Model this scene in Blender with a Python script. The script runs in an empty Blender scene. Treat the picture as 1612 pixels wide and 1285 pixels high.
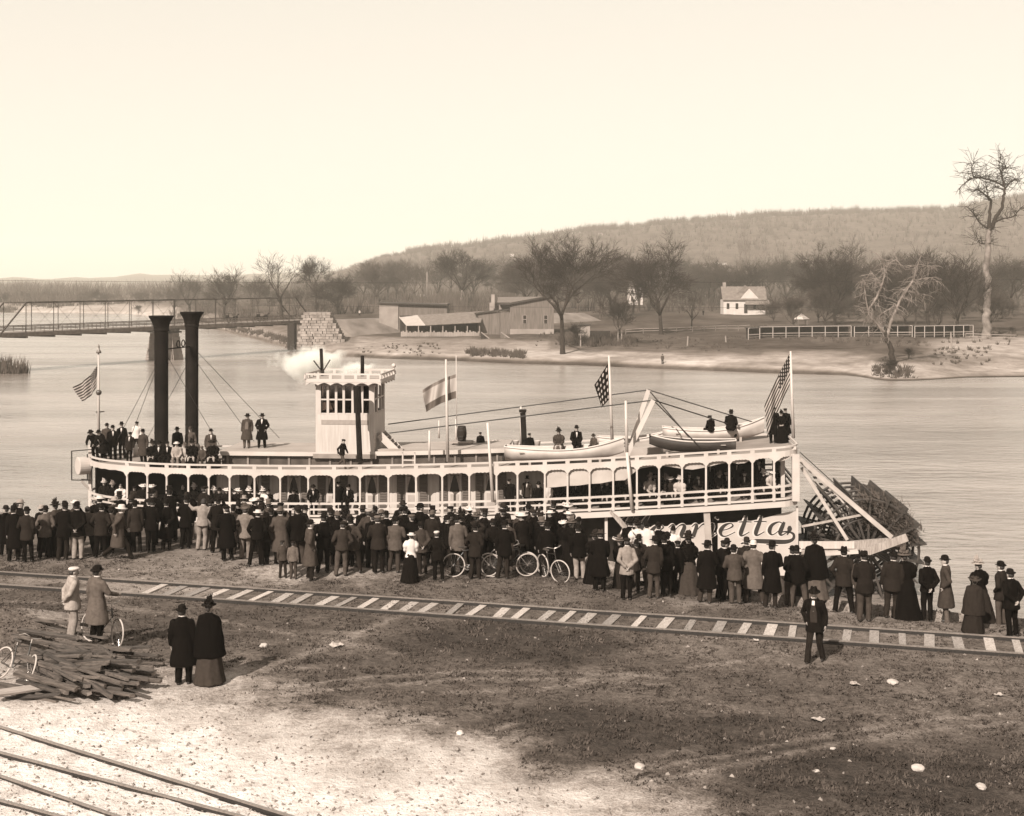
import bpy, bmesh, math, random
from mathutils import Vector, Matrix, noise
R = math.radians
D = bpy.data
scene = bpy.context.scene
COL = scene.collection
random.seed(7)

# ------------------------------------------------------------------ camera, sky, sun, exposure
F = 2200.0                  # focal length in photograph pixels (1612 wide)
CX, HY = 806.0, 446.0       # principal column and horizon row of the photograph
HC = 9.0                    # eye height above the bank
cam_d = D.cameras.new('camera')
cam = D.objects.new('camera', cam_d); COL.objects.link(cam)
cam.location = (0, 0, HC); cam.rotation_euler = (R(90), 0, 0)
cam_d.sensor_width = 36.0
cam_d.lens = 36.0 * F / 1612.0
cam_d.shift_y = -(642.5 - HY) / 1612.0     # falling front of a view camera: verticals stay vertical
cam_d.clip_start = 0.5; cam_d.clip_end = 20000
scene.camera = cam

SUN_EL = R(38); SUN_AZ = R(207)            # azimuth clockwise from +Y: behind the camera, to the left
world = D.worlds.new('World'); scene.world = world; world.use_nodes = True
nt = world.node_tree; nt.nodes.clear()
w_out = nt.nodes.new('ShaderNodeOutputWorld'); w_bg = nt.nodes.new('ShaderNodeBackground')
sky = nt.nodes.new('ShaderNodeTexSky'); sky.sky_type = 'NISHITA'; sky.sun_disc = False
sky.sun_elevation = SUN_EL; sky.sun_rotation = SUN_AZ
sky.air_density = 1.0; sky.dust_density = 2.0; sky.ozone_density = 1.0
bw = nt.nodes.new('ShaderNodeRGBToBW')
tint = nt.nodes.new('ShaderNodeMix'); tint.data_type = 'RGBA'; tint.blend_type = 'MULTIPLY'
tint.inputs[0].default_value = 1.0
tint.inputs[7].default_value = (1.0, 0.93, 0.815, 1)     # the print's warm cream
pw_ = nt.nodes.new('ShaderNodeMath'); pw_.operation = 'POWER'; pw_.inputs[1].default_value = 0.3     # plate response: a flat, pale sky
gn_ = nt.nodes.new('ShaderNodeMath'); gn_.operation = 'MULTIPLY'; gn_.inputs[1].default_value = 2.50
nt.links.new(sky.outputs[0], bw.inputs[0]); nt.links.new(bw.outputs[0], pw_.inputs[0]); nt.links.new(pw_.outputs[0], gn_.inputs[0]); nt.links.new(gn_.outputs[0], tint.inputs[6])
nt.links.new(tint.outputs[2], w_bg.inputs[0]); nt.links.new(w_bg.outputs[0], w_out.inputs[0])
w_bg.inputs[1].default_value = 0.12

sun_d = D.lights.new('sun', 'SUN'); sun_d.energy = 5.0; sun_d.angle = R(0.5); sun_d.color = (1.0, 0.94, 0.85)
sun = D.objects.new('sun', sun_d); COL.objects.link(sun)
sd = Vector((math.sin(SUN_AZ) * math.cos(SUN_EL), math.cos(SUN_AZ) * math.cos(SUN_EL), math.sin(SUN_EL)))
sun.rotation_euler = sd.to_track_quat('Z', 'Y').to_euler(); sun.location = (-30, -40, 60)

vs = scene.view_settings
vs.view_transform = 'Standard'; vs.look = 'None'; vs.gamma = 1.0; vs.use_curve_mapping = False
vs.exposure = 1.0
scene.cycles.max_bounces = 6; scene.cycles.diffuse_bounces = 3; scene.cycles.volume_bounces = 3
scene.cycles.transparent_max_bounces = 8

# ------------------------------------------------------------------ helpers
def lerp(a, b, t): return a + (b - a) * t
def sstep(a, b, x):
    t = max(0.0, min(1.0, (x - a) / (b - a))); return t * t * (3 - 2 * t)
def interp(pts, x):
    if x <= pts[0][0]: return pts[0][1]
    for (x0, y0), (x1, y1) in zip(pts, pts[1:]):
        if x <= x1: return y0 + (y1 - y0) * (x - x0) / (x1 - x0)
    return pts[-1][1]
def ray(px, py, Y): return Vector(((px - CX) / F * Y, Y, HC - (py - HY) / F * Y))
def on_level(px, py, z=0.0):
    Y = (HC - z) * F / (py - HY); return Vector(((px - CX) / F * Y, Y, z))

def tone(v):
    v = v * 0.87
    k = v ** 0.5
    return (v, v * (0.73 + 0.225 * k), v * (0.57 + 0.365 * k), 1.0)

MATS = {}
def mat(name, v, rough=0.85, var=0.25, scale=8.0, bump=0.0, bscale=None, rnd=0.0, spec=0.3, metal=0.0, stretch=None, coord='Object', detail=6.0):
    if name in MATS: return MATS[name]
    m = D.materials.new(name); m.use_nodes = True; n = m.node_tree; L = n.links
    b = n.nodes['Principled BSDF']
    b.inputs['Roughness'].default_value = rough
    b.inputs['Specular IOR Level'].default_value = spec
    b.inputs['Metallic'].default_value = metal
    tc = n.nodes.new('ShaderNodeTexCoord')
    src = tc.outputs[coord]
    if stretch:
        mp = n.nodes.new('ShaderNodeMapping'); mp.inputs['Scale'].default_value = stretch
        L.new(src, mp.inputs[0]); src = mp.outputs[0]
    nz = n.nodes.new('ShaderNodeTexNoise'); nz.inputs['Scale'].default_value = scale; nz.inputs['Detail'].default_value = detail
    L.new(src, nz.inputs['Vector'])
    cr = n.nodes.new('ShaderNodeValToRGB')
    cr.color_ramp.elements[0].position = 0.3; cr.color_ramp.elements[0].color = tone(v * (1 - var))
    cr.color_ramp.elements[1].position = 0.72; cr.color_ramp.elements[1].color = tone(min(0.9, v * (1 + var)))
    L.new(nz.outputs['Fac'], cr.inputs[0])
    col = cr.outputs[0]
    if rnd:
        oi = n.nodes.new('ShaderNodeObjectInfo'); mr = n.nodes.new('ShaderNodeMapRange')
        mr.inputs['To Min'].default_value = 1 - rnd; mr.inputs['To Max'].default_value = 1 + rnd
        L.new(oi.outputs['Random'], mr.inputs['Value'])
        vm = n.nodes.new('ShaderNodeVectorMath'); vm.operation = 'SCALE'
        L.new(col, vm.inputs[0]); L.new(mr.outputs[0], vm.inputs['Scale']); col = vm.outputs[0]
    L.new(col, b.inputs['Base Color'])
    if bump:
        n2 = n.nodes.new('ShaderNodeTexNoise'); n2.inputs['Scale'].default_value = bscale or scale * 3; n2.inputs['Detail'].default_value = 5
        L.new(src, n2.inputs['Vector'])
        bp = n.nodes.new('ShaderNodeBump'); bp.inputs['Strength'].default_value = bump; bp.inputs['Distance'].default_value = 0.02
        L.new(n2.outputs['Fac'], bp.inputs['Height']); L.new(bp.outputs[0], b.inputs['Normal'])
    MATS[name] = m
    return m

class MB:
    def __init__(s): s.v = []; s.f = []
    def add(s, vs, fs):
        o = len(s.v); s.v.extend([tuple(p) for p in vs]); s.f.extend([tuple(i + o for i in f) for f in fs]); return s
    def box(s, c, size, rot=None):
        hx, hy, hz = size[0] / 2, size[1] / 2, size[2] / 2
        P = [Vector((x, y, z)) for z in (-hz, hz) for x, y in ((-hx, -hy), (hx, -hy), (hx, hy), (-hx, hy))]
        if rot is not None:
            M = rot if isinstance(rot, Matrix) else Matrix.Rotation(rot, 3, 'Z')
            P = [M @ p for p in P]
        c = Vector(c)
        return s.add([p + c for p in P], [(3, 2, 1, 0), (4, 5, 6, 7), (0, 1, 5, 4), (1, 2, 6, 5), (2, 3, 7, 6), (3, 0, 4, 7)])
    def span(s, a, b):
        return s.box(((a[0]+b[0])/2, (a[1]+b[1])/2, (a[2]+b[2])/2), (abs(b[0]-a[0]), abs(b[1]-a[1]), abs(b[2]-a[2])))
    def bar(s, p, q, w, h, up=(0, 0, 1)):
        p = Vector(p); q = Vector(q); d = (q - p).normalized(); u = Vector(up)
        if abs(d.dot(u)) > 0.99: u = Vector((0, 1, 0))
        a = d.cross(u).normalized() * (w / 2); b = a.cross(d).normalized() * (h / 2)
        P = [p - a - b, p + a - b, p + a + b, p - a + b, q - a - b, q + a - b, q + a + b, q - a + b]
        return s.add(P, [(0, 1, 2, 3), (7, 6, 5, 4), (0, 4, 5, 1), (1, 5, 6, 2), (2, 6, 7, 3), (3, 7, 4, 0)])
    def tube(s, pts, rad, n=8, caps=True, ref=None):
        pts = [Vector(p) for p in pts]; o = len(s.v); m = len(pts)
        if not isinstance(rad, (list, tuple)): rad = [rad] * m
        a = None
        for i, p in enumerate(pts):
            d = (pts[min(i + 1, m - 1)] - pts[max(i - 1, 0)])
            d = d.normalized() if d.length > 1e-9 else Vector((0, 0, 1))
            if a is None:
                h = Vector((0, 0, 1)) if abs(d.z) < 0.9 else Vector((1, 0, 0))
                a = d.cross(h).normalized()
            else:
                a = (a - d * a.dot(d)); a = a.normalized() if a.length > 1e-6 else d.orthogonal().normalized()
            b = d.cross(a)
            for k in range(n):
                t = 2 * math.pi * k / n
                s.v.append(tuple(p + (a * math.cos(t) + b * math.sin(t)) * rad[i]))
        for i in range(m - 1):
            for k in range(n):
                k2 = (k + 1) % n
                s.f.append((o + i*n + k, o + i*n + k2, o + (i+1)*n + k2, o + (i+1)*n + k))
        if caps:
            s.f.append(tuple(o + k for k in range(n - 1, -1, -1))); s.f.append(tuple(o + (m-1)*n + k for k in range(n)))
        return s
    def loft(s, rings, caps=True):
        """rings: lists of equal length of points"""
        o = len(s.v); n = len(rings[0]); m = len(rings)
        for r in rings: s.v.extend([tuple(p) for p in r])
        for i in range(m - 1):
            for k in range(n):
                k2 = (k + 1) % n
                s.f.append((o + i*n + k, o + i*n + k2, o + (i+1)*n + k2, o + (i+1)*n + k))
        if caps:
            s.f.append(tuple(o + k for k in range(n - 1, -1, -1))); s.f.append(tuple(o + (m-1)*n + k for k in range(n)))
        return s
    def lathe(s, prof, n=16, c=(0, 0, 0), sx=1.0, sy=1.0, caps=True):
        return s.loft([[(c[0] + r * sx * math.cos(2*math.pi*k/n), c[1] + r * sy * math.sin(2*math.pi*k/n), c[2] + z) for k in range(n)] for r, z in prof], caps)
    def ball(s, c, r, n=10, m=6, M=None):
        if not isinstance(r, (tuple, list)): r = (r, r, r)
        rings = []
        for j in range(m + 1):
            ph = -math.pi/2 + math.pi * (j + (0.02 if j == 0 else -0.02 if j == m else 0)) / m
            ring = []
            for k in range(n):
                p = Vector((r[0]*math.cos(ph)*math.cos(2*math.pi*k/n), r[1]*math.cos(ph)*math.sin(2*math.pi*k/n), r[2]*math.sin(ph)))
                if M is not None: p = M @ p
                ring.append(p + Vector(c))
            rings.append(ring)
        return s.loft(rings)
    def cone(s, p0, r0, p1, r1, n=10):
        """tapered capsule"""
        s.ball(p0, r0, n, 6); s.ball(p1, r1, n, 6)
        if (Vector(p1) - Vector(p0)).length > 1e-5: s.tube([p0, p1], [r0, r1], n)
        return s
    def mesh(s, name, smooth=False, fix=True):
        me = D.meshes.new(name); me.from_pydata(s.v, [], s.f)
        if fix and len(s.f) < 60000:
            bm = bmesh.new(); bm.from_mesh(me); bmesh.ops.recalc_face_normals(bm, faces=bm.faces); bm.to_mesh(me); bm.free()
        if smooth: me.polygons.foreach_set('use_smooth', [True] * len(me.polygons))
        me.update(); return me
    def build(s, name, m, parent=None, smooth=False, off=(0, 0, 0), fix=True):
        if any(off): s.v = [(x + off[0], y + off[1], z + off[2]) for x, y, z in s.v]
        me = s.mesh(name, smooth, fix); me.materials.append(m)
        return link(name, me, parent)

def link(name, data, parent=None, loc=None, rz=None):
    o = D.objects.new(name, data); COL.objects.link(o)
    if parent is not None: o.parent = parent
    if loc is not None: o.location = loc
    if rz is not None: o.rotation_euler = (0, 0, rz)
    return o
def tag(o, label=None, cat=None, group=None, kind=None):
    if label: o['label'] = label
    if cat: o['category'] = cat
    if group: o['group'] = group
    if kind: o['kind'] = kind
    return o
def empty(name, loc, rz=0.0, label=None, cat=None, group=None):
    o = link(name, None, None, loc, rz); o.empty_display_size = 0.2
    return tag(o, label, cat, group)
def copy_tree(o, parent=None):
    c = o.copy(); COL.objects.link(c)
    c.parent = parent
    for ch in list(o.children): copy_tree(ch, c)
    return c
def smooth_path(pts, k=6):
    """Catmull-Rom through n-dimensional points"""
    out = []
    n = len(pts)
    for i in range(n - 1):
        p0 = pts[max(i-1, 0)]; p1 = pts[i]; p2 = pts[i+1]; p3 = pts[min(i+2, n-1)]
        for j in range(k):
            t = j / k
            out.append(tuple(0.5 * (2*b + (c - a) * t + (2*a - 5*b + 4*c - d) * t*t + (3*b - a - 3*c + d) * t**3) for a, b, c, d in zip(p0, p1, p2, p3)))
    out.append(tuple(pts[-1])); return out
def fbm(x, y, z=0.0, oct=4):
    return noise.fractal(Vector((x, y, z)), 0.9, 2.1, oct)
# ------------------------------------------------------------------ near bank
TO = Vector((-15.24, 42.2)); TD = Vector((27.66, -7.8)).normalized(); TN = Vector((-TD.y, TD.x))   # railway line and its normal (to the river)
def track_st(x, y):
    p = Vector((x, y)) - TO; return p.dot(TN), p.dot(TD)
EDGE = [(-40, 13.5), (-8, 11.5), (4, 10.8), (14, 9.6), (19, 7.0), (22, 4.8), (26, 3.6), (32, 3.0), (60, 3.0)]
def near_z(x, y):
    s, t = track_st(x, y)
    e = interp(EDGE, t)
    z = 0.05 * fbm(x * 0.25, y * 0.25, 1.3) + 0.025 * fbm(x * 1.1, y * 1.1, 4.0)
    z += (0.030 * fbm(x * 1.9, y * 1.9, 11) + 0.05 * max(0, fbm(x * .7 + 5, y * .7, 13))) * (1 - sstep(31, 35, y)) * (.35 if y < 29.5 and x < 0 else 1)
    if s > -1.3 and s < 1.3: z *= 0.2
    z += 0.22 * math.exp(-(((x + 6.6) / 2.2) ** 2 + ((y - 43.6) / 0.7) ** 2)) * (1 if s > 1.3 else 0.3)     # turf hump behind the boys
    z += 0.55 * math.exp(-(((x + 13.2) / 2.2) ** 2 + ((y - 36.2) / 1.5) ** 2))                              # rise behind the timbers
    if s > e:
        d = s - e
        z -= min(0.62 * d * sstep(0, 1.2, d) + 0.12 * d, 8.0) if d < 14 else 8.0
    elif s > 2.2:
        z -= 0.25 * sstep(2.2, e, s)
    return max(z, -7.0)

BLOBS = [ # photograph column, row, half width, half height, albedo, strength: bare dirt, dark turf, sand (differences of the ground itself)
    (815, 1018, 190, 34, 0.05, .85), (1000, 1150, 330, 46, 0.05, .8), (1420, 1225, 270, 60, 0.05, .85), (760, 1155, 70, 22, 0.05, .6),
    (1150, 1085, 260, 30, 0.11, .5), (1480, 1085, 160, 40, 0.13, .5), (600, 1060, 220, 40, 0.11, .6), (330, 985, 150, 30, 0.09, .6),
    (60, 945, 90, 16, 0.10, .6), (520, 975, 200, 16, 0.10, .5), (1250, 1010, 130, 16, 0.14, .5),
    (320, 885, 140, 18, 0.26, .6), (520, 903, 110, 12, 0.34, .6), (160, 880, 130, 10, 0.16, .6), (260, 925, 130, 14, 0.30, .6), (90, 914, 90, 8, .26, .6),
    (620, 935, 200, 16, 0.13, .5), (760, 925, 220, 12, 0.12, .5), (1120, 948, 90, 10, 0.3, .4), (1330, 965, 90, 12, 0.26, .5), (1500, 990, 120, 10, .2, .5),
    (80, 985, 60, 14, .36, .5), (370, 1070, 80, 18, .24, .5), (790, 1147, 24, 7, .3, .5), (830, 1180, 60, 8, .12, .5),
]
WB = []
for (px, py, rx, ry, v, st) in BLOBS:
    c = on_level(px, py); WB.append((c.x, c.y, rx * c.y / F, ry * c.y * c.y / (F * HC), (v * .62 if v < .12 else v * .85), st))
RUTS = [[on_level(*p) for p in q] for q in (((430, 1085), (640, 1062), (840, 1056), (1040, 1066)), ((440, 1098), (650, 1074), (850, 1068), (1050, 1080)), ((700, 1090), (900, 1078), (1090, 1050), (1240, 1032)),
    ((20, 945), (240, 962), (470, 1000), (640, 1030)), ((900, 1232), (1100, 1200), (1330, 1150), (1600, 1120)), ((930, 1246), (1120, 1214), (1350, 1164), (1600, 1136)), ((250, 1090), (420, 1050), (560, 1000), (640, 965)))]
RUTS = [[Vector(p[:2]) for p in smooth_path([tuple(v) for v in q], 8)] for q in RUTS]
def rut(x, y):
    k = 0.0; p = Vector((x, y))
    for q in RUTS:
        if not (min(v.x for v in q) - 1 < x < max(v.x for v in q) + 1 and min(v.y for v in q) - 1 < y < max(v.y for v in q) + 1): continue
        for a, b in zip(q, q[1:]):
            d = b - a; t = max(0, min(1, (p - a).dot(d) / d.length_squared)); e = (p - a - d * t).length
            k = max(k, 1 - e / .22)
    return k
def ground_tone(x, y):
    wx = x + 1.3 * fbm(x * .4, y * .4, 9) ; wy = y + 1.7 * fbm(x * .45, y * .45, 21)
    v = 0.105 + 0.045 * fbm(x * .5, y * .3, 3)
    for cx, cy, rx, ry, bv, st in WB:
        q = ((wx - cx) / rx) ** 2 + ((wy - cy) / ry) ** 2
        if q < 2.2: v = lerp(v, bv, st * (1 - sstep(0.35, 2.0, q)))
    rk = rut(x, y)
    if rk > 0: v = lerp(v, .20 + .05 * fbm(x * 2, y * 2, 5), .6 * rk)
    s, t = track_st(x, y)
    d = max(wy + 0.645 * wx - 26.7, wy - 31.9)                     # the pale sandy yard
    sand = (1 - sstep(-4.6, 2.2, d + .28 * max(0, x + 1) + 1.1 * fbm(x * 1.2, y * 1.2, 33))) ** .9
    v = lerp(v, 0.60 + 0.06 * fbm(x * .8, y * .8, 7) - .22 * max(0, fbm(x * 2.2, y * 2.2, 41)), sand)
    e = interp(EDGE, t)
    if s > e - 1: v = lerp(v, 0.30, sstep(e - 1, e + 1.5, s))       # raw earth of the river bank
    return max(0.03, min(0.72, v))

def axis(segs):
    out = []
    for a, b, st in segs:
        n = max(1, int(round((b - a) / st)))
        out += [a + (b - a) * i / n for i in range(n)]
    out.append(segs[-1][1]); return out
gx = axis([(-400, -60, 40), (-60, -20, 1.6), (-20, 18, 0.17), (18, 60, 1.6), (60, 400, 40)])
gy = axis([(-120, 0, 30), (0, 22, 2), (22, 50, 0.17), (50, 70, 1.0)])
gv = []; gt = []
for y in gy:
    for x in gx:
        gv.append((x, y, near_z(x, y))); gt.append(ground_tone(x, y) if -40 < x < 40 and y > 10 else (0.4 if y < 24 else .15))
W_ = len(gx)
gf = [(j * W_ + i, j * W_ + i + 1, (j + 1) * W_ + i + 1, (j + 1) * W_ + i) for j in range(len(gy) - 1) for i in range(W_ - 1)]
gme = D.meshes.new('ground'); gme.from_pydata(gv, [], gf)
at = gme.attributes.new('ground_tone', 'FLOAT', 'POINT'); at.data.foreach_set('value', gt)
gme.polygons.foreach_set('use_smooth', [True] * len(gf))
gm = D.materials.new('turf_and_sand'); gm.use_nodes = True
n = gm.node_tree; L = n.links; bs = n.nodes['Principled BSDF']; bs.inputs['Roughness'].default_value = 0.95; bs.inputs['Specular IOR Level'].default_value = 0.1
an = n.nodes.new('ShaderNodeAttribute'); an.attribute_name = 'ground_tone'
tc = n.nodes.new('ShaderNodeTexCoord')
def nnoise(scale, detail=8, rough=0.6):
    z = n.nodes.new('ShaderNodeTexNoise'); z.inputs['Scale'].default_value = scale; z.inputs['Detail'].default_value = detail; z.inputs['Roughness'].default_value = rough
    L.new(tc.outputs['Object'], z.inputs['Vector']); return z
def nmath(op, a, b):
    z = n.nodes.new('ShaderNodeMath'); z.operation = op
    for i, q in enumerate((a, b)):
        if isinstance(q, (int, float)): z.inputs[i].default_value = q
        else: L.new(q, z.inputs[i])
    return z.outputs[0]
n1 = nnoise(1.3); n2 = nnoise(6.5); n3 = nnoise(26.0, 4)
k = nmath('ADD', nmath('MULTIPLY', n1.outputs['Fac'], 0.7), nmath('ADD', nmath('MULTIPLY', n2.outputs['Fac'], 1.0), nmath('MULTIPLY', n3.outputs['Fac'], 0.8)))
mr = n.nodes.new('ShaderNodeMapRange'); L.new(k, mr.inputs['Value'])
mr.inputs['From Min'].default_value = 0.85; mr.inputs['From Max'].default_value = 1.65; mr.inputs['To Min'].default_value = 0.15; mr.inputs['To Max'].default_value = 1.9
vv = nmath('MULTIPLY', an.outputs['Fac'], mr.outputs[0])
# bright ground stays bright: less swing where the sand is
vs2 = nmath('ADD', nmath('MULTIPLY', an.outputs['Fac'], 0.80), nmath('MULTIPLY', vv, 0.20))
mixf = n.nodes.new('ShaderNodeMapRange'); L.new(an.outputs['Fac'], mixf.inputs['Value']); mixf.inputs['From Min'].default_value = 0.2; mixf.inputs['From Max'].default_value = 0.45
mx = n.nodes.new('ShaderNodeMix'); L.new(mixf.outputs[0], mx.inputs[0]); L.new(vv, mx.inputs[2]); L.new(vs2, mx.inputs[3])
cr = n.nodes.new('ShaderNodeValToRGB'); els = cr.color_ramp.elements
els[0].position = 0.0; els[0].color = tone(0.0)
els[1].position = 0.8; els[1].color = tone(0.8)
for p in (0.05, 0.12, 0.25, 0.45): e = els.new(p); e.color = tone(p)
L.new(mx.outputs[0], cr.inputs[0]); L.new(cr.outputs[0], bs.inputs['Base Color'])
bp = n.nodes.new('ShaderNodeBump'); bp.inputs['Strength'].default_value = 0.8; bp.inputs['Distance'].default_value = 0.09
L.new(nmath('ADD', nmath('ADD', n2.outputs['Fac'], nmath('MULTIPLY', n1.outputs['Fac'], 1.2)), nmath('MULTIPLY', n3.outputs['Fac'], 0.22)), bp.inputs['Height']); L.new(bp.outputs[0], bs.inputs['Normal'])
gme.materials.append(gm)
tag(link('ground', gme), kind='structure')

# dry turf: many short blades in tufts
rng = random.Random(3)
tb = MB(); n_t = 0
while n_t < 26000:
    x = rng.uniform(-17, 17); y = 22.5 + 24 * rng.random() ** 1.3
    if abs(x) > 0.375 * y + .3: continue
    tv = ground_tone(x, y)
    s, t = track_st(x, y)
    if abs(s) < 0.75 and rng.random() < .6: continue
    if tv > 0.22 and rng.random() < 0.985: continue
    if tv > 0.14 and rng.random() < 0.6: continue
    if fbm(x * 1.4, y * 1.4, 17) < -0.15: continue
    z = near_z(x, y) - 0.01; n_t += 1
    for b in range(3):
        a = rng.uniform(0, 6.28); h = rng.uniform(0.02, 0.07) * (1.2 if tv < .06 else 1); w = rng.uniform(.012, .028); l = rng.uniform(.02, .09)
        bx = x + rng.uniform(-.05, .05); by = y + rng.uniform(-.05, .05)
        ca, sa = math.cos(a), math.sin(a)
        o = len(tb.v)
        tb.v += [(bx - sa * w, by + ca * w, z), (bx + sa * w, by - ca * w, z), (bx + ca * l, by + sa * l, z + h)]
        tb.f.append((o, o + 1, o + 2))
turf_mat = mat('dry_grass', 0.06, 0.95, 0.7, 0.8, spec=.05)
tag(tb.build('dry_grass', turf_mat, fix=False), kind='stuff')
# clods and pebbles of the sandy yard
cb = MB()
def clod(mb, x, y, z, r, g):
    o = len(mb.v)
    rz = g.uniform(0, 6.28)
    P = []
    for dx, dy, dz in ((1, 0, 0), (-.5, .87, 0), (-.5, -.87, 0), (.3, .1, .8), (-.3, -.2, .55)):
        q = r * g.uniform(.6, 1.25)
        P.append((x + q * (dx * math.cos(rz) - dy * math.sin(rz)), y + q * (dx * math.sin(rz) + dy * math.cos(rz)), z + q * dz - r * .15))
    mb.v += P; mb.f += [(o, o+1, o+3), (o+1, o+4, o+3), (o+1, o+2, o+4), (o+2, o, o+3), (o+2, o+3, o+4)]
cnt = 0
while cnt < 5200:
    x = rng.uniform(-13, 14); y = 22.8 + 22 * rng.random() ** 1.6
    if abs(x) > 0.375 * y + .3: continue
    tv = ground_tone(x, y)
    if tv < 0.22 and rng.random() < 0.95: continue
    clod(cb, x, y, near_z(x, y), rng.choice((.012, .018, .02, .03, .03, .045, .06)) , rng); cnt += 1
tag(cb.build('pebbles', mat('clod', 0.20, 0.95, 0.5, 3.0), fix=False), kind='stuff')

# ------------------------------------------------------------------ river
wme = MB()
wme.add([(-3000, 40, -6), (3000, 40, -6), (3000, 6000, -6), (-3000, 6000, -6)], [(0, 1, 2, 3)])
wm = D.materials.new('river_water'); wm.use_nodes = True
n = wm.node_tree; L = n.links; bs = n.nodes['Principled BSDF']
bs.inputs['Roughness'].default_value = 0.12; bs.inputs['IOR'].default_value = 1.5
tc = n.nodes.new('ShaderNodeTexCoord')
def wnoise(sx, sy, scale, det):
    mp = n.nodes.new('ShaderNodeMapping'); mp.inputs['Scale'].default_value = (sx, sy, 1); L.new(tc.outputs['Object'], mp.inputs[0])
    z = n.nodes.new('ShaderNodeTexNoise'); z.inputs['Scale'].default_value = scale; z.inputs['Detail'].default_value = det; L.new(mp.outputs[0], z.inputs['Vector']); return z.outputs['Fac']
h = nmath('ADD', nmath('MULTIPLY', wnoise(0.5, 1.0, 1.0, 6), 0.95), nmath('MULTIPLY', wnoise(0.3, 0.7, 0.3, 3), 0.8))
bp = n.nodes.new('ShaderNodeBump'); bp.inputs['Strength'].default_value = 0.5; bp.inputs['Distance'].default_value = 0.4
L.new(h, bp.inputs['Height']); L.new(bp.outputs[0], bs.inputs['Normal'])
# patches of rougher, wind-ruffled water and of smoother eddies
wcr = n.nodes.new('ShaderNodeValToRGB'); wcr.color_ramp.elements[0].position = .38; wcr.color_ramp.elements[0].color = tone(.17); wcr.color_ramp.elements[1].position = .64; wcr.color_ramp.elements[1].color = tone(.30)
L.new(nmath('ADD', nmath('MULTIPLY', wnoise(.16, 1.0, .09, 5), .7), nmath('MULTIPLY', wnoise(.3, 1.0, .6, 4), .3)), wcr.inputs[0]); L.new(wcr.outputs[0], bs.inputs['Base Color'])   # streaks of silt colour, also standing in for bands of reflection
rp = n.nodes.new('ShaderNodeMapRange'); L.new(wnoise(0.25, 1.0, 0.05, 4), rp.inputs['Value'])
rp.inputs['From Min'].default_value = .35; rp.inputs['From Max'].default_value = .65; rp.inputs['To Min'].default_value = 0.08; rp.inputs['To Max'].default_value = 0.3
L.new(rp.outputs[0], bs.inputs['Roughness'])
tag(wme.build('river', wm), kind='structure')

# ------------------------------------------------------------------ far bank
SH = [(-900, 492), (60, 492), (200, 494), (290, 503), (330, 516), (400, 533), (450, 546), (517, 559), (608, 565), (713, 568), (820, 573),
      (904, 575), (1021, 580), (1220, 588), (1331, 591), (1357, 594), (1380, 598), (1400, 600), (1440, 599.5), (1471, 598), (1520, 595), (1599, 594), (2400, 590)]
def shore_Y(px): return (HC + 6) * F / (interp(SH, px) - HY)
PROF = [(-60, -8), (-3, -6.6), (0, -6.02), (0.8, -5.6), (2.0, -5.05), (6, -4.7), (14, -4.2), (30, -3.3), (60, -2.3), (120, -1.1), (200, -0.3), (320, 0.4), (500, 1.0), (5200, 4)]
PROF_W = [(-60, -8), (-3, -6.6), (0, -6.02), (1.2, -5.85), (3.0, -5.6), (8, -5.1), (14, -4.4), (30, -3.3), (60, -2.3), (120, -1.1), (200, -0.3), (320, 0.4), (500, 1.0), (5200, 4)]
RIDGE = [(-900, 2), (440, 2), (520, 14), (560, 27), (600, 36), (700, 47), (830, 56), (930, 66), (1000, 70), (1100, 76), (1200, 82), (1300, 85), (1400, 86), (1500, 90), (1560, 97), (1620, 103), (2600, 120)]
def far_z(x, y):
    px = CX + x / y * F
    d = y - shore_Y(px)
    w = sstep(1240, 1420, px)
    z = lerp(interp(PROF, d), interp(PROF_W, d), w)
    if d > 1: z += 0.22 * fbm(x * .12, y * .12, 5) * min(1, d / 10)
    if y > 620:
        hh = interp(RIDGE, px) * (1.0 + 0.03 * fbm(px * .012, y * .0016, 2))
        z += hh * sstep(650, 1600, y) + (2.5 * fbm(x * .012, y * .012, 8) if hh > 6 else 0) * sstep(700, 1000, y)
    return z
def far_at(px, py):
    a = (px - CX) / F; y = shore_Y(px) + 0.3
    while y < 3000:
        if HY + (HC - far_z(a * y, y)) * F / y <= py: break
        y += 0.4
    return Vector((a * y, y, far_z(a * y, y)))
dl = [-60, -12, -3, 0, .8, 2, 4, 6, 9, 14, 20, 26, 32, 40, 50, 60, 75, 90, 105, 120, 140, 160, 185, 210, 240, 270, 300, 340]
pxs = [-700 + 8 * i for i in range(int(3000 / 8) + 1)]
fv = []; fsd = []
rows = len(dl) + 26
for j in range(rows):
    for px in pxs:
        ys = shore_Y(px)
        y = ys + dl[j] if j < len(dl) else lerp(ys + 340, 5200, ((j - len(dl) + 1) / 26) ** 1.8)
        a = (px - CX) / F
        fv.append((a * y, y, far_z(a * y, y)))
        # bare silt near the water, pale sand bar, grass above: surface kinds of the bank
        d = y - ys; v = 0.08
        v = lerp(0.05, 0.25, sstep(0.5, 2.2, d)) if d < 2.2 else lerp(0.25, 0.075, sstep(10, 34, d))
        q = fbm(a * y * .05, y * .12, 31)
        v *= 1 + 0.5 * q
        if 560 < px < 900 and 2 < d < 40: v = lerp(v, .27, .6)
        if 860 < px < 1200 and 18 < d < 70: v = lerp(v, .07, .6)
        if px > 1440 and 22 < d < 70: v = lerp(v, .34, .7 * sstep(1430, 1500, px))
        if px < 560 and d < 60: v = lerp(v, .18, .5)
        if px < 280: v = lerp(.3, .11, sstep(2, 120, d))
        if y > 800: v = lerp(v, .108, sstep(800, 1000, y))
        fsd.append(max(.03, v))
fw = len(pxs)
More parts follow.
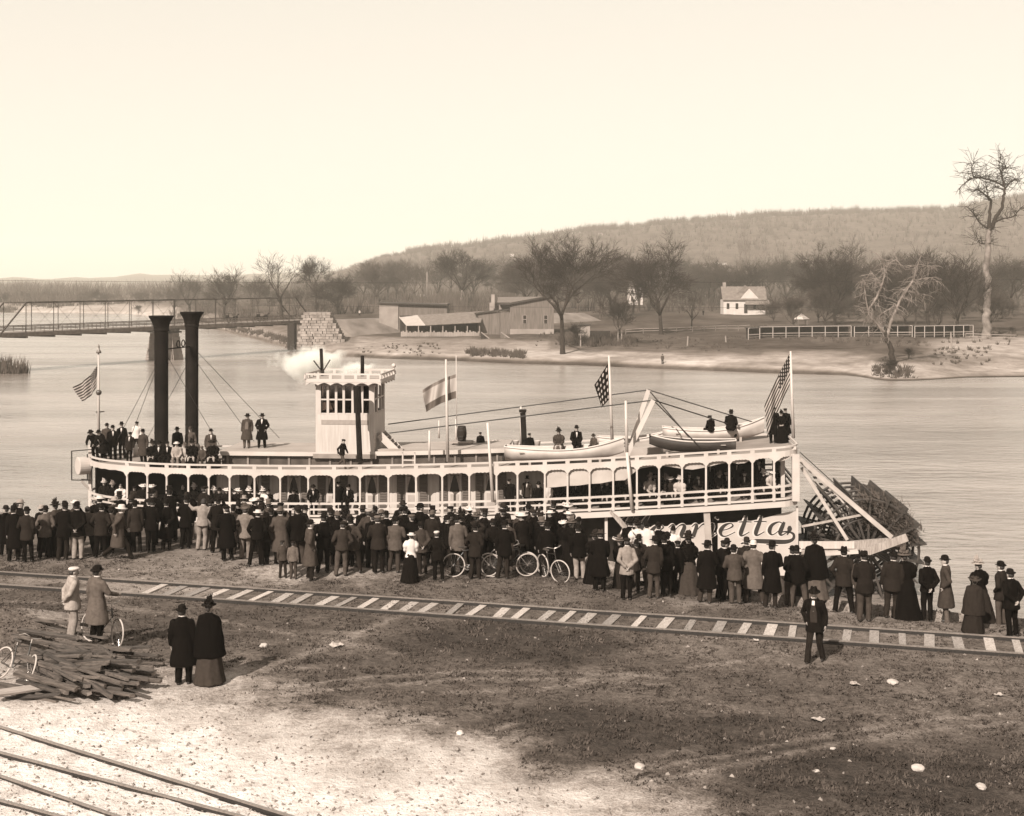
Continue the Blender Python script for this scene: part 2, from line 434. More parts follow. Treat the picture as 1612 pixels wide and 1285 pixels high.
ff = [(j * fw + i, j * fw + i + 1, (j + 1) * fw + i + 1, (j + 1) * fw + i) for j in range(rows - 1) for i in range(fw - 1)]
fme = D.meshes.new('far_bank'); fme.from_pydata(fv, [], ff)
at = fme.attributes.new('ground_tone', 'FLOAT', 'POINT'); at.data.foreach_set('value', fsd)
fme.polygons.foreach_set('use_smooth', [True] * len(ff))
fm = D.materials.new('far_bank_soil'); fm.use_nodes = True
n = fm.node_tree; L = n.links; bs = n.nodes['Principled BSDF']; bs.inputs['Roughness'].default_value = 1.0; bs.inputs['Specular IOR Level'].default_value = 0.0
an = n.nodes.new('ShaderNodeAttribute'); an.attribute_name = 'ground_tone'
tc = n.nodes.new('ShaderNodeTexCoord')
q = nmath('ADD', nnoise(0.35, 8).outputs['Fac'], nmath('MULTIPLY', nnoise(0.035, 6).outputs['Fac'], 0.9))
mr = n.nodes.new('ShaderNodeMapRange'); L.new(q, mr.inputs['Value']); mr.inputs['From Min'].default_value = .6; mr.inputs['From Max'].default_value = 1.3; mr.inputs['To Min'].default_value = .5; mr.inputs['To Max'].default_value = 1.5
cr = n.nodes.new('ShaderNodeValToRGB'); els = cr.color_ramp.elements
els[0].color = tone(0.0); els[1].position = .8; els[1].color = tone(.8)
for p in (.05, .12, .25, .45): e = els.new(p); e.color = tone(p)
L.new(nmath('MULTIPLY', an.outputs['Fac'], mr.outputs[0]), cr.inputs[0]); L.new(cr.outputs[0], bs.inputs['Base Color'])
bp = n.nodes.new('ShaderNodeBump'); bp.inputs['Strength'].default_value = .8; bp.inputs['Distance'].default_value = 1.0
L.new(q, bp.inputs['Height']); L.new(bp.outputs[0], bs.inputs['Normal'])
fme.materials.append(fm)
tag(link('far_bank', fme), kind='structure')
# low hills on the skyline
hv = []; hp = [-900 + 20 * i for i in range(180)]
HR = [(-900, 441), (11, 438.5), (150, 437.5), (190, 434), (260, 432.5), (330, 433), (450, 430), (520, 428), (600, 430), (2700, 425)]
for j, (Y, k) in enumerate(((3200, 0), (3800, .7), (4300, 1), (5000, .2))):
    for px in hp:
        a = (px - CX) / F
        top = HC + (HY - interp(HR, px)) / F * 4300 + 7 * fbm(px * .02, 1, 4)
        hv.append((a * Y, Y, lerp(2, top, k)))
hw = len(hp)
hb = MB().add(hv, [(j * hw + i, j * hw + i + 1, (j + 1) * hw + i + 1, (j + 1) * hw + i) for j in range(3) for i in range(hw - 1)])
tag(hb.build('far_hills', mat('wooded_hill', 0.07, 1.0, .4, .02, spec=0), smooth=True), kind='structure')

# ------------------------------------------------------------------ railway tracks
steel = mat('rail_steel', 0.022, 0.7, 0.3, 20, spec=.5, metal=.3)
railtop = mat('rail_head_polished', 0.26, 0.35, 0.2, 20, spec=.6, metal=.5)
tie_m = mat('weathered_tie', 0.31, 0.95, 0.45, 5.0, bump=.6, stretch=(1, 6, 1), rnd=.35)
def rail_piece(parent, s, t0, t1, zt, hgt=0.13, o=TO, d=TD, nn=TN, cut=None):
    mb = MB(); hd = MB()
    N = int((t1 - t0) / 3)
    for i in range(N):
        ta = t0 + (t1 - t0) * i / N; tb_ = t0 + (t1 - t0) * (i + 1) / N
        pa = o + d * ta + nn * s; pb = o + d * tb_ + nn * s
        za, zb = zt(pa.x, pa.y), zt(pb.x, pb.y)
        mb.bar((pa.x, pa.y, za - .01), (pb.x, pb.y, zb - .01), .09, .03)
        mb.bar((pa.x, pa.y, za + hgt * .5), (pb.x, pb.y, zb + hgt * .5), .03, hgt * .8)
        hd.bar((pa.x, pa.y, za + hgt - .012), (pb.x, pb.y, zb + hgt - .012), .052, .03)
    r = mb.build('rail', steel, parent); hd.build('rail_head', railtop, r)
    return r
track = empty('railway_track', (0, 0, 0), label='railway line with pale wooden ties running along the river bank behind the crowd', cat='railway')
GAUGE = 0.78
for s in (-GAUGE, GAUGE): rail_piece(track, s, -45, 60, lambda x, y: near_z(x, y) + 0.02, .085)
tie_me = None; r2 = random.Random(5)
t = 4.9
while t < 46:
    p = TO + TD * t; w = r2.uniform(.17, .27)
    if tie_me is None:
        tie_me = MB().box((0, 0, 0), (1, 1.50, .14)).mesh('tie'); tie_me.materials.append(tie_m)
    o = link('tie', tie_me, track, (p.x + r2.uniform(-.04, .04), p.y, near_z(p.x, p.y) + r2.uniform(-.058, -.022)), math.atan2(TD.y, TD.x) + r2.uniform(-.05, .05))
    o.scale = (w, 1, 1)
    t += r2.uniform(.54, .76)
# the two half-buried tracks of the yard
def yard_track(p0, p1, q0, q1, label):
    root = empty('buried_railway_track', (0, 0, 0), label=label, cat='railway', group='tracks sunk in the sandy yard')
    for a, b in ((p0, p1), (q0, q1)):
        A = on_level(*a); B = on_level(*b); d = (B - A).to_2d(); ln = d.length; d.normalize()
        rail_piece(root, 0, -14, ln + 16, lambda x, y: -0.03, .10, A.to_2d(), d, Vector((-d.y, d.x)))
yard_track((11, 1152), (440, 1285), (11, 1192), (360, 1285), 'pair of rails sunk in pale sand, the pair nearer the timber pile')
yard_track((11, 1230), (170, 1285), (11, 1268), (75, 1285), 'pair of rails sunk in pale sand, the pair at the bottom corner')

# stones and scraps of paper lying on the turf
def rock(px, py, r, label, name='stone', v=.36, flat=.6, grp=None):
    c = on_level(px, py); g = random.Random(px * 7 + py)
    r = r * .72; bm = bmesh.new(); bmesh.ops.create_icosphere(bm, subdivisions=2, radius=r)
    for q in bm.verts:
        k = 1 + .28 * noise.noise(q.co * (1.6 / r) + Vector((px, py, 0)))
        q.co = Vector((q.co.x * k * 1.25, q.co.y * k, q.co.z * k * flat))
    me = D.meshes.new(name); bm.to_mesh(me); bm.free(); me.materials.append(mat('pale_stone_%d' % int(v * 100), v, .9, .15, 9, bump=.5))
    o = link(name, me, None, (c.x, c.y, near_z(c.x, c.y) + r * flat * .45), g.uniform(0, 3))
    return tag(o, label, 'stone' if name == 'stone' else name.replace('_', ' '), grp)
rock(1445, 1211, .15, 'round pale stone on the darkest turf, near the lower corner', flat=.7)
rock(1544, 1240, .13, 'small pale stone on dark turf beside the frame edge', flat=.6)
rock(1007, 1212, .14, 'oval pale stone where the turf meets the sand', flat=.6)
rock(1405, 1074, .17, 'flat grey-white stone on the turf behind the crumpled paper', flat=.5, v=.36)
0 and rock(1245, 1203, .10, 'small flat pale stone on the dark turf, first of a row', flat=.4)
rock(1285, 1214, .09, 'small flat pale stone alone on the dark turf', flat=.4)
rock(1311, 1179, .07, 'tiny pale pebble above the small flat stone', flat=.5)
0 and rock(883, 1192, .07, 'tiny white pebble on the dark turf patch in the yard', flat=.6, v=.48)
rock(724, 1156, .11, 'rough broken white stone at the edge of the dark turf patch', flat=.6, v=.48)
rock(415, 1018, .12, 'pale lump at the tip of the caped woman\'s shadow', flat=.8, v=.4)
def paper(px, py, w, label, v=.32, seed=1):
    w *= .72; c = on_level(px, py); g = random.Random(seed * 13 + px); mb = MB()
    nx, ny = 6, 5
    P = [((i / (nx-1) - .5) * w + g.uniform(-.03, .03), (j / (ny-1) - .5) * w * .75 + g.uniform(-.03, .03), .03 + abs(g.gauss(0, .05)) * w * 2) for j in range(ny) for i in range(nx)]
    mb.add(P, [(j*nx+i, j*nx+i+1, (j+1)*nx+i+1, (j+1)*nx+i) for j in range(ny-1) for i in range(nx-1)])
    me = mb.mesh('paper_scrap'); me.materials.append(mat('old_paper', v, .8, .08, 4))
    tag(link('paper_scrap', me, None, (c.x, c.y, near_z(c.x, c.y)), g.uniform(0, 3)), label, 'paper', 'scraps of paper on the turf')
paper(1345, 1077, .36, 'crumpled white paper standing in two peaks on the turf', seed=1)
paper(1287, 1133, .38, 'torn white paper lying flat on the turf below the lone man', seed=2)
paper(1573, 1095, .26, 'scrap of white paper near the end of the track', seed=3)
paper(1190, 1010, .22, 'narrow scrap of paper beside the near rail', seed=4)
paper(528, 1018, .48, 'large pale sheet crumpled on the turf between the track and the yard', seed=5)
0 and paper(1165, 1232, .26, 'thin strip of pale litter at the sandy edge of the turf', seed=6)
# ------------------------------------------------------------------ the sternwheel steamboat
white = mat('boat_white_paint', .40, .55, .11, .9, bump=.2, bscale=14)
white2 = mat('boat_white_boards', .39, .6, .14, 1.6, bump=.3, stretch=(6, 6, .4))
cream = mat('panel_paint', .29, .6, .12, 2.5)
black = mat('stack_iron', .010, .7, .5, 1.2, bump=.3, bscale=8, spec=.06)
darkwood = mat('dark_wood', .025, .8, .4, 3, spec=.1)
deckm = mat('roof_canvas', .20, .9, .25, .6, bump=.2, bscale=5)
decklight = mat('raised_roof_canvas', .28, .9, .15, .8)
interior = mat('shade_dark_interior', .02, .8, .4, 2, spec=.08)  # near-black colour stands in for the shade under the decks
shutter_m = mat('shutter_green', .09, .7, .2, 6, stretch=(1, 1, 8))
rope_m = mat('iron_rod', .02, .6, .3, 4)
hull_m = mat('hull_planks', .11, .7, .25, 2, stretch=(.3, 1, 6))
canvas_m = mat('awning_canvas', .36, .9, .1, 2, bump=.3, bscale=5)
rawwood = mat('raw_plank', .26, .9, .3, 3, stretch=(6, 1, 1), bump=.4)
paddle_m = mat('wet_paddle_wood', .035, .7, .45, 3)

BA = R(-5); BO = Vector((0, 67.0)); BZ = -6.0
cosb, sinb = math.cos(BA), math.sin(BA)
def b2w(u, v): return (BO.x + u * cosb - v * sinb, BO.y + u * sinb + v * cosb)
def upx(px, v=0.0):
    k = (px - CX) / F          # x = k*y  ->  u cos - v sin = k (67 + u sin + v cos)
    return (k * (BO.y + v * cosb) + v * sinb) / (cosb - k * sinb)
def zpx(py, u, v=0.0):
    return HC - (py - HY) * b2w(u, v)[1] / F
def tz(u):                      # top of the roof railing: the sheer of the decks
    f = max(0.0, (u + 12.0) / 25.3); return 0.15 + 1.19 * f ** 1.8
boat = empty('steamboat', (0, BO.y, BZ), BA, label='white sternwheel steamboat moored along the bank, decks crowded with people', cat='steamboat')
def bp_(name, mb, m, parent=None, smooth=False):
    """build a part in boat coordinates (u along, v across, z as in the world)"""
    return mb.build(name, m, parent or boat, smooth, off=(0, 0, -BZ))

UB, UC, US = -22.3, -15.0, 13.6          # stem of the deck, start of the bow curve, stern
W = 8.0
def perimeter(inset=0.0, n=14):
    pts = []
    for i in range(n + 1):
        th = math.pi / 2 * (1 - i / n)
        pts.append((UC - (UC - UB - inset) * math.sin(th), W/2 - (W/2 - inset) * math.cos(th)))
    u = UC + .9
    while u < US - 1.0: pts.append((u, inset)); u += 0.9
    r = 0.9
    for i in range(7):
        th = math.pi / 2 * i / 6
        pts.append((US - inset - r + r * math.sin(th), inset + r - r * math.cos(th)))
    near = pts
    far = [(u, W - v) for u, v in near]
    return near, far
NEAR, FAR = perimeter()
RIM = NEAR + FAR[::-1]                     # closed ring, starting at the stem
def rim_ribbon(ring, z0, z1, th, closed=True):
    mb = MB(); n = len(ring); prs = []
    for i, (u, v) in enumerate(ring):
        a = ring[(i - 1) % n] if closed or i > 0 else ring[i]; b = ring[(i + 1) % n] if closed or i < n - 1 else ring[i]
        d = Vector((b[0] - a[0], b[1] - a[1])).normalized(); nn = Vector((-d.y, d.x))      # inward for this winding
        q = (u + nn.x * th, v + nn.y * th)
        f0 = z0(u) if callable(z0) else z0; f1 = z1(u) if callable(z1) else z1
        prs.append([(u, v, f0), (q[0], q[1], f0), (q[0], q[1], f1), (u, v, f1)])
    m = n if closed else n - 1
    for i in range(m):
        A = prs[i]; B = prs[(i + 1) % n]; o = len(mb.v); mb.v += A + B
        for k in range(4):
            k2 = (k + 1) % 4; mb.f.append((o + k, o + k2, o + 4 + k2, o + 4 + k))
    if not closed:
        mb.f.append((0, 1, 2, 3)); o = len(mb.v) - 4; mb.f.append((o, o+3, o+2, o+1))
    return mb
def plate(ring_n, ring_f, z0, z1):
    mb = MB(); o = 0
    for (u, v), (u2, v2) in zip(ring_n, ring_f):
        mb.v += [(u, v, z0(u)), (u2, v2, z0(u2)), (u2, v2, z1(u2)), (u, v, z1(u))]
    n = len(ring_n)
    for i in range(n - 1):
        a = 4 * i; b = a + 4
        for k in range(4):
            k2 = (k + 1) % 4; mb.f.append((a + k, a + k2, b + k2, b + k))
    mb.f.append((0, 3, 2, 1)); a = 4 * (n - 1); mb.f.append((a, a+1, a+2, a+3))
    return mb
N2, F2 = perimeter(.12)
bp_('roof_deck', plate(N2, F2, lambda u: tz(u) - .40, lambda u: tz(u) - .32), deckm)
bp_('fascia', rim_ribbon(RIM, lambda u: tz(u) - .47, lambda u: tz(u) - .22, .07), white)
bp_('roof_rail', rim_ribbon(RIM, lambda u: tz(u) - .085, lambda u: tz(u), .09), white)
bp_('boiler_deck', plate(N2, F2, lambda u: tz(u) - 2.66, lambda u: tz(u) - 2.56), mat('deck_planks', .17, .9, .2, 3, stretch=(.3, 5, 1)))
bp_('guard_fascia', rim_ribbon(RIM, lambda u: tz(u) - 2.86, lambda u: tz(u) - 2.60, .09), white)
for nm, a, b in (('top_rail', -1.93, -1.83), ('middle_rail', -2.20, -2.12), ('bottom_rail', -2.52, -2.43)):
    bp_(nm, rim_ribbon(RIM, lambda u, a=a: tz(u) + a, lambda u, b=b: tz(u) + b, .08), white)

# posts: columns of the photograph for the near side; mirrored on the far side
POST_PX = [199.5, 232, 262, 296, 328, 361, 401, 441, 485, 526, 567, 611, 655, 696, 739, 781, 815, 858, 893, 928, 965, 1002, 1038, 1074, 1111, 1148, 1184, 1219, 1250]
fine = []
for (a, b) in zip(NEAR, NEAR[1:]):
    for i in range(24): fine.append((lerp(a[0], b[0], i / 24), lerp(a[1], b[1], i / 24)))
fine.append(NEAR[-1])
def rim_at_px(px):
    best = min((abs(CX + F * b2w(u, v)[0] / b2w(u, v)[1] - px), i) for i, (u, v) in enumerate(fine) if u < US - .2 or v < .5)[1]
    return best
POST_I = [4] + [rim_at_px(p) for p in POST_PX]
POSTS = [fine[i] for i in POST_I]
for side in (0, 1):
    for (u, v) in POSTS[1:]:
        vv = v + .045 if side == 0 else W - v - .045
        mb = MB()
        mb.box((u, vv, tz(u) - 1.45), (.085, .085, 1.98))
        mb.box((u, vv, tz(u) - 2.30), (.13, .12, .52))
        bp_('post', mb, white)
        if side == 0:
            bp_('rail_block', MB().box((u, v + .047, tz(u) - .155), (.20, .085, .145)), white)
# rounded corners of the rail slots, and the scalloped arches, bay by bay along the near side
def rim_between(i0, i1, n):
    return [fine[int(round(lerp(i0, i1, k / n)))] for k in range(n + 1)]
for bi, (i0, i1) in enumerate(zip(POST_I, POST_I[1:])):
    A = fine[i0]; B = fine[i1]; ln = math.hypot(B[0] - A[0], B[1] - A[1])
    if ln < .3: continue
    N = 30; mb = MB(); pts = rim_between(i0, i1, N)
    for k in range(N + 1):
        s = k / N; d = min(s, 1 - s) * ln; Rr = .34
        br = Rr - math.sqrt(max(0, Rr * Rr - max(0, Rr - d) ** 2)) if d < Rr else 0
        sc = .035 * abs(math.sin(math.pi * s * 7))
        u, v = pts[k]; zt = tz(u) - .44; zb = tz(u) - .47 - br - sc
        mb.v += [(u, v - .012, zt), (u, v - .012, zb), (u, v + .045, zb), (u, v + .045, zt)]
    for k in range(N):
        a = 4 * k; b = a + 4
        for q in range(4):
            q2 = (q + 1) % 4; mb.f.append((a + q, a + q2, b + q2, b + q))
    bp_('scalloped_arch', mb, white)
    # fillets of the two slots
    mb = MB(); r = .085
    for (za, zb) in ((-2.43, -2.20), (-2.12, -1.93)):
        for s0, sgn in ((0, 1), (1, -1)):
            for zc, zs in ((za, 1), (zb, -1)):
                pr = []
                for k in range(5):
                    th = math.pi / 2 * k / 4
                    pr.append((.06 + r - r * math.sin(th), r - r * math.cos(th)))     # concave corner
                cor = [(.06, 0)] + pr
                fr = []; bk = []
                for dx, dz in cor:
                    s = s0 + sgn * dx / ln; u = lerp(A[0], B[0], s); v = lerp(A[1], B[1], s)
                    fr.append((u, v + .002, tz(u) + zc + zs * dz)); bk.append((u, v + .06, tz(u) + zc + zs * dz))
                mb.loft([fr, bk])
    if ln < 1.7: bp_('rail_corner', mb, white)
bp_('stem_post', MB().box((UB - .02, W/2 - .3, -1.25), (.16, .16, 3.7)), white)
bp_('stern_corner_board', MB().box((US - .17, .20, tz(US) - 1.55), (.34, .34, 2.2)), white)
bp_('stern_corner_board', MB().box((US - .17, W - .20, tz(US) - 1.55), (.34, .34, 2.2)), white)

# ---- cabin on the boiler deck, with its doors and shutters
U0, U1 = upx(366, 1.25), upx(857, 1.25)
V0, V1 = 1.25, W - 1.25
def wall(mb, ua, va, ub, vb, z0, z1, th=.08, n=12):
    pr = []
    d = Vector((ub - ua, vb - va)).normalized(); nn = Vector((-d.y, d.x)) * th
    for i in range(n + 1):
        u = lerp(ua, ub, i / n); v = lerp(va, vb, i / n)
        pr.append([(u, v, z0(u)), (u + nn.x, v + nn.y, z0(u)), (u + nn.x, v + nn.y, z1(u)), (u, v, z1(u))])
    return mb.loft(pr)
fl = lambda u: tz(u) - 2.56
ce = lambda u: tz(u) - .41
cab = MB()
wall(cab, U0, V0, U1, V0, fl, ce); wall(cab, U1, V1, U0, V1, fl, ce)
cabin = bp_('cabin_wall', cab, white2)
# rounded forward end of the cabin
arc = [(U0 - 1.1 * math.sin(math.pi / 2 * i / 8), V0 + 1.1 - 1.1 * math.cos(math.pi / 2 * i / 8)) for i in range(9)]
arc = arc[::-1]; arc2 = [(U0 - 1.1, V1 - 1.1)] + [(u, W - v) for u, v in arc][1:]
bp_('cabin_front', rim_ribbon(arc + [(u, W - v) for u, v in arc[::-1]][::-1] if False else [(u, W - v) for u, v in arc][::-1] + arc, fl, ce, .08, closed=False), white2)
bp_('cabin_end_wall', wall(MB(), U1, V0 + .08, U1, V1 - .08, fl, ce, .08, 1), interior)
glass = D.materials.new('dark_window_glass'); glass.use_nodes = True
g = glass.node_tree.nodes['Principled BSDF']; g.inputs['Base Color'].default_value = tone(.02); g.inputs['Roughness'].default_value = .08; g.inputs['Specular IOR Level'].default_value = .5
curtain = mat('lace_curtain', .3, .9, .2, 8)
for c in (401, 463, 524, 586, 649, 716, 773):
    uc = upx(c, V0)
    if uc - .9 < U0: uc = U0 + .92
    dz = fl(uc)
    fr = bp_('door', MB().box((uc, V0 - .03, dz + .98), (.62, .05, 1.92)), white, None)
    bp_('door_glass', MB().box((uc, V0 - .06, dz + 1.42), (.46, .02, .82)), glass, fr)
    cm = MB()
    for sg in (-1, 1):
        cm.add([(uc + sg * .22, V0 - .078, dz + 1.8), (uc + sg * .05, V0 - .078, dz + 1.8), (uc + sg * .17, V0 - .078, dz + 1.42), (uc + sg * .22, V0 - .078, dz + 1.1)], [(0, 1, 2, 3)])
    bp_('curtain', cm, curtain, fr)
    bp_('door_panel', MB().box((uc, V0 - .062, dz + .52), (.42, .02, .74)), cream, fr)
    for sg in (-1, 1):
        sh = bp_('shutter', MB().box((uc + sg * .56, V0 - .035, dz + 1.04), (.40, .05, 1.96)), shutter_m)
        sl = MB()
        for k in range(14): sl.box((uc + sg * .56, V0 - .066, dz + .22 + k * .125), (.32, .02, .05), Matrix.Rotation(.5, 3, 'X'))
        bp_('louvre', sl, shutter_m, sh)
# dark sheets added so the open fore and after deck reads as shade
bp_('forward_shade_wall', wall(MB(), -18.8, 5.0, U0 - .4, 5.0, fl, ce, .06, 3), interior)
bp_('forward_shade_screen', rim_ribbon([(u + .25, v + .2) for u, v in NEAR[2:0:-1]] + [(u + .25, v - .25) for u, v in FAR[0:20]], fl, ce, .04, closed=False), interior)
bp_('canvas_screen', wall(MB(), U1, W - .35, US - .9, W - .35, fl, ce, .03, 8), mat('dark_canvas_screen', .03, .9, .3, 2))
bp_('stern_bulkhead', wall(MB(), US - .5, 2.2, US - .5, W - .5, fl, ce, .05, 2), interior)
bp_('stern_stanchion', MB().box((upx(1232, 1.0), 1.0, tz(13) - 1.5), (.2, .16, 2.1)), white)
# rolled and drooping awning along the after deck
AW = [(858, 768), (875, 767), (893, 765), (910, 764.5), (928, 762), (946, 761), (965, 757), (984, 756), (1002, 741), (1010, 737), (1030, 734), (1038, 733), (1055, 735), (1074, 738), (1090, 739.5), (1111, 736),
      (1130, 731), (1148, 728), (1160, 730), (1172, 729), (1184, 724), (1200, 722), (1212, 719), (1219, 724), (1228, 727), (1238, 724), (1250, 714)]
mb = MB(); pr = []
for i, (px, py) in enumerate(AW):
    u = upx(px, .16); zb = zpx(py, u, .16); zt = tz(u) - .44
    pr.append([(u, .15, zb), (u, .20 + .05 * math.sin(i * 1.9), zb - .01), (u, .24, zt), (u, .13, zt)])
mb.loft(pr); bp_('awning', mb, canvas_m)

# ---- main deck, hull, name board
mr_n, mr_f = perimeter(.5)
bp_('main_deck', plate(mr_n, mr_f, lambda u: -5.05, lambda u: -4.92), mat('main_deck_planks', .22, .9, .2, 3))
hr = [(u, v) for u, v in mr_n] + [(u, v) for u, v in mr_f[::-1]]
bp_('hull', rim_ribbon(hr, -6.6, -5.05, .1), hull_m)
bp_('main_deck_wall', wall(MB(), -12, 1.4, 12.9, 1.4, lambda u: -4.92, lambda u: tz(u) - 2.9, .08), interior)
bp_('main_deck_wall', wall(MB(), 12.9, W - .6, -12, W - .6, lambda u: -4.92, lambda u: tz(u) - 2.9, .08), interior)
for u in (-19, -16, -13, -10, -7, -4, -1, 2, 4.5):
    bp_('stanchion', MB().box((u, .35, (tz(u) - 7.8) / 2), (.14, .14, tz(u) - 2.86 + 4.92)), white)
VN = .55
panel_m = mat('name_board_paint', .36, .6, .08, 1.4)
NB0, NB1 = upx(978, VN), upx(1254, VN)
def nb_top(u): return tz(u) - 3.53 + .34 * sstep(upx(1170, VN), NB1, u)
ua = upx(1112, VN); ub = upx(1130, VN)
board = bp_('name_board', wall(MB(), NB0, VN, ua, VN, lambda u: -4.9, nb_top, .07, 8), panel_m)
bp_('name_board', wall(MB(), ub, VN, NB1, VN, lambda u: -4.9, nb_top, .07, 12), panel_m)
bp_('landing_post', MB().bar((upx(1112, .2), .2, zpx(800, 10, .2)), (upx(1119, .2), .2, -4.9), .30, .2), cream)
bp_('landing_brace', MB().bar((upx(962, .1), .12, zpx(804, 4, .1)), (upx(988, .1), -.35, zpx(832, 5, .1)), .28, .12), rawwood)
bp_('board_edge', MB().box((NB1 + .02, VN - .02, (-4.9 + tz(13) - 2.9) / 2), (.1, .1, tz(13) - 2.9 + 4.9)), white)

# lettering: brush script drawn as strokes of varying width
GL = {
 'H': (1.45, [[(.05,1.5,.05),(.25,1.85,.08),(.5,1.9,.2),(.45,1.2,.24),(.38,.3,.24),(.2,0,.08),(0,.1,.05)], [(1.25,1.95,.08),(1.12,1.3,.24),(1.02,.3,.24),(1.15,0,.08),(1.4,.2,.04)], [(.42,.95,.05),(.75,1.08,.07),(1.1,.98,.05)]]),
 'e': (.8, [[(.06,.42,.05),(.34,.52,.05),(.55,.78,.09),(.42,.99,.06),(.2,.82,.17),(.1,.42,.24),(.2,.07,.13),(.4,0,.06),(.72,.32,.04)]]),
 'n': (.97, [[(-.02,.75,.04),(.1,.98,.08),(.18,.8,.2),(.17,0,.24)], [(.2,.3,.04),(.38,.85,.05),(.54,.99,.12),(.64,.8,.22),(.62,.2,.24),(.72,0,.09),(.92,.25,.04)]]),
 'r': (.69, [[(-.02,.75,.04),(.1,.98,.08),(.18,.8,.2),(.17,0,.24)], [(.2,.35,.04),(.36,.88,.06),(.5,1.0,.12),(.6,.86,.16)]]),
 'i': (.46, [[(-.02,.75,.04),(.12,.98,.08),(.18,.8,.22),(.17,.2,.22),(.26,0,.08),(.42,.25,.04)], [(.25,1.35,.14),(.26,1.42,.18),(.27,1.48,.14)]]),
 't': (.63, [[(.2,1.55,.12),(.2,1.0,.22),(.18,.22,.24),(.28,0,.09),(.52,.28,.04)], [(-.05,1.04,.05),(.2,1.07,.07),(.48,1.06,.05)]]),
 'a': (.97, [[(.56,.88,.06),(.36,1.0,.07),(.13,.75,.18),(.1,.3,.23),(.26,.01,.07),(.46,.28,.05),(.56,.6,.05)], [(.6,1.0,.14),(.58,.75,.22),(.56,.2,.24),(.66,0,.09),(.86,.25,.04)]]),
}
letter_m = mat('letter_paint', .02, .6, .2, 3)
halo_m = mat('letter_edge_paint', .46, .6, .05, 3)
def stroke_mesh(mb, pts, z0, extra=0.0, sh=(0, 0)):
    """pts (u, z, width) -> flat raised ribbon on the board"""
    P = smooth_path(pts, 6); L_ = []; R_ = []
    for i, (u, z, w) in enumerate(P):
        a = P[max(i-1, 0)]; b = P[min(i+1, len(P)-1)]
        d = Vector((b[0]-a[0], b[1]-a[1])); d = d.normalized() if d.length > 1e-6 else Vector((1, 0)); nn = Vector((-d.y, d.x)) * (w / 2 + extra)
        L_.append((u + nn.x + sh[0], z + nn.y + sh[1])); R_.append((u - nn.x + sh[0], z - nn.y + sh[1]))
    n = len(P); o = len(mb.v)
    for (l, r) in zip(L_, R_):
        mb.v += [(l[0], VN - z0, l[1]), (r[0], VN - z0, r[1]), (r[0], VN + .004, r[1]), (l[0], VN + .004, l[1])]
    for i in range(n - 1):
        a = o + 4 * i; b = a + 4
        for q in range(4):
            q2 = (q + 1) % 4; mb.f.append((a + q, a + q2, b + q2, b + q))
    mb.f.append((o, o+3, o+2, o+1)); a = o + 4 * (n - 1); mb.f.append((a, a+1, a+2, a+3))
u_e = upx(1143, VN); SX, SZ, SL = 1.13, .62, .30
adv = 0; pos = []
for ch in 'Henrietta': pos.append(adv); adv += GL[ch][0] * SX
base_u = u_e - (pos[5] + .4 * SX)
def baseline(u): return zpx(843.5, u_e, VN) + (u - u_e) * .040
for ch, p in zip('Henrietta', pos):
    lm = MB(); hm = MB()
    for k, st in enumerate(GL[ch][1]):
        pts = [(base_u + p + x * SX + y * SZ * SL, baseline(base_u + p) + y * SZ, w * .82) for x, y, w in st]
        stroke_mesh(lm, pts, .022 + .0022 * k)
        stroke_mesh(hm, pts, .010 + .0022 * k, .045, (-.03, -.02))
    host = board if ch in 'Hnri' or p < pos[5] else board
    lo = bp_('letter', lm, letter_m, boat); bp_('letter_edge', hm, halo_m, boat)
fl_pts = [(1228, 838, .05), (1240, 837, .08), (1249, 841, .12), (1248, 849, .14), (1236, 853, .2), (1210, 852.5, .22), (1185, 852, .18), (1166, 856, .06)]
P = [(upx(a, VN), zpx(b, upx(a, VN), VN), w) for a, b, w in fl_pts]
lm = MB(); hm = MB(); stroke_mesh(lm, P, .02); stroke_mesh(hm, P, .012, .04, (-.02, -.02))
bp_('flourish', lm, letter_m); bp_('flourish_edge', hm, halo_m)
P = [(upx(a, VN), zpx(b, upx(a, VN), VN), w) for a, b, w in ((1243, 828, .10), (1243, 832, .22), (1242, 836, .16), (1239, 842, .04))]
lm = MB(); stroke_mesh(lm, P, .02); bp_('comma', lm, letter_m)

# ---- roof: raised clerestory, pilot house, stacks, stairs
def rz(u): return tz(u) - .32
Uc0, Uc1 = upx(348, 2.0), upx(792, 2.0)
ctop = lambda u: tz(u) + .40
cl = MB(); wall(cl, Uc0, 2.15, Uc1, 2.15, rz, lambda u: ctop(u) - .16, .08, 10); wall(cl, Uc1, 5.9, Uc0, 5.9, rz, lambda u: ctop(u) - .16, .08, 10); wall(cl, Uc1, 2.15, Uc1, 5.9, rz, lambda u: ctop(u) - .16, .06, 1); wall(cl, Uc0, 5.9, Uc0, 2.15, rz, lambda u: ctop(u) - .16, .06, 1)
bp_('clerestory_wall', cl, mat('clerestory_glass_and_frames', .06, .4, .4, 2))
ru = [Uc0 - .15 + (Uc1 - Uc0 + .3) * i / 12 for i in range(13)]
bp_('clerestory_roof', plate([(u, 1.95) for u in ru], [(u, 6.05) for u in ru], lambda u: ctop(u) - .06, ctop), decklight)
mb = MB(); wall(mb, ru[0], 1.93, ru[-1], 1.93, lambda u: ctop(u) - .20, lambda u: ctop(u) + .003, .05, 12)
bp_('clerestory_edge_board', mb, white)
k = 0
for i in range(14):
    u = lerp(Uc0 + .3, Uc1 - .3, i / 13)
    bp_('mullion', MB().box((u, 2.12, (rz(u) + ctop(u) - .2) / 2), (.10, .07, ctop(u) - .2 - rz(u))), mat('clerestory_mullion', .16, .7, .3, 3))
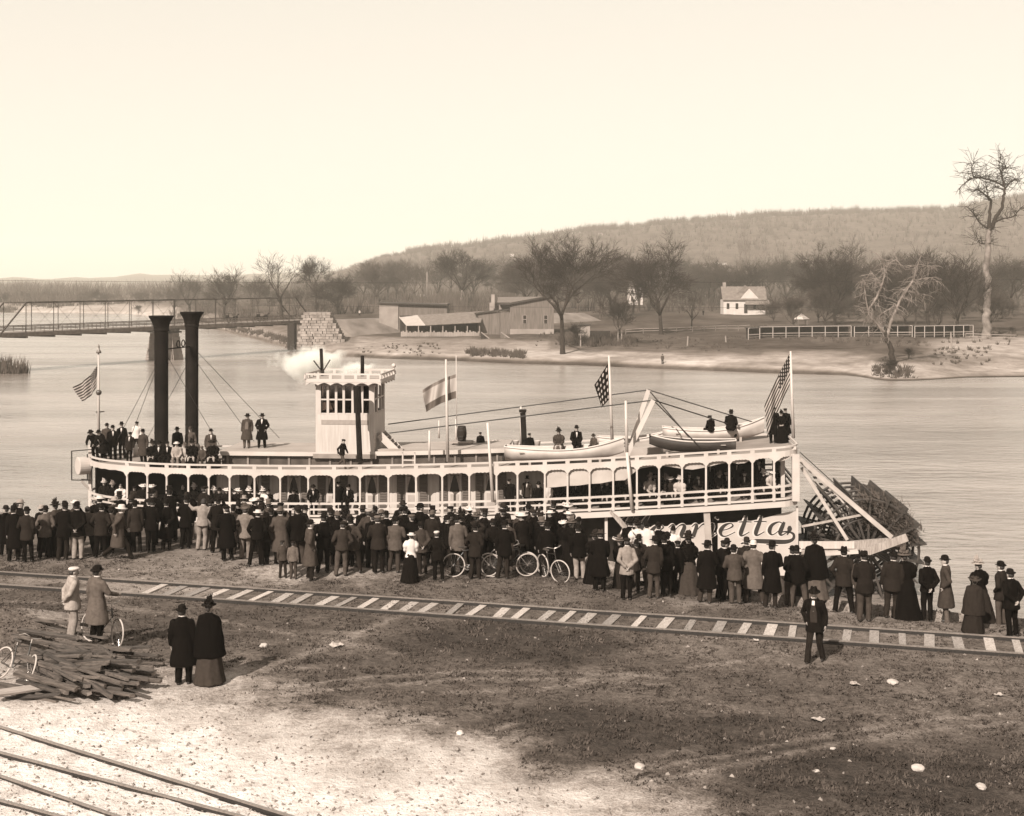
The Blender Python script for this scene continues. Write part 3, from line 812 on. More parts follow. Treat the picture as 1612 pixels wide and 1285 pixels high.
# aft: a second low box of the roof
bx = MB()
u0, u1 = upx(845, 2.6), upx(1040, 2.6)
bp_('after_skylight', plate([(lerp(u0, u1, i/6), 2.6) for i in range(7)], [(lerp(u0, u1, i/6), 5.6) for i in range(7)], rz, lambda u: rz(u) + .35), mat('skylight_paint', .3, .8, .2, 1))

# pilot house
P0, P1 = upx(497, 2.0), upx(589, 2.0); PV0, PV1 = 2.0, 5.0
pz0 = ctop(P0) + .02; zt = zpx(603, P0, 2.0); zs = zpx(652.5, P0, 2.0); zh = zpx(609, P0, 2.0)
pu = P1 - P0; pv = PV1 - PV0
pw = MB()
pw.span((P0, PV0, pz0 - .1), (P1, PV0 + .1, zs)); pw.span((P0, PV1 - .1, pz0 - .1), (P1, PV1, zs))
pw.span((P0, PV0 + .1, pz0 - .1), (P0 + .1, PV1 - .1, zs)); pw.span((P1 - .1, PV0 + .1, pz0 - .1), (P1, PV1 - .1, zs))
pilot = bp_('pilot_house_wall', pw, white2)
bp_('pilot_house_base', MB().span((P0 - .12, PV0 - .1, pz0 - .32), (P1 + .12, PV1 + .1, pz0 - .1)), mat('pilot_base_painted_shade', .2, .8, .2, 2))  # darker tone paints in the shade below the pilot house
bp_('sign_panel', MB().span((upx(506, 2) , PV0 - .02, zpx(668, P0, 2)), (upx(580, 2), PV0 + .01, zpx(661, P0, 2))), mat('sign_panel_paint', .24, .7, .1, 6), pilot)
mb = MB()
for a, b in ((P0, PV0), (P1, PV0), (P0, PV1), (P1, PV1)):
    mb = MB(); cu = a + (.13 if a == P0 else -.13); cv = b + (.13 if b == PV0 else -.13)
    mb.box((cu, cv, (zs + zt) / 2), (.26, .26, zt - zs)); mb.box((cu, cv - .02, zt - .12), (.32, .3, .12)); bp_('corner_post', mb, white)
for c in (516, 529, 541, 555, 570):
    u = upx(c, 2.0)
    for v in (PV0 + .05, PV1 - .05): bp_('window_post', MB().box((u, v, (zs + zt) / 2), (.12, .1, zt - zs)), white)
for v in (PV0 + .05, PV1 - .05):
    for z_ in (zs + .04, zpx(629, P0, 2), zh + .1): bp_('window_bar', MB().box(((P0 + P1) / 2, v, z_), (pu - .3, .07, .07)), white)
for u in (P0 + .05, P1 - .05):
    for q in (.33, .66): bp_('window_post', MB().box((u, PV0 + pv * q, (zs + zt) / 2), (.1, .12, zt - zs)), white)
    for z_ in (zs + .04, zpx(629, P0, 2)): bp_('window_bar', MB().box((u, (PV0 + PV1) / 2, z_), (.07, pv - .5, .07)), white)
pane_m = D.materials.new('window_pane'); pane_m.use_nodes = True
pn = pane_m.node_tree; pn.nodes.clear()
po = pn.nodes.new('ShaderNodeOutputMaterial'); pt = pn.nodes.new('ShaderNodeBsdfTransparent'); pg = pn.nodes.new('ShaderNodeBsdfGlossy'); pm = pn.nodes.new('ShaderNodeMixShader')
pt.inputs[0].default_value = tone(.5); pg.inputs['Roughness'].default_value = .05; pg.inputs[0].default_value = tone(.8); pm.inputs[0].default_value = .08
pn.links.new(pt.outputs[0], pm.inputs[1]); pn.links.new(pg.outputs[0], pm.inputs[2]); pn.links.new(pm.outputs[0], po.inputs[0])
cols = [P0 + .26] + [upx(c, 2.0) for c in (516, 529, 541, 555, 570)] + [P1 - .26]
for a, b in zip(cols, cols[1:]):
    bp_('window_pane', MB().box(((a + b) / 2, PV0 + .07, (zs + zt) / 2), (b - a - .1, .012, zt - zs - .1)), pane_m)
    bp_('blind', MB().box(((a + b) / 2, PV0 + .16, (zs + zt) / 2 + .3 + .2 * math.sin(a * 9)), ((b - a) * .55, .02, 1.0)), mat('dark_blind', .03, .9, .2, 4))
bp_('ceiling_board', MB().span((P0 + .1, PV0 + .1, zt - .06), (P1 - .1, PV1 - .1, zt - .02)), interior)
bp_('rear_blind', MB().span((P0 + .4, PV1 - .2, zs), (P1 - .4, PV1 - .17, zt - .2)), mat('dark_blind', .03, .9, .2, 4))
st_w = (MB().lathe([(.62, -.04), (.72, -.04), (.72, .04), (.62, .04)], 24, (0, 0, 0), caps=False).box((0, 0, 0), (1.3, .06, .05)).box((0, 0, 0), (.06, 1.3, .05))).build('steering_wheel', darkwood, boat)
st_w.matrix_local = Matrix.Translation((P0 + pu * .5, PV0 + 1.0, zs + .35 - BZ)) @ Matrix.Rotation(R(90), 4, 'Y')
# its roof: overhanging, with slotted band and scalloped valance
ov = .42
ra, rb = (P0 - ov, PV0 - ov), (P1 + ov, PV1 + ov)
zr1 = zpx(588, P0, PV0 - ov); zr0 = zr1 - .62
bp_('pilot_roof', MB().span((ra[0] + .05, ra[1] + .05, zr1 - .34), (rb[0] - .05, rb[1] - .05, zr1 - .26)), decklight)
def edge_band(ua, va, ub, vb, nslot):
    mb = MB(); d = Vector((ub - ua, vb - va)); ln = d.length; d.normalize()
    rot = math.atan2(d.y, d.x)
    mid = ((ua + ub) / 2, (va + vb) / 2)
    mb.box((mid[0], mid[1], zr1 - .04), (ln + .06, .06, .09), rot)
    mb.box((mid[0], mid[1], zr1 - .36), (ln + .06, .06, .20), rot)
    for k in range(nslot + 1):
        p = Vector((ua, va)) + d * (ln * k / nslot); mb.box((p.x, p.y, zr1 - .17), (.16, .062, .2), rot)
    o = bp_('roof_band', mb, white)
    mb = MB(); N = nslot * 6
    for k in range(N + 1):
        p = Vector((ua, va)) + d * (ln * k / N); zb = zr1 - .47 - .12 * (1 - abs(math.sin(math.pi * k / 6)))
        nn = Vector((-d.y, d.x)) * .03
        mb.v += [(p.x - nn.x, p.y - nn.y, zr1 - .44), (p.x - nn.x, p.y - nn.y, zb), (p.x + nn.x, p.y + nn.y, zb), (p.x + nn.x, p.y + nn.y, zr1 - .44)]
    for k in range(N):
        a = 4 * k; b = a + 4
        for q in range(4):
            q2 = (q + 1) % 4; mb.f.append((a + q, a + q2, b + q2, b + q))
    bp_('valance', mb, white, o)
edge_band(ra[0], ra[1], rb[0], ra[1], 6); edge_band(rb[0], ra[1], rb[0], rb[1], 5); edge_band(ra[0], rb[1], rb[0], rb[1], 6); edge_band(ra[0], ra[1], ra[0], rb[1], 5)
for z_, zz in ((1, 0),):
    bp_('finial', MB().ball((rb[0] - .02, rb[1] - .02, zr1 + .18), .12, 10, 8).box((rb[0] - .02, rb[1] - .02, zr1 + .04), (.08, .08, .14)), white, smooth=True)
def vpole(name, px, y0, y1, v, r0, r1, m, px1=None):
    ua = upx(px, v); ub = upx(px1 if px1 is not None else px, v)
    return bp_(name, MB().tube([(ua, v, zpx(y0, ua, v)), (ub, v, zpx(y1, ub, v))], [r0, r1], 10), m, smooth=True)
vpole('escape_pipe', 507.5, 598, 549, 3.6, .085, .085, black, 505.5)
vpole('escape_pipe', 570.5, 598, 560, 3.6, .095, .095, black)
fan = MB(); fu = upx(508, 3.6); fz = zpx(586, fu, 3.6)
for a in (-38, 0, 32): fan.bar((fu, 3.55, fz), (fu + .75 * math.sin(R(a)), 3.55, fz + .75 * math.cos(R(a))), .07, .05)
fan.ball((fu, 3.55, fz - .02), .1, 8, 6)
bp_('whistle_bracket', fan, darkwood)
# long dark spar that stands before the pilot house
sp = MB(); a_ = upx(566.5, .7); b_ = upx(562, .9)
sp.tube([(a_, .7, zpx(726, a_, .7)), (lerp(a_, b_, .7), .85, zpx(650, b_, .9))], [.14, .13], 8); sp.tube([(lerp(a_, b_, .7), .85, zpx(650, b_, .9)), (b_, .9, zpx(608, b_, .9))], [.20, .19], 8)
bp_('dark_spar', sp, black)
# stairs from the pilot house to the roof
sa = (upx(598, 2.7), zpx(684, upx(598, 2.7), 2.7)); sb = (upx(629, 2.7), zpx(715, upx(629, 2.7), 2.7))
st = MB().bar((sa[0], 2.6, sa[1]), (sb[0], 2.6, sb[1]), .06, .36); stair = bp_('stair_stringer', st, white)
bp_('stair_stringer', MB().bar((sa[0], 3.5, sa[1]), (sb[0], 3.5, sb[1]), .06, .36), white)
for k in range(6):
    q = (k + .5) / 6; bp_('step', MB().box((lerp(sa[0], sb[0], q), 3.05, lerp(sa[1], sb[1], q) + .1), (.26, .84, .05)), deckm)
bp_('stair_landing', MB().span((upx(592, 2.2), 2.2, ctop(P1) + .0), (upx(634, 2.2), 2.6, ctop(P1) + .09)), decklight)
lg = MB()
for c in (634, 653): lg.box((upx(c, 1.2), 1.2, rz(-5) + .38), (.07, .07, .76))
lg.box((upx(643.5, 1.2), 1.2, rz(-5) + .72), (.66, .07, .07)); lg.box((upx(643.5, 1.2), 1.2, rz(-5) + .36), (.66, .06, .06))
bp_('step_frame', lg, white)

# smokestacks with flaring crowns
def stack(px, v, ytop, ybase):
    u = upx(px, v); zt_ = zpx(ytop, u, v); r = .345
    s_ = MB().lathe([(r, 0), (r, 1.6), (r * 1.03, 1.6), (r * 1.03, 1.66), (r, 1.66), (r, 3.4), (r * 1.03, 3.4), (r * 1.03, 3.46), (r, 3.46), (r, 5.1), (r*1.03, 5.1), (r*1.03, 5.16), (r, 5.16), (r, zt_ - rz(u) - .78)], 28, (u, v, rz(u)))
    o = bp_('smokestack', s_, black, smooth=False)
    prof = [(r, -.80), (r * 1.12, -.78), (r * 1.12, -.70), (r * 1.08, -.62)]
    for i in range(8):
        q = i / 7; prof.append((r * (1.1 + .62 * q ** 1.7), -.58 + .5 * q))
    prof += [(r * 1.8, -.06), (r * 1.8, 0), (r * 1.55, 0), (r * 1.2, -.3)]
    n_ = 36; rings = []
    for k_, (rr, z_) in enumerate(prof):
        amp = .045 if 4 <= k_ <= 11 else 0
        rings.append([(u + (rr + amp * rr * abs(math.cos(9 * math.pi * j / n_))) * math.cos(2*math.pi*j/n_), v + (rr + amp * rr * abs(math.cos(9 * math.pi * j / n_))) * math.sin(2*math.pi*j/n_), zt_ + z_) for j in range(n_)])
    bp_('crown', MB().loft(rings), black, o)
    bp_('collar', MB().lathe([(r * 1.25, 0), (r * 1.25, .5), (r * 1.05, .62)], 24, (u, v, rz(u))), mat('stack_collar', .10, .7, .3, 3), o)
    return u, v
s1 = stack(254, 2.0, 497, 700); s2 = stack(302, 6.0, 491, 690)
um = (s1[0] + s2[0]) / 2; zsp = zpx(548, um, 4)
sm = MB().tube([(s1[0], 2.3, zsp), (s2[0], 5.7, zsp)], .035, 6)
for k in range(2):
    vv = 4.2 + k * .8
    sm.tube([(um, vv + .24 * math.cos(2*math.pi*i/14), zsp + .2 + .18 * math.sin(2*math.pi*i/14)) for i in range(15)], .03, 5)
bp_('stack_spreader', sm, black)
guys = [((254, 2, 560), (205, 1, 690)), ((254, 2, 560), (186, 2.5, 690)), ((302, 6, 560), (232, 6.5, 690)), ((302, 6, 545), (440, 6.5, 690)), ((302, 6, 560), (400, 6, 695)), ((254, 2, 545), (345, 5, 700))]
for (a, va, ya), (b, vb, yb) in guys:
    p = upx(a, va); q = upx(b, vb)
    bp_('guy_wire', MB().tube([(p, va, zpx(ya, p, va)), (q, vb, zpx(yb, q, vb))], .014, 4), rope_m)

# hog-chain braces and rods
h1 = (upx(991, 6.2), 6.2); h2 = (upx(987, 1.0), 1.0); t1 = upx(1021, 6.2); t2 = upx(1028.5, 1.0)
H1 = (t1, 6.2, zpx(614, t1, 6.2)); H2 = (t2, 1.0, zpx(630, t2, 1.0))
bp_('hog_brace', MB().bar((h1[0], 6.2, rz(h1[0])), H1, .30, .22), white)
bp_('hog_brace', MB().bar((h2[0], 1.0, zpx(716, h2[0], 1.0)), H2, .30, .22), white)
def rod(A, px, py, v, r=.032):
    u = upx(px, v); bp_('hog_rod', MB().tube([A, (u, v, zpx(py, u, v))], r, 6), rope_m)
rod(H1, 611, 668, 6.2); rod(H2, 613, 682, 1.0); rod(H1, 1196, 668, 6.2); rod(H2, 1145, 667, 4.5); rod(H1, 1096, 702, 2.5); rod(H2, 1101, 703, 1.0)
vpole('hog_post', 820, 701, 640, 6.2, .06, .05, white)
dp = upx(827, 2.6)
bp_('derrick_post', MB().bar((dp, 2.6, rz(dp)), (upx(823, 2.6), 2.6, zpx(650, dp, 2.6)), .26, .22).box((upx(823, 2.6), 2.6, zpx(647, dp, 2.6)), (.34, .3, .14)), black)
vpole('white_spar', 995, 803, 712, -.14, .085, .08, white, 987); vpole('white_spar', 987, 712, 631, -.14, .08, .06, white, 985)
vpole('white_spar', 776, 790, 666, -.16, .085, .06, white, 767.5)
vpole('roof_pole', 676, 726, 678, .6, .055, .05, white); vpole('roof_pole', 718, 700, 660, 5.5, .06, .05, white); vpole('roof_pole', 691, 690, 662, 6.0, .05, .04, white)
# flag poles
vpole('jackstaff', 155.5, 700, 548, 4.0, .075, .04, white, 155)
ju = upx(155.5, 4.0)
bp_('jackstaff_ball', MB().ball((ju, 4.0, zpx(618, ju, 4)), .15, 14, 10), mat('dark_ball', .06, .4, .2, 3, spec=.5), smooth=True)
bp_('jackstaff_finial', MB().lathe([(.02, .45), (.05, .35), (.04, .2), (.12, .1), (.14, 0), (.02, -.02)], 12, (ju, 4, zpx(556, ju, 4))), mat('dull_brass', .12, .4, .2, 3), smooth=True)
bp_('jackstaff_yard', MB().tube([(ju - .15, 4, zpx(649, ju, 4)), (ju + .3, 4, zpx(648, ju, 4))], .035, 6), darkwood)
vpole('flagpole', 705, 727, 566, .8, .085, .05, white, 702)
vpole('halyard', 719, 672, 560, 1.1, .022, .018, white, 718)
vpole('flagpole', 964, 700, 560, 2.4, .085, .05, white, 958.5)
vpole('flagpole', 1249, 690, 553, 4.0, .085, .05, white, 1244.5)
vpole('stern_rail_post', 1242, 692, 680, 6.8, .05, .05, white)
vpole('lookout_post', 213.5, 720, 700, 5.2, .12, .12, white)
# lantern housing ahead of the stem
lu = UB - .28
ln_ = MB().lathe([(.40, -.30), (.46, -.28), (.46, .28), (.42, .30)], 24); o = ln_.build('headlight_drum', white, boat)
o.matrix_local = Matrix.Translation((lu, 3.4, zpx(733, UB, 3.5) - BZ)) @ Matrix.Rotation(R(-50), 4, 'Z') @ Matrix.Rotation(R(90), 4, 'X')
o2 = MB().lathe([(.33, .30), (.36, .32), (.34, .34)], 24).build('headlight_lens', glass, boat)
o2.matrix_local = o.matrix_local.copy()
lf = MB(); lz = zpx(733, UB, 3.5)
for a, b in (((lu-.62, 3.4, lz-.75), (lu-.62, 3.4, lz+.75)), ((lu-.62, 3.4, lz+.75), (lu+.5, 3.4, lz+.85)), ((lu-.62, 3.4, lz-.75), (lu+.5, 3.4, lz-.75)), ((lu+.22, 3.4, lz-.75), (lu+.22, 3.4, lz+.6)), ((lu + .5, 3.4, lz - .75), (lu-.1, 3.4, lz-.7))): lf.bar(a, b, .05, .05)
bp_('headlight_frame', lf, rope_m)
bp_('headlight_bracket', MB().bar((lu - .1, 3.4, lz - .78), (UB + .1, 3.8, lz - 1.5), .1, .1), white)
# bench for those who sit along the roof edge
bp_('roof_bench', MB().span((upx(234, 1.0), .95, rz(-18) + .38), (upx(346, 1.0), 1.45, rz(-18) + .44)).span((upx(236, 1.0), 1.0, rz(-18)), (upx(239, 1.0), 1.4, rz(-18) + .38)).span((upx(341, 1), 1.0, rz(-18)), (upx(344, 1.0), 1.4, rz(-18) + .38)), darkwood)

# ---- sternwheel
WR = 2.75; wu = US + .55 + WR; wz = -6.45 + WR; wv0, wv1 = 1.0, 6.6
NP = 18
bp_('wheel_shaft', MB().tube([(wu, .6, wz), (wu, 7.0, wz)], .17, 12), black)
for v in (wv0, lerp(wv0, wv1, .25), (wv0 + wv1) / 2, lerp(wv0, wv1, .75), wv1):
    rg = MB()
    for rr in (WR - .35, WR - 1.25):
        rg.tube([(wu + rr * math.cos(2*math.pi*i/40), v, wz + rr * math.sin(2*math.pi*i/40)) for i in range(41)], .07, 6, False)
    bp_('wheel_rim', rg, paddle_m)
    for k in range(NP):
        th = 2 * math.pi * (k + .35) / NP
        bp_('wheel_arm', MB().bar((wu, v, wz), (wu + (WR - .1) * math.cos(th), v, wz + (WR - .1) * math.sin(th)), .1, .14, up=(0, 1, 0)), paddle_m)
for k in range(NP):
    th = 2 * math.pi * (k + .35) / NP; c, s_ = math.cos(th), math.sin(th)
    M = Matrix(((c, 0, -s_), (0, 1, 0), (s_, 0, c)))
    bp_('paddle_board', MB().box((wu + (WR - .3) * c, (wv0 + wv1) / 2, wz + (WR - .3) * s_), (.62, wv1 - wv0 + .3, .06), M), paddle_m)
# timbers that carry the wheel, and the fantail
def beam(name, a, ya, va, b, yb, vb, w, h, m):
    p = upx(a, va); q = upx(b, vb); bp_(name, MB().bar((p, va, zpx(ya, p, va)), (q, vb, zpx(yb, q, vb)), w, h), m)
beam('wheel_brace', 1258, 722, 1.0, 1404, 846, .5, .16, .21, mat('wheel_brace_paint', .33, .7, .15, 2))
beam('wheel_brace', 1258, 722, 7.0, 1352, 812, 7.2, .18, .26, mat('wheel_brace_paint', .33, .7, .15, 2))
beam('wheel_brace', 1262, 736, .7, 1334, 850, .4, .12, .15, mat('wheel_brace_paint', .33, .7, .15, 2))
beam('iron_stay', 1259, 712, .9, 1345, 790, 1.2, .04, .04, rope_m)
beam('cylinder_timber', 1256, 866, .5, 1425, 852, .55, .30, .40, rawwood)
beam('cylinder_timber', 1256, 852, 7.2, 1400, 835, 7.2, .30, .40, rawwood)
beam('fantail_plank', 1258, 858, .3, 1345, 858, .3, .1, .34, white2)
beam('fantail_plank', 1270, 873, .1, 1350, 868, .1, .5, .14, white)
beam('fantail_plank', 1356, 872, .2, 1428, 846, .2, .12, .36, rawwood)
beam('rudder_post', 1432, 852, 1.5, 1447, 852, 1.5, .3, .16, darkwood)
beam('pitman', 1262, 829, .6, 1360, 810, .8, .07, .1, mat('pitman_iron', .3, .6, .2, 3))
beam('step_ladder', 1290, 748, 2.0, 1335, 800, 2.0, .1, .08, white); beam('step_ladder', 1280, 756, 2.4, 1326, 806, 2.4, .1, .08, white)
for k in range(6):
    q = k / 5; a = lerp(1283, 1330, q); y_ = lerp(752, 804, q); u = upx(a, 2.2); bp_('ladder_step', MB().box((u, 2.2, zpx(y_, u, 2.2)), (.14, .5, .05)), darkwood)
bp_('stern_transom', MB().span((US + .02, .8, -6.3), (US + .1, 7.2, -4.0)), darkwood)
# steam from the escape pipe
stm = D.materials.new('steam'); stm.use_nodes = True; sn = stm.node_tree; sn.nodes.clear()
so = sn.nodes.new('ShaderNodeOutputMaterial'); pv_ = sn.nodes.new('ShaderNodeVolumePrincipled'); stc = sn.nodes.new('ShaderNodeTexCoord'); snz = sn.nodes.new('ShaderNodeTexNoise')
snz.inputs['Scale'].default_value = 1.1; snz.inputs['Detail'].default_value = 4
gr = sn.nodes.new('ShaderNodeTexGradient'); gr.gradient_type = 'SPHERICAL'
smp = sn.nodes.new('ShaderNodeMapping'); smp.inputs['Scale'].default_value = (1/2.5, 1/1.2, 1/1.25)
sn.links.new(stc.outputs['Object'], snz.inputs['Vector']); sn.links.new(stc.outputs['Object'], smp.inputs[0]); sn.links.new(smp.outputs[0], gr.inputs[0])
m1 = sn.nodes.new('ShaderNodeMath'); m1.operation = 'MULTIPLY_ADD'; m1.inputs[1].default_value = 1.5; m1.inputs[2].default_value = -.88
sn.links.new(snz.outputs['Fac'], m1.inputs[0])
m2 = sn.nodes.new('ShaderNodeMath'); m2.operation = 'ADD'; sn.links.new(m1.outputs[0], m2.inputs[0]); sn.links.new(gr.outputs['Fac'], m2.inputs[1])
m3 = sn.nodes.new('ShaderNodeMapRange'); m3.inputs['From Min'].default_value = .15; m3.inputs['From Max'].default_value = .8; m3.inputs['To Max'].default_value = 5
sn.links.new(m2.outputs[0], m3.inputs['Value']); sn.links.new(m3.outputs[0], pv_.inputs['Density'])
pv_.inputs['Color'].default_value = (.98, .96, .92, 1); pv_.inputs['Anisotropy'].default_value = .2
sn.links.new(pv_.outputs[0], so.inputs['Volume'])
def puff(px, py, sc):
    c = ray(px, py, 74.5); o = link('steam_plume', MB().ball((0, 0, 0), (2.5, 1.2, 1.25), 20, 12).mesh('steam_plume'), None, c); o.data.materials.append(stm); o.scale = sc; return o
tag(puff(486, 571, (1, 1, 1)), 'white cloud of steam drifting behind the pilot house', 'steam', 'clouds of steam behind the pilot house')
tag(puff(556, 582, (.62, .6, .5)), 'thin wisp of steam low behind the pilot house roof', 'steam', 'clouds of steam behind the pilot house')
# ------------------------------------------------------------------ people
dg_scene = bpy.context.view_layer
def remesh(mb, name, voxel, ratio, wrinkle=0.0, wscale=9.0, smooth_it=2):
    me = mb.mesh('tmp', fix=False); o = D.objects.new('tmp', me); COL.objects.link(o)
    m = o.modifiers.new('r', 'REMESH'); m.mode = 'VOXEL'; m.voxel_size = voxel; m.use_smooth_shade = True
    m = o.modifiers.new('s', 'SMOOTH'); m.iterations = smooth_it; m.factor = .5
    if ratio < 1:
        m = o.modifiers.new('d', 'DECIMATE'); m.ratio = ratio
    dg = bpy.context.evaluated_depsgraph_get()
    out = D.meshes.new_from_object(o.evaluated_get(dg), preserve_all_data_layers=False, depsgraph=dg)
    D.objects.remove(o); D.meshes.remove(me)
    out.name = name
    if wrinkle:
        for v in out.vertices:
            k = noise.noise(Vector((v.co.x * wscale, v.co.y * wscale, v.co.z * wscale * .55)))
            k2 = noise.noise(Vector((v.co.x * wscale * 2.3, v.co.y * wscale * 2.3, v.co.z * 4 + 7)))
            v.co += v.normal * wrinkle * (k + .5 * k2)
    out.polygons.foreach_set('use_smooth', [True] * len(out.polygons))
    out.materials.append(None)
    return out
V3 = Vector
def mir(p): return V3((-p[0], p[1], p[2]))
class Pose:
    def __init__(s, name, elbow, wrist, hand, elbow2=None, wrist2=None, hand2=None, knee=(.10, .02, .48), ankle=(.105, -.02, .09), knee2=None, ankle2=None, lean=0.0, dz=0.0, sit=False, turn=0.0):
        s.name = name
        s.arms = [(V3((.175, 0, 1.40)), V3(elbow), V3(wrist), V3(hand).normalized()),
                  (V3((-.175, 0, 1.40)), V3(elbow2) if elbow2 else mir(elbow), V3(wrist2) if wrist2 else mir(wrist), (V3(hand2) if hand2 else mir(hand)).normalized())]
        s.legs = [(V3((.09, 0, .90 + dz)), V3(knee), V3(ankle)), (V3((-.09, 0, .90 + dz)), V3(knee2) if knee2 else mir(knee), V3(ankle2) if ankle2 else mir(ankle))]
        s.dz = dz; s.lean = lean; s.sit = sit
        s.M = Matrix.Translation((0, 0, .93 + dz)) @ Matrix.Rotation(-lean, 4, 'X') @ Matrix.Translation((0, 0, -.93))
        s.turn = turn
        s.head = s.M @ V3((0, .02, 1.625)); s.hrot = Matrix.Rotation(-lean * .4, 4, 'X') @ Matrix.Rotation(turn, 4, 'Z')
        s.meshes = {}
    def up(s, p): return s.M @ V3(p)
def ring(c, rx, ry, M, n=18, k=0.0):
    return [M @ V3((c[0] + rx * math.cos(2*math.pi*i/n), c[1] + ry * math.sin(2*math.pi*i/n), c[2])) for i in range(n)]
def hand(mb, w, d, side):
    d = d.normalized()
    nrm = V3((-side, 0, 0)); nrm = (nrm - d * nrm.dot(d))
    nrm = nrm.normalized() if nrm.length > .2 else d.orthogonal().normalized()      # palm faces inward
    sp = d.cross(nrm).normalized()
    Mh = Matrix((sp, d, nrm)).transposed()
    mb.ball(w + d * .045, (.038, .052, .018), 10, 6, Mh)
    for k, (off, ln) in enumerate(((-.030, .062), (-.010, .075), (.011, .070), (.030, .055))):
        b = w + d * .082 + sp * off; m_ = b + (d * .93 + sp * off * 1.2 + nrm * .25).normalized() * ln * .55; e = m_ + (d * .7 + nrm * .7).normalized() * ln * .5
        mb.cone(b, .0105, m_, .0095, 6); mb.cone(m_, .0095, e, .008, 6)
    b = w + d * .03 + sp * -.03; m_ = b + (d * .6 - sp * .8 + nrm * .3).normalized() * .042; e = m_ + (d * .9 - sp * .2 + nrm * .4).normalized() * .032
    mb.cone(b, .013, m_, .011, 6); mb.cone(m_, .011, e, .009, 6)
TORSO = [(.86, .150, .105), (.95, .165, .118), (1.05, .148, .105), (1.2, .160, .115), (1.33, .182, .118), (1.41, .172, .098), (1.46, .10, .078), (1.50, .062, .06)]
def body(P):
    mb = MB(); M = P.M
    mb.loft([ring((0, 0, z), rx, ry, M) for z, rx, ry in TORSO])
    mb.cone(M @ V3((0, -.005, 1.44)), .058, M @ V3((0, .01, 1.55)), .055)
    Hm = P.hrot.to_3x3(); h = P.head
    def hp(x, y, z): return h + Hm @ V3((x, y, z))
    mb.ball(hp(0, 0, 0), (.077, .096, .115), 16, 12, Hm); mb.ball(hp(0, .028, -.062), (.057, .062, .058), 12, 8, Hm)
    mb.cone(hp(0, .092, .012), .012, hp(0, .108, -.022), .016, 8); mb.ball(hp(0, .085, .028), (.055, .014, .012), 10, 6, Hm)
    mb.ball(hp(0, .078, -.062), (.026, .014, .012), 8, 6, Hm); mb.ball(hp(0, .074, -.098), (.022, .018, .016), 8, 6, Hm)
    for sx in (-1, 1): mb.ball(hp(sx * .078, -.005, -.012), (.011, .024, .034), 8, 6, Hm)
    for i, (sh, el, wr, hd) in enumerate(P.arms):
        sh, el, wr = M @ sh, M @ el, M @ wr; hdw = M.to_3x3() @ hd
        mb.cone(sh, .056, el, .044); mb.cone(el, .044, wr, .030); hand(mb, wr, hdw, 1 if i == 0 else -1)
    for hp_, kn, an in P.legs:
        mb.cone(hp_, .088, kn, .058); mb.cone(kn, .058, an, .040)
        mb.cone(an + V3((0, -.02, -.03)), .03, an + V3((0, .10, -.062)), .018)
    return remesh(mb, 'body', .0115, .13)
def coat(P, hem, flare=1.0, puff=0.0, waist=1.0, cape=False):
    mb = MB(); M = P.M
    g = .028
    T = [(.97, .150 * waist, .112 * waist)] + [(z, rx * (waist if z < 1.15 else 1), ry * (waist if z < 1.15 else 1)) for z, rx, ry in TORSO[2:6]] + [(1.455, .12, .088), (1.505, .076, .074)]
    mb.loft([ring((0, 0, z), rx + g, ry + g, M) for z, rx, ry in T])
    if cape:
        mb.loft([ring((0, -.01, z), rx, ry, M) for z, rx, ry in ((1.52, .08, .08), (1.46, .19, .14), (1.38, .265, .18), (1.15, .31, .23), (.9, .345, .27), (hem, .37, .29), (hem - .01, .35, .27))])
    elif not P.sit:
        R0 = [(1.06, .150 * waist + g, .112 * waist + g), (.95, .178 + g, .130 + g), (lerp(.95, hem, .5), .188 * lerp(1, flare, .5) + g, .145 * lerp(1, flare, .5) + g), (hem, .195 * flare + g, .155 * flare + g), (hem - .008, .180 * flare + g, .140 * flare + g)]
        mb.loft([ring((0, 0, z), rx, ry, M if z > .9 else Matrix.Translation((0, 0, P.dz)) @ Matrix.Translation((0, P.lean * .05, 0))) for z, rx, ry in R0])
    else:
        mb.ball(M @ V3((0, 0, .93)), (.195, .16, .14), 14, 8)
        for hp_, kn, an in P.legs: mb.cone(hp_ + V3((0, 0, .02)), .125, lerp(hp_, kn, .55 if hem < .6 else .25) + V3((0, 0, .02)), .115)
    for sh, el, wr, hd in P.arms:
        sh, el, wr = M @ sh, M @ el, M @ wr
        mb.cone(sh, .078, el, .064); w2 = lerp(el, wr, .96); mb.cone(el, .064, w2, .050); mb.tube([lerp(el, wr, .8), lerp(el, wr, 1.0)], [.052, .053], 12)
        if puff: mb.ball(lerp(sh, el, .38), (puff, puff, puff * 1.15), 14, 9)
    # turned-down collar
    mb.loft([ring((0, .0, z), rx, ry, M) for z, rx, ry in ((1.46, .10, .085), (1.535, .083, .083), (1.54, .068, .068), (1.47, .07, .06))])
    return remesh(mb, 'coat', .016, .32, .017 if not cape else .022, 7.5)
def trousers(P):
    mb = MB(); b = V3((0, 0, P.dz))
    mb.ball(V3((0, 0, .93)) + b, (.178, .130, .13), 14, 8)
    mb.loft([ring((0, 0, z), rx, ry, P.M) for z, rx, ry in ((.90, .17, .125), (1.06, .155, .115))])
    for hp_, kn, an in P.legs:
        mb.cone(hp_, .102, kn, .078); e = an + V3((0, -.005, -.035)); mb.cone(kn, .078, lerp(kn, e, .9), .068); mb.tube([lerp(kn, e, .85), e], [.068, .074], 12)
    return remesh(mb, 'trousers', .016, .32, .017, 7.0)
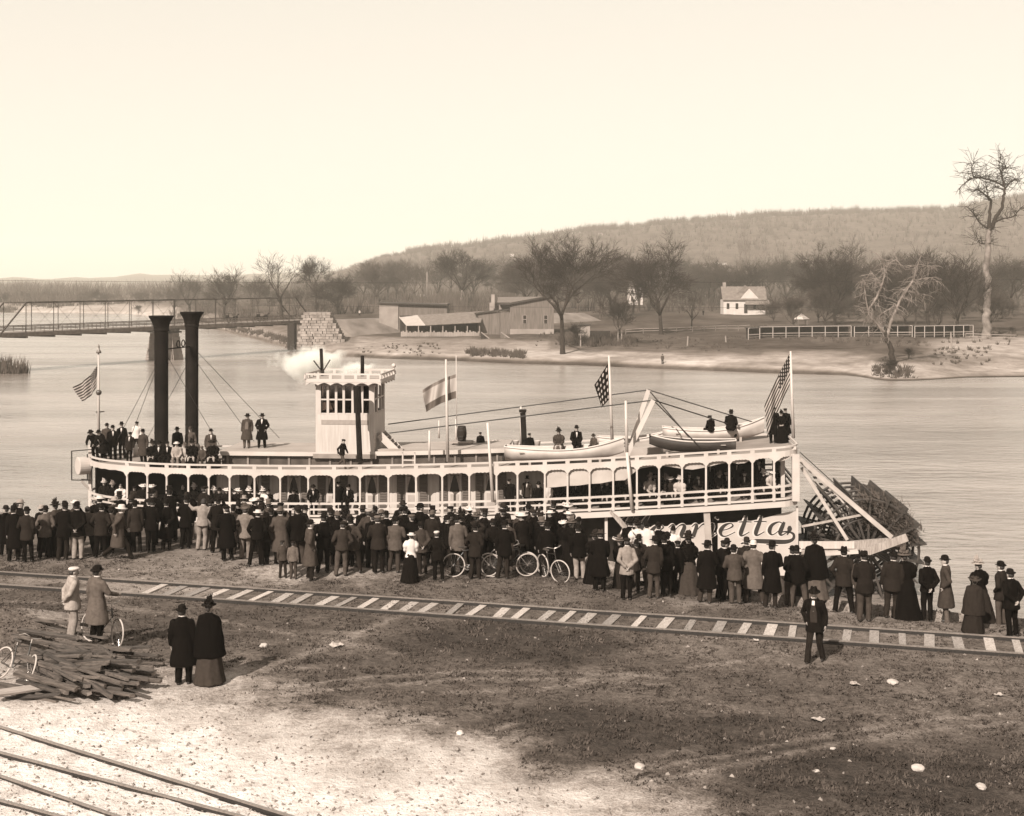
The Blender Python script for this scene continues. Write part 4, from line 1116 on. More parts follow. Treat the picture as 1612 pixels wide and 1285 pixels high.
def shoes(P):
    mb = MB()
    for hp_, kn, an in P.legs:
        a = V3(an); mb.cone(a + V3((0, -.035, -.045)), .044, a + V3((0, .12, -.062)), .030, 10); mb.cone(a + V3((0, 0, .02)), .046, a + V3((0, -.01, -.03)), .046, 10)
    me = remesh(mb, 'shoes', .013, .35)
    return me
def skirt(P):
    mb = MB()
    if P.sit:
        mb.ball((0, .02, .50), (.25, .24, .16), 16, 8)
        mb.loft([[V3((x, .12 + y, z)) for x, y, z in [((.27 + .0) * math.cos(t) * kx, .30 * ky * math.sin(t), zz) for t in [2*math.pi*i/20 for i in range(20)]]] for zz, kx, ky in ((.58, .75, .75), (.45, 1.0, 1.15), (.2, 1.15, 1.4), (.03, 1.3, 1.55), (.02, 1.2, 1.45))])
    else:
        rings = []
        for z, rx, ry in ((1.04, .15, .118), (.96, .19, .155), (.8, .235, .21), (.5, .285, .27), (.2, .33, .325), (.03, .37, .37), (.02, .35, .35)):
            n = 40
            rings.append([P.M @ V3(((rx + .014 * (1.0 - z) * math.sin(i * 2*math.pi*9/n + z)) * math.cos(2*math.pi*i/n), (ry + .014 * (1 - z) * math.sin(i * 2*math.pi*9/n + z)) * math.sin(2*math.pi*i/n) - .06 * (1.0 - z), z)) for i in range(n)])
        mb.loft(rings)
    return remesh(mb, 'skirt', .02, .35, .012, 7.0)

POSES = {}
def addpose(*a, **k): POSES[a[0]] = Pose(*a, **k)
addpose('relax', (.235, -.03, 1.13), (.245, .04, .885), (0, .15, -1))
addpose('pockets', (.285, -.09, 1.15), (.185, .075, .965), (-.3, .3, -1), knee=(.12, .02, .48), ankle=(.14, -.01, .09))
addpose('behind', (.265, -.12, 1.15), (.05, -.185, .965), (-.6, 0, -1))
addpose('folded', (.255, .07, 1.15), (-.02, .225, 1.16), (-1, .1, .1), (-.255, .07, 1.13), (.03, .235, 1.11), (1, .1, .1))
addpose('lookaside', (.24, -.04, 1.13), (.22, .10, .92), (-.1, .4, -1), (-.27, .02, 1.14), (-.15, .21, 1.04), (.8, .5, .1), knee=(.11, .05, .48), ankle=(.15, .03, .09), knee2=(-.08, .0, .48), ankle2=(-.08, -.03, .09), turn=R(48))
addpose('lookback', (.26, .04, 1.16), (.17, .20, 1.08), (-.8, .4, .2), (-.235, -.03, 1.13), (-.24, .03, .88), (0, .15, -1), knee=(.08, .0, .48), ankle=(.08, -.05, .09), knee2=(-.13, .06, .48), ankle2=(-.18, .05, .09), turn=R(-52), lean=R(3))
addpose('stoop', (.22, .08, 1.15), (.15, .26, 1.04), (-.5, .8, -.1), lean=R(15), turn=R(14))
addpose('shade', (.30, .10, 1.30), (.10, .19, 1.60), (-.8, .3, .3), (-.265, -.10, 1.15), (-.18, .06, .96), (.3, .3, -1), turn=R(-8), knee=(.12, .03, .48), ankle=(.15, .02, .09))
addpose('stride', (.29, -.07, 1.15), (.19, .06, .965), (-.3, .3, -1), (-.25, -.05, 1.13), (-.26, .06, .89), (0, .2, -1), knee=(.11, .16, .50), ankle=(.15, .26, .09), knee2=(-.10, -.02, .48), ankle2=(-.14, -.16, .10), turn=R(12), lean=R(3))
addpose('walk', (.25, -.16, 1.16), (.25, -.10, .93), (0, .3, -1), (-.24, .10, 1.15), (-.23, .25, .98), (0, .6, -.8), knee=(.09, .25, .50), ankle=(.09, .36, .11), knee2=(-.09, -.05, .50), ankle2=(-.09, -.42, .20), lean=R(6))
addpose('wide', (.29, -.06, 1.15), (.20, .06, .96), (-.3, .3, -1), knee=(.17, .03, .48), ankle=(.22, -.02, .09))
addpose('akimbo', (.37, -.05, 1.17), (.205, -.02, 1.02), (-.5, .6, -.4))
addpose('lean', (.25, .22, 1.22), (.20, .42, 1.16), (-.2, 1, 0), lean=R(32), knee=(.1, .02, .48))
addpose('sit', (.24, .06, 1.16), (.13, .30, 1.02), (-.2, 1, -.4), dz=-.43, sit=True, knee=(.13, .42, .50), ankle=(.13, .40, .09), lean=R(10))
addpose('hold', (.26, .10, 1.15), (.24, .34, 1.06), (0, 1, -.3), (-.235, -.03, 1.13), (-.245, .04, .885), (0, .15, -1))
addpose('raise', (.235, -.03, 1.13), (.245, .04, .885), (0, .15, -1), (-.36, .16, 1.33), (-.52, .36, 1.42), (-.4, .8, .2))
addpose('woman', (.225, .0, 1.14), (.13, .16, 1.02), (-.6, .6, -.1))
addpose('womansit', (.23, .06, 1.16), (.10, .28, 1.04), (-.5, .7, -.2), dz=-.43, sit=True, knee=(.12, .40, .50), ankle=(.12, .38, .09), lean=R(8))
MAKE = {'body': body, 'trousers': trousers, 'shoes': shoes, 'skirt': skirt,
        'sack': lambda P: coat(P, .74, 1.06), 'long': lambda P: coat(P, .44, 1.34), 'short': lambda P: coat(P, .84, 1.0),
        'bodice': lambda P: coat(P, .88, 1.0, .115, .86), 'cape': lambda P: coat(P, .60, 1.0, 0, 1.0, True), 'jacketf': lambda P: coat(P, .80, 1.15, .10, .9)}
def pmesh(pose, part):
    P = POSES[pose]
    if part not in P.meshes: P.meshes[part] = MAKE[part](P)
    return P.meshes[part]

# hats, hair, collars: built once round the head's own centre
def hat_mesh(kind):
    mb = MB(); z = .048
    if kind == 'derby':
        mb.loft([[(rx * math.cos(2*math.pi*k/20), ry * math.sin(2*math.pi*k/20) - .005, zz + (abs(math.cos(2*math.pi*k/20)) ** 2 * lift)) for k in range(20)] for rx, ry, zz, lift in
                 ((.070, .09, z - .004, 0), (.125, .155, z - .004, .022), (.128, .158, z + .002, .024), (.084, .104, z + .006, .002), (.084, .105, z + .045, 0), (.078, .097, z + .085, 0), (.058, .073, z + .112, 0), (.025, .033, z + .124, 0), (.003, .004, z + .126, 0))])
    elif kind == 'slouch':
        mb.loft([[(rx * math.cos(2*math.pi*k/20), ry * math.sin(2*math.pi*k/20) - .005, zz - (.014 * math.sin(2*math.pi*k/20) if rx > .12 else 0) - (.03 * math.exp(-(math.cos(2*math.pi*k/20) / .35) ** 2) if zz > z + .1 else 0)) for k in range(20)] for rx, ry, zz in
                 ((.07, .09, z - .004), (.155, .178, z - .006), (.157, .18, z), (.086, .106, z + .008), (.083, .103, z + .07), (.072, .092, z + .115), (.045, .06, z + .118), (.004, .006, z + .105))])
    elif kind == 'cap':
        mb.loft([[(rx * math.cos(2*math.pi*k/18), ry * math.sin(2*math.pi*k/18) + dy, zz) for k in range(18)] for rx, ry, zz, dy in
                 ((.078, .098, z - .01, 0), (.088, .108, z + .0, 0), (.108, .128, z + .03, .005), (.108, .128, z + .045, .005), (.08, .1, z + .066, 0), (.003, .003, z + .072, 0))])
        mb.loft([[(.075 * math.cos(t) * q, .09 + .075 * math.sin(t) * q, zz) for t in [math.pi * i / 10 for i in range(11)]] for zz, q in ((z - .012, 1), (z - .004, 1.0))])
    elif kind == 'boater':
        mb.lathe([(.07, z), (.165, z), (.165, z + .012), (.092, z + .012), (.09, z + .075), (.002, z + .078)], 22, sy=1.14)
    elif kind == 'tophat':
        mb.lathe([(.07, z), (.135, z + .004), (.135, z + .012), (.084, z + .014), (.086, z + .08), (.092, z + .17), (.002, z + .175)], 22, sy=1.15)
    elif kind == 'lady':
        mb.lathe([(.06, z + .02), (.17, z + .018), (.172, z + .026), (.085, z + .035), (.075, z + .085), (.002, z + .09)], 20, sy=1.1)
        g = random.Random(4)
        for k in range(9): mb.ball((.085 * math.cos(k * .75), .09 * math.sin(k * .75), z + .07 + .03 * g.random()), .03 + .012 * g.random(), 8, 5)
        for k in range(4): mb.tube([(.02 * k - .03, .03, z + .07), (.03 * k - .045, .05, z + .16), (.04 * k - .06, .09, z + .20 + .02 * k)], [.016, .024, .008], 6)
    elif kind == 'widehat':
        mb.loft([[(rx * math.cos(2*math.pi*k/22), ry * math.sin(2*math.pi*k/22), zz + .03 * math.cos(4*math.pi*k/22) * (rx > .15)) for k in range(22)] for rx, ry, zz in ((.07, .09, z), (.215, .225, z + .02), (.217, .227, z + .03), (.09, .11, z + .02), (.085, .1, z + .09), (.003, .003, z + .1))])
        for k in range(5): mb.ball((.1 * math.cos(k), .1 * math.sin(k), z + .075), .035, 8, 5)
    me = mb.mesh('hat', True); me.materials.append(None); return me
HATS = {k: hat_mesh(k) for k in ('derby', 'slouch', 'cap', 'boater', 'tophat', 'lady', 'widehat')}
hb_ = MB(); hb_.loft([[(.083 * math.cos(t) * q, -.012 + .100 * math.sin(t) * q + (.0 if math.sin(t) < .2 else -.02 * math.sin(t)), zz) for t in [2*math.pi*i/18 for i in range(18)]] for zz, q in ((.0, .2), (.018, .98), (.05, .97), (.085, .78), (.112, .40), (.118, .05))])
hb_.loft([[(.081 * math.cos(t) * q, -.03 + .080 * math.sin(t) * q, zz) for t in [math.pi + math.pi*i/10 for i in range(11)]] for zz, q in ((-.06, .72), (-.03, .98), (.03, 1.03))])
HAIR = hb_.mesh('hair', True); HAIR.materials.append(None)
BUN = MB().loft([[(.086 * math.cos(t) * q, -.015 + .103 * math.sin(t) * q, zz) for t in [2*math.pi*i/18 for i in range(18)]] for zz, q in ((.0, .3), (.012, 1.0), (.05, 1.0), (.09, .76), (.12, .1))]).ball((0, -.085, -.01), (.06, .05, .06), 10, 7).mesh('hair', True); BUN.materials.append(None)
COLLAR = MB().lathe([(.060, -.112), (.072, -.112), (.067, -.078), (.060, -.078)], 16, (0, -.008, 0), caps=False).mesh('collar', True); COLLAR.materials.append(None)
SHIRT = MB().loft([[(x, y, z) for x, y, z in r] for r in ([(-.032, .108, 1.48), (.032, .108, 1.48), (.032, .06, 1.48), (-.032, .06, 1.48)], [(-.036, .146, 1.40), (.036, .146, 1.40), (.036, .09, 1.40), (-.036, .09, 1.40)], [(-.004, .156, 1.24), (.004, .156, 1.24), (.004, .1, 1.24), (-.004, .1, 1.24)])]).mesh('shirt_front'); SHIRT.materials.append(None)
VEST = MB().loft([[(x * .8, y - .004, z) for x, y, z in r] for r in ([(-.05, .158, 1.38), (.05, .158, 1.38), (.05, .1, 1.38), (-.05, .1, 1.38)], [(-.105, .160, 1.2), (.105, .160, 1.2), (.105, .1, 1.2), (-.105, .1, 1.2)], [(-.10, .162, .98), (.10, .162, .98), (.1, .08, .98), (-.1, .08, .98)])]).mesh('waistcoat'); VEST.materials.append(None)
CANE = MB().tube([(0, 0, 0), (0, 0, .82)], .011, 6).tube([(0, 0, .82), (0, .05, .87), (0, .1, .82)], .012, 6).mesh('cane'); CANE.materials.append(None)
EYES = MB(); [EYES.ball((sx * .03, .086, .012), (.011, .008, .007), 6, 4) for sx in (-1, 1)]; EYES = EYES.mesh('eyes'); EYES.materials.append(None)
STACHE = MB().ball((-.018, .093, -.045), (.026, .012, .010), 8, 5).ball((.018, .093, -.045), (.026, .012, .010), 8, 5).mesh('moustache'); STACHE.materials.append(None)

def cloth(v):
    v = v * .24 if v < .032 else v * .36 if v < .06 else v * .52
    return mat('wool_%03d' % int(v * 1000), v, .95, .18, 14, bump=.25, bscale=60, spec=.02, rnd=.12)
skin = mat('skin', .28, .6, .06, 6); hair_d = mat('hair_dark', .022, .7, .3, 30)
linen = mat('white_linen', .46, .85, .06, 6); straw = mat('straw', .42, .9, .12, 30)
leather = mat('shoe_leather', .02, .5, .3, 8)
def hatmat(v): return {.7: linen, .6: straw}.get(v) or mat('felt_%03d' % int(v * 1000), v * .42, .95, .15, 10, rnd=.1, spec=.04)
def omat(o, m):
    s = o.material_slots[0]; s.link = 'OBJECT'; s.material = m; return o
N_P = 0
def person(loc, yaw, pose='relax', top='sack', tv=.025, bv=.022, hat='derby', hv=.018, label=None, group=None, scale=1.0, collar=True, woman=False, front=False, vest=None, extra=None, facial=False, turn=None, parent_note=None):
    """one body; clothes, hat and hair are its children"""
    global N_P; N_P += 1
    P = POSES[pose]
    b = omat(link('person', pmesh(pose, 'body'), None, loc, yaw), skin); wd_ = scale * (.94 + .17 * ((N_P * 53) % 17) / 16); b.scale = (wd_, wd_, scale); b.rotation_euler = (R(((N_P * 31) % 7 - 3) * .9) if pose not in ('sit', 'womansit') else 0, R(((N_P * 47) % 9 - 4) * .7) if pose not in ('sit', 'womansit') else 0, yaw)
    cat = 'woman' if woman else 'child' if scale < .85 else 'man'
    tag(b, label, cat, group)
    omat(link('dress_bodice' if top == 'bodice' else 'cape' if top == 'cape' else 'coat', pmesh(pose, top), b), cloth(tv) if tv < .66 else linen)
    if woman: omat(link('skirt', pmesh(pose, 'skirt'), b), cloth(bv) if bv < .66 else linen)
    else:
        omat(link('trousers', pmesh(pose, 'trousers'), b), cloth(bv))
        omat(link('shoes', pmesh(pose, 'shoes'), b), leather)
    Mh = Matrix.Translation(P.head) @ P.hrot
    def onhead(name, me, m):
        o = omat(link(name, me, b), m); o.matrix_local = Mh; return o
    onhead('hair', BUN if woman else HAIR, hair_d)
    if hat: onhead('hat', HATS[hat], hatmat(hv))
    if collar and not woman: onhead('collar', COLLAR, linen)
    def ontorso(name, me, m):
        o = omat(link(name, me, b), m); o.matrix_local = P.M.copy(); return o
    if front: ontorso('shirt_front', SHIRT, linen)
    if vest is not None: ontorso('waistcoat', VEST, cloth(vest))
    if facial:
        onhead('eyes', EYES, hair_d); onhead('moustache', STACHE, hair_d)
    if extra == 'cane':
        o = omat(link('cane', CANE, b), hatmat(.05)); o.location = (.27, .1, .02)
    return b
def ground_person(px, py, yaw=0.0, **k):
    c = on_level(px, py, 0.0)
    for _ in range(3): c = on_level(px, py, near_z(c.x, c.y))
    az = -math.atan2(c.x, c.y)                     # turned with the sight line, then by yaw
    return person((c.x, c.y, near_z(c.x, c.y) - .01), az * .5 + yaw, **k), c

FRONT = []       # (world point, short name) of the front row
FP = ['relax', 'lookaside', 'pockets', 'lookback', 'stoop', 'folded', 'lookaside', 'behind', 'lookback', 'wide']
def fr(px, py, short, label, yaw=0.0, **k):
    if 'pose' not in k: k['pose'] = FP[(px // 7) % len(FP)]; yaw *= 2
    k.setdefault('scale', 1.0); k['scale'] *= .965 + .07 * ((px * 37) % 11) / 10
    k.setdefault('group', 'people on the bank watching the boat')
    b, c = ground_person(px, py, R(yaw), label=label, **k); FRONT.append((c, short)); return b
WD = dict(woman=True, pose='woman', top='bodice', hat='lady')
fr(24, 884, 'the man at the frame edge', 'man in dark overcoat at the very edge of the crowd, hat low', 8, top='long', tv=.022, hat='slouch')
fr(43, 885, 'the man in the brown sack coat', 'man in brown sack coat and derby, second from the crowd edge', -5, tv=.05, bv=.02)
fr(70, 879, 'the man in the light grey jacket', 'man in light grey jacket with one pale trouser leg, before the jackstaff crowd', 12, tv=.17, bv=.03, pose='pockets', scale=.97)
fr(98, 882, 'the tall man in the slouch hat', 'tall man in black coat and slouch hat standing near the bow', 4, tv=.02, bv=.035, hat='slouch', scale=1.05)
fr(123, 881, 'the man in pale trousers', 'man in black jacket with pale trousers near the bow', -6, tv=.018, bv=.42, scale=1.04)
fr(138, 875, 'the narrow man in grey', 'slim bareheaded man in tight grey jacket near the bow', 14, tv=.19, bv=.02, hat=None, scale=.97)
fr(158, 878, 'the man in dark brown', 'man in dark brown coat below the bow railing', -4, tv=.04, bv=.018)
fr(186, 881, 'the walking man', 'man in grey-brown overcoat and pale hat striding along the crowd', -78, pose='walk', top='long', tv=.095, bv=.035, hat='slouch', hv=.6)
fr(216, 870, 'the man in the wide dark hat', 'man in brown coat and wide dark hat behind the walking man', 6, tv=.055, bv=.018, hat='slouch')
fr(238, 869, 'the man by the near stack', 'man in black coat below the near smokestack, back turned', -8, tv=.02)
fr(262, 866, 'the man in the long black coat', 'man in long black coat left of the pale suit', 3, top='long', tv=.018, bv=.035)
fr(290, 864, 'the stout man in black', 'stout man in black sack coat beside the pale suit', -12, tv=.017, bv=.02, scale=1.02)
fr(317, 866, 'the man in the pale suit', 'bareheaded man in pale suit with his arm raised', -6, pose='raise', top='short', tv=.42, bv=.40, hat=None, scale=1.03)
fr(336, 864, 'the man beside the pale suit', 'man in black jacket and pale trousers close beside the pale suit', 10, tv=.02, bv=.33, hat='cap', scale=.96)
fr(357, 883, 'the man in the dark uniform', 'man in long dark uniform coat and cap standing straight', 2, top='long', tv=.02, bv=.02, hat='cap', hv=.02)
fr(386, 880, 'the man in the pale grey coat', 'man in pale grey coat and pale trousers, elbows out', -10, pose='akimbo', tv=.26, bv=.30, hat='cap', hv=.2)
fr(403, 893, 'the man in the straw boater', 'man in black jacket and straw boater, legs apart', 0, pose='wide', top='short', tv=.02, bv=.022, hat='boater', hv=.6)
fr(447, 904, 'the smaller boy', 'small boy in brown jacket and cap, left of the boy with braces', 6, tv=.085, bv=.05, hat='cap', hv=.05, scale=.66, collar=False, top='short')
fr(462, 906, 'the boy with braces', 'small boy with pale jacket and knee breeches on the turf', -8, tv=.17, bv=.09, hat='cap', hv=.04, scale=.68, collar=False, top='short', pose='relax')
fr(489, 902, 'the man in the long grey coat', 'man in long grey overcoat and derby seen half from the side', -38, top='long', tv=.085, bv=.035, collar=True)
fr(508, 897, 'the man in black by the grey coat', 'man in black suit and derby next to the long grey coat', 5, tv=.018)
fr(536, 906, 'the lad in rough trousers', 'lad in short brown coat, rough grey trousers, hands in pockets', 10, pose='pockets', tv=.06, bv=.12, hat='cap', hv=.03, scale=.92, top='short')
fr(556, 900, 'the man behind the lad', 'man in grey-brown coat and derby beside the lad in rough trousers', -6, tv=.075, bv=.05)
fr(596, 902, 'the man in the charcoal coat', 'man in charcoal coat with a pale cap below the pilot house', 12, tv=.05, bv=.03, hat='cap', hv=.25, pose='folded')
fr(622, 901, 'the man in the grey frock', 'man in grey-brown frock coat and brown trousers, back turned', -2, tv=.13, bv=.075, top='sack', scale=1.0)
fr(645, 916, 'the girl in the white blouse', 'girl in white blouse with puffed sleeves and flat white hat', 4, woman=True, pose='woman', top='bodice', tv=.75, bv=.022, hat='boater', hv=.7, scale=.84)
fr(691, 914, 'the boy in the dark cap', 'boy in dark jacket with pale-topped cap right of the white blouse', -5, tv=.028, bv=.022, hat='cap', hv=.6, scale=.88, pose='pockets')
fr(723, 905, 'the man in the light grey sack coat', 'man in light grey sack coat and dark trousers, back turned', 3, tv=.15, bv=.022)
fr(748, 912, 'the man with hands in pockets', 'man in dark suit with hands in pockets, turned a little aside', -25, pose='pockets', tv=.035, bv=.04)
fr(793, 911, 'the man between the bicycles', 'man in black coat standing between two bicycles', 2, tv=.02, bv=.05, top='sack', scale=1.02)
fr(858, 908, 'the cyclist in black', 'man in black coat right of the crossed bicycle wheels', -6, tv=.018, bv=.025, pose='hold')
fr(913, 912, 'the man with the pale trouser leg', 'man in black coat and pale trousers right of the front-facing bicycle wheel', 4, tv=.018, bv=.40)
fr(944, 930, 'the tall man in black', 'tall man in long black coat near the landing brace', -6, top='long', tv=.018, bv=.02, hat='slouch', hv=.08, scale=1.02)
fr(986, 944, 'the man in the pale jacket', 'man in pale grey jacket with hands clasped behind him', 5, pose='behind', tv=.36, bv=.022, hat='cap', hv=.03)
fr(1027, 942, 'the man in the brown coat', 'man in warm brown coat and grey trousers under the lettering', -4, tv=.055, bv=.085, hat='slouch')
fr(1050, 938, 'the man with the broad back', 'man in black coat and derby with broad back, left of the grey skirt', -3, tv=.02, bv=.03, scale=.97)
fr(1068, 934, 'the lad in the cap by the grey skirt', 'lad in black jacket and cap tucked beside the grey skirt', 6, tv=.02, bv=.02, hat='cap', hv=.02, scale=.9)
fr(1084, 935, 'the woman in the grey skirt', 'woman in dark jacket and grey skirt under the lettering', 6, tv=.02, bv=.075, hv=.03, **WD)
fr(1112, 949, 'the man before the landing post', 'man in long black coat before the pale landing post', -2, top='long', tv=.017, bv=.06, hat='slouch')
fr(1135, 945, 'the man with the round cap', 'man in black coat and round cap right of the landing post', -30, tv=.018, bv=.02, hat='cap', hv=.02, scale=.98)
fr(1158, 950, 'the man in the tweed coat', 'man in grey-brown tweed coat and tweed trousers', 3, tv=.09, bv=.11, hat='derby', scale=.97)
fr(1187, 949, 'the man in the fawn overcoat', 'man in fawn overcoat and pale hat under the flourish of the lettering', -3, top='long', tv=.15, bv=.075, hat='derby', hv=.6)
fr(1215, 957, 'the man in the black frock', 'broad man in long black frock coat and wide derby', 0, top='long', tv=.019, bv=.045, hat='slouch', scale=1.02)
fr(1243, 951, 'the man with the striped trousers', 'man in black coat with pale striped trousers beside the frock coat', 8, tv=.022, bv=.12)
fr(1258, 955, 'the man in the bowler pair', 'man in dark jacket and round derby standing close to the striped trousers', -10, tv=.02, bv=.10)
fr(1284, 951, 'the woman in the striped skirt', 'woman in black cape and striped grey skirt by the stern', 4, woman=True, pose='woman', top='cape', tv=.02, bv=.13, hat='lady', hv=.02)
fr(1328, 957, 'the man in the fedora', 'man in dark grey coat and fedora with a clear gap beside him', -8, tv=.045, bv=.028, hat='slouch')
fr(1360, 978, 'the broad man in charcoal', 'broad man in charcoal coat and grey trousers near the track', 2, tv=.035, bv=.085, hat='slouch', scale=1.04)
fr(1402, 973, 'the man in the dark grey coat', 'man in dark grey coat with the boat timber above his hat', -4, tv=.038, bv=.05, hat='derby', scale=.98)
fr(1427, 974, 'the woman in the long black dress', 'woman in long black dress and flowered hat beside the stern wheel', 8, tv=.02, bv=.02, hv=.2, **WD)
fr(1459, 976, 'the man with hands behind his back', 'man in short black coat and derby with hands behind his back', 18, pose='behind', tv=.024, bv=.03, top='short')
fr(1490, 979, 'the man in the grey overcoat looking aside', 'man in grey overcoat, derby and pale trousers looking aside', 42, top='long', tv=.07, bv=.15)
fr(1531, 995, 'the girl in the caped coat', 'girl in grey caped coat and dark skirt nearest the track', -5, woman=True, pose='woman', top='cape', tv=.055, bv=.045, hat='widehat', hv=.08, scale=.80)
fr(1546, 976, 'the woman with puffed sleeves', 'woman in black with puffed sleeves and white-feathered hat behind the girl', 28, tv=.018, bv=.05, hv=.55, **WD)
fr(1576, 980, 'the stooping man in grey', 'stooping man in dark grey coat, derby and grey trousers', 50, pose='pockets', tv=.045, bv=.10, scale=1.0)
fr(1594, 1002, 'the man cut by the frame', 'man in black coat cut by the frame edge, closest to the track', 15, tv=.02, bv=.02, scale=.95)

# the five who stand apart
ALONE = 'people standing apart on the turf'
def pile_z(): return .42
cA = on_level(114, 1006, .35); person((cA.x, cA.y, .36), R(-60), pose='behind', top='sack', tv=.48, bv=.46, hat='cap', hv=.6, label='man in pale crumpled suit and pale cap standing on the timber pile', group=ALONE, facial=True, front=True, scale=1.0)
cB = on_level(153, 1010, .3); person((cB.x, cB.y, .32), R(-35), pose='hold', top='long', tv=.17, bv=.02, hat='derby', label='man in light grey overcoat and derby holding a bicycle on the timber pile', group=ALONE, facial=True, scale=1.04)
ground_person(290, 1077, R(-6), pose='relax', top='long', tv=.018, bv=.02, label='man in long black coat and derby walking away with the caped woman', group=ALONE, scale=1.0)
ground_person(331, 1074, R(-10), pose='woman', top='cape', tv=.015, bv=.07, woman=True, hat='lady', hv=.018, label='woman in black cape and feathered hat seen from behind', group=ALONE, scale=1.04)
ground_person(1284, 1042, R(163), pose='stride', top='sack', tv=.028, bv=.035, hat='slouch', hv=.016, front=True, vest=.06, facial=True, label='lone man facing the camera in open dark jacket, waistcoat and soft hat', group=ALONE, scale=1.02)

# the rows behind: sampled along the line of the front row
rc = random.Random(12)
fp = sorted(((c, s) for c, s in FRONT), key=lambda q: q[0].x)
taken = [c.to_2d() for c, s in FRONT]
used_labels = {}
ROWW = {1: 'close behind', 2: 'two rows behind', 3: 'deep in the crowd behind', 4: 'at the water side of the crowd behind'}
TV = [.016, .018, .02, .02, .024, .03, .04, .05, .07, .10]
def tword(v): return 'black' if v < .021 else 'dark' if v < .035 else 'charcoal' if v < .055 else 'brown-grey' if v < .09 else 'grey'
HW = {'derby': 'derby', 'slouch': 'soft hat', 'cap': 'cap', 'tophat': 'top hat', 'boater': 'straw boater', 'lady': 'trimmed hat', 'widehat': 'wide pale hat'}
for row in (1, 2, 3, 4):
    x = -17.4
    while x < 13.2:
        x += rc.uniform(.42, .66)
        base = min(fp, key=lambda q: abs(q[0].x - x))
        ys = interp([(q[0].x, q[0].y) for q in fp], x)
        if -11.2 < x < -9.0: ys = min(ys, 46.2)
        y = ys + row * 1.02 + rc.uniform(-.25, .25)
        px = CX + x / y * F
        if px > 1010 and row > 1: continue
        if px > 900 and row > 2: continue
        if px > 1010 and rc.random() < .45: continue
        if px > 1290 and rc.random() < .8: continue
        if px > 1440: continue
        if px < 460 and row > 3: continue
        if px < 185 and row > 2: continue
        s_, t_ = track_st(x, y)
        if s_ > interp(EDGE, t_) + 1.0: continue
        if any((x - q.x) ** 2 + (y - q.y) ** 2 < .30 for q in taken): continue
        taken.append(Vector((x, y)))
        short = base[1]
        wom = rc.random() < .16
        tv = rc.choice(TV); pose = rc.choice(['relax', 'pockets', 'behind', 'folded', 'lookaside', 'lookback', 'lookaside', 'stoop', 'shade', 'wide', 'lookback']) if not wom else 'woman'
        hat = rc.choice(['derby'] * 6 + ['slouch'] * 4 + ['cap'] * 2 + ['boater'] + ['tophat']) if not wom else rc.choice(['lady', 'lady', 'widehat'])
        hv = {'boater': .6, 'widehat': .6}.get(hat, rc.choice([.016, .018, .02, .03, .05, .2]) if rc.random() > .06 else .55)
        lab = f"{'woman' if wom else 'man'} in {tword(tv)} {'dress' if wom else 'coat'} and {HW[hat]} {ROWW[row]} {short}"
        w_ = lab.split()
        if len(w_) > 16: lab = ' '.join(lab.replace('in the crowd ', '').split()[:16])
        if lab in used_labels: lab = lab.replace(' coat and', ' jacket and', 1) if ' coat and' in lab else lab
        tall = rc.uniform(.88, 1.09)
        if lab in used_labels:
            lab = lab.replace('man in', 'taller man in' if tall > 1 else 'shorter man in', 1) if lab.startswith('man') else lab.replace('woman in', 'second woman in', 1)
            lab = ' '.join(lab.split()[:16])
        used_labels[lab] = 1
        person((x, y, near_z(x, y) - .01), -math.atan2(x, y) * .5 + R(rc.gauss(0, 28)), pose=pose, top='bodice' if wom else rc.choice(['sack', 'sack', 'long']),
               tv=tv, bv=rc.choice(TV), hat=hat, hv=hv, label=lab, group='people on the bank watching the boat', scale=tall * (.94 if wom else 1), woman=wom, collar=rc.random() < .4)
# gangway down to the main deck, and those who stand on it before the name board
GA = V3((4.35, 42.0, near_z(4.35, 42.0) + .12)); GB = V3((5.35, 66.9, -4.75))
gway = empty('gangway', tuple(GA), 0, 'long plank gangway sloping from the bank down to the main deck', 'gangway')
gd = (GB - GA); gn = V3((gd.y, -gd.x, 0)).normalized()
for sgn in (-1, 1): MB().bar(gn * .8 * sgn, gd + gn * .8 * sgn, .12, .22).build('stringer', darkwood, gway)
for k in range(60):
    p = gd * ((k + .5) / 60) + V3((0, 0, .13)); MB().bar(p - gn * .85, p + gn * .85, .36, .045).build('plank', rawwood, gway)
GANG = 'people on the gangway below the lettering'
def gang(px, Y, label, **k):
    x = (px - CX) / F * Y; q = (Y - GA.y) / gd.y
    person((x, Y, GA.z + gd.z * q + .16), R(k.pop('yaw', 0)), label=label, group=GANG, **k)
gang(1003, 46.0, 'woman in white blouse under the first script letters', pose='woman', top='bodice', tv=.75, bv=.05, hat='lady', hv=.03, woman=True, yaw=20)
gang(1022, 45.4, 'person in white shirt with raised arm below the lettering', pose='raise', top='short', tv=.75, bv=.03, hat='slouch', hv=.02, yaw=-10)
gang(1038, 46.6, 'man in black coat and derby on the gangway behind the raised arm', tv=.02, hat='derby', yaw=5)
gang(1060, 44.6, 'man in white shirt and dark hat turned to the bank below the lettering', pose='relax', top='short', tv=.75, bv=.03, hat='derby', yaw=170, scale=.9)
gang(990, 47.2, 'man in black coat and soft hat leading the way down the gangway', tv=.02, hat='slouch', top='long', yaw=10, scale=1.08)

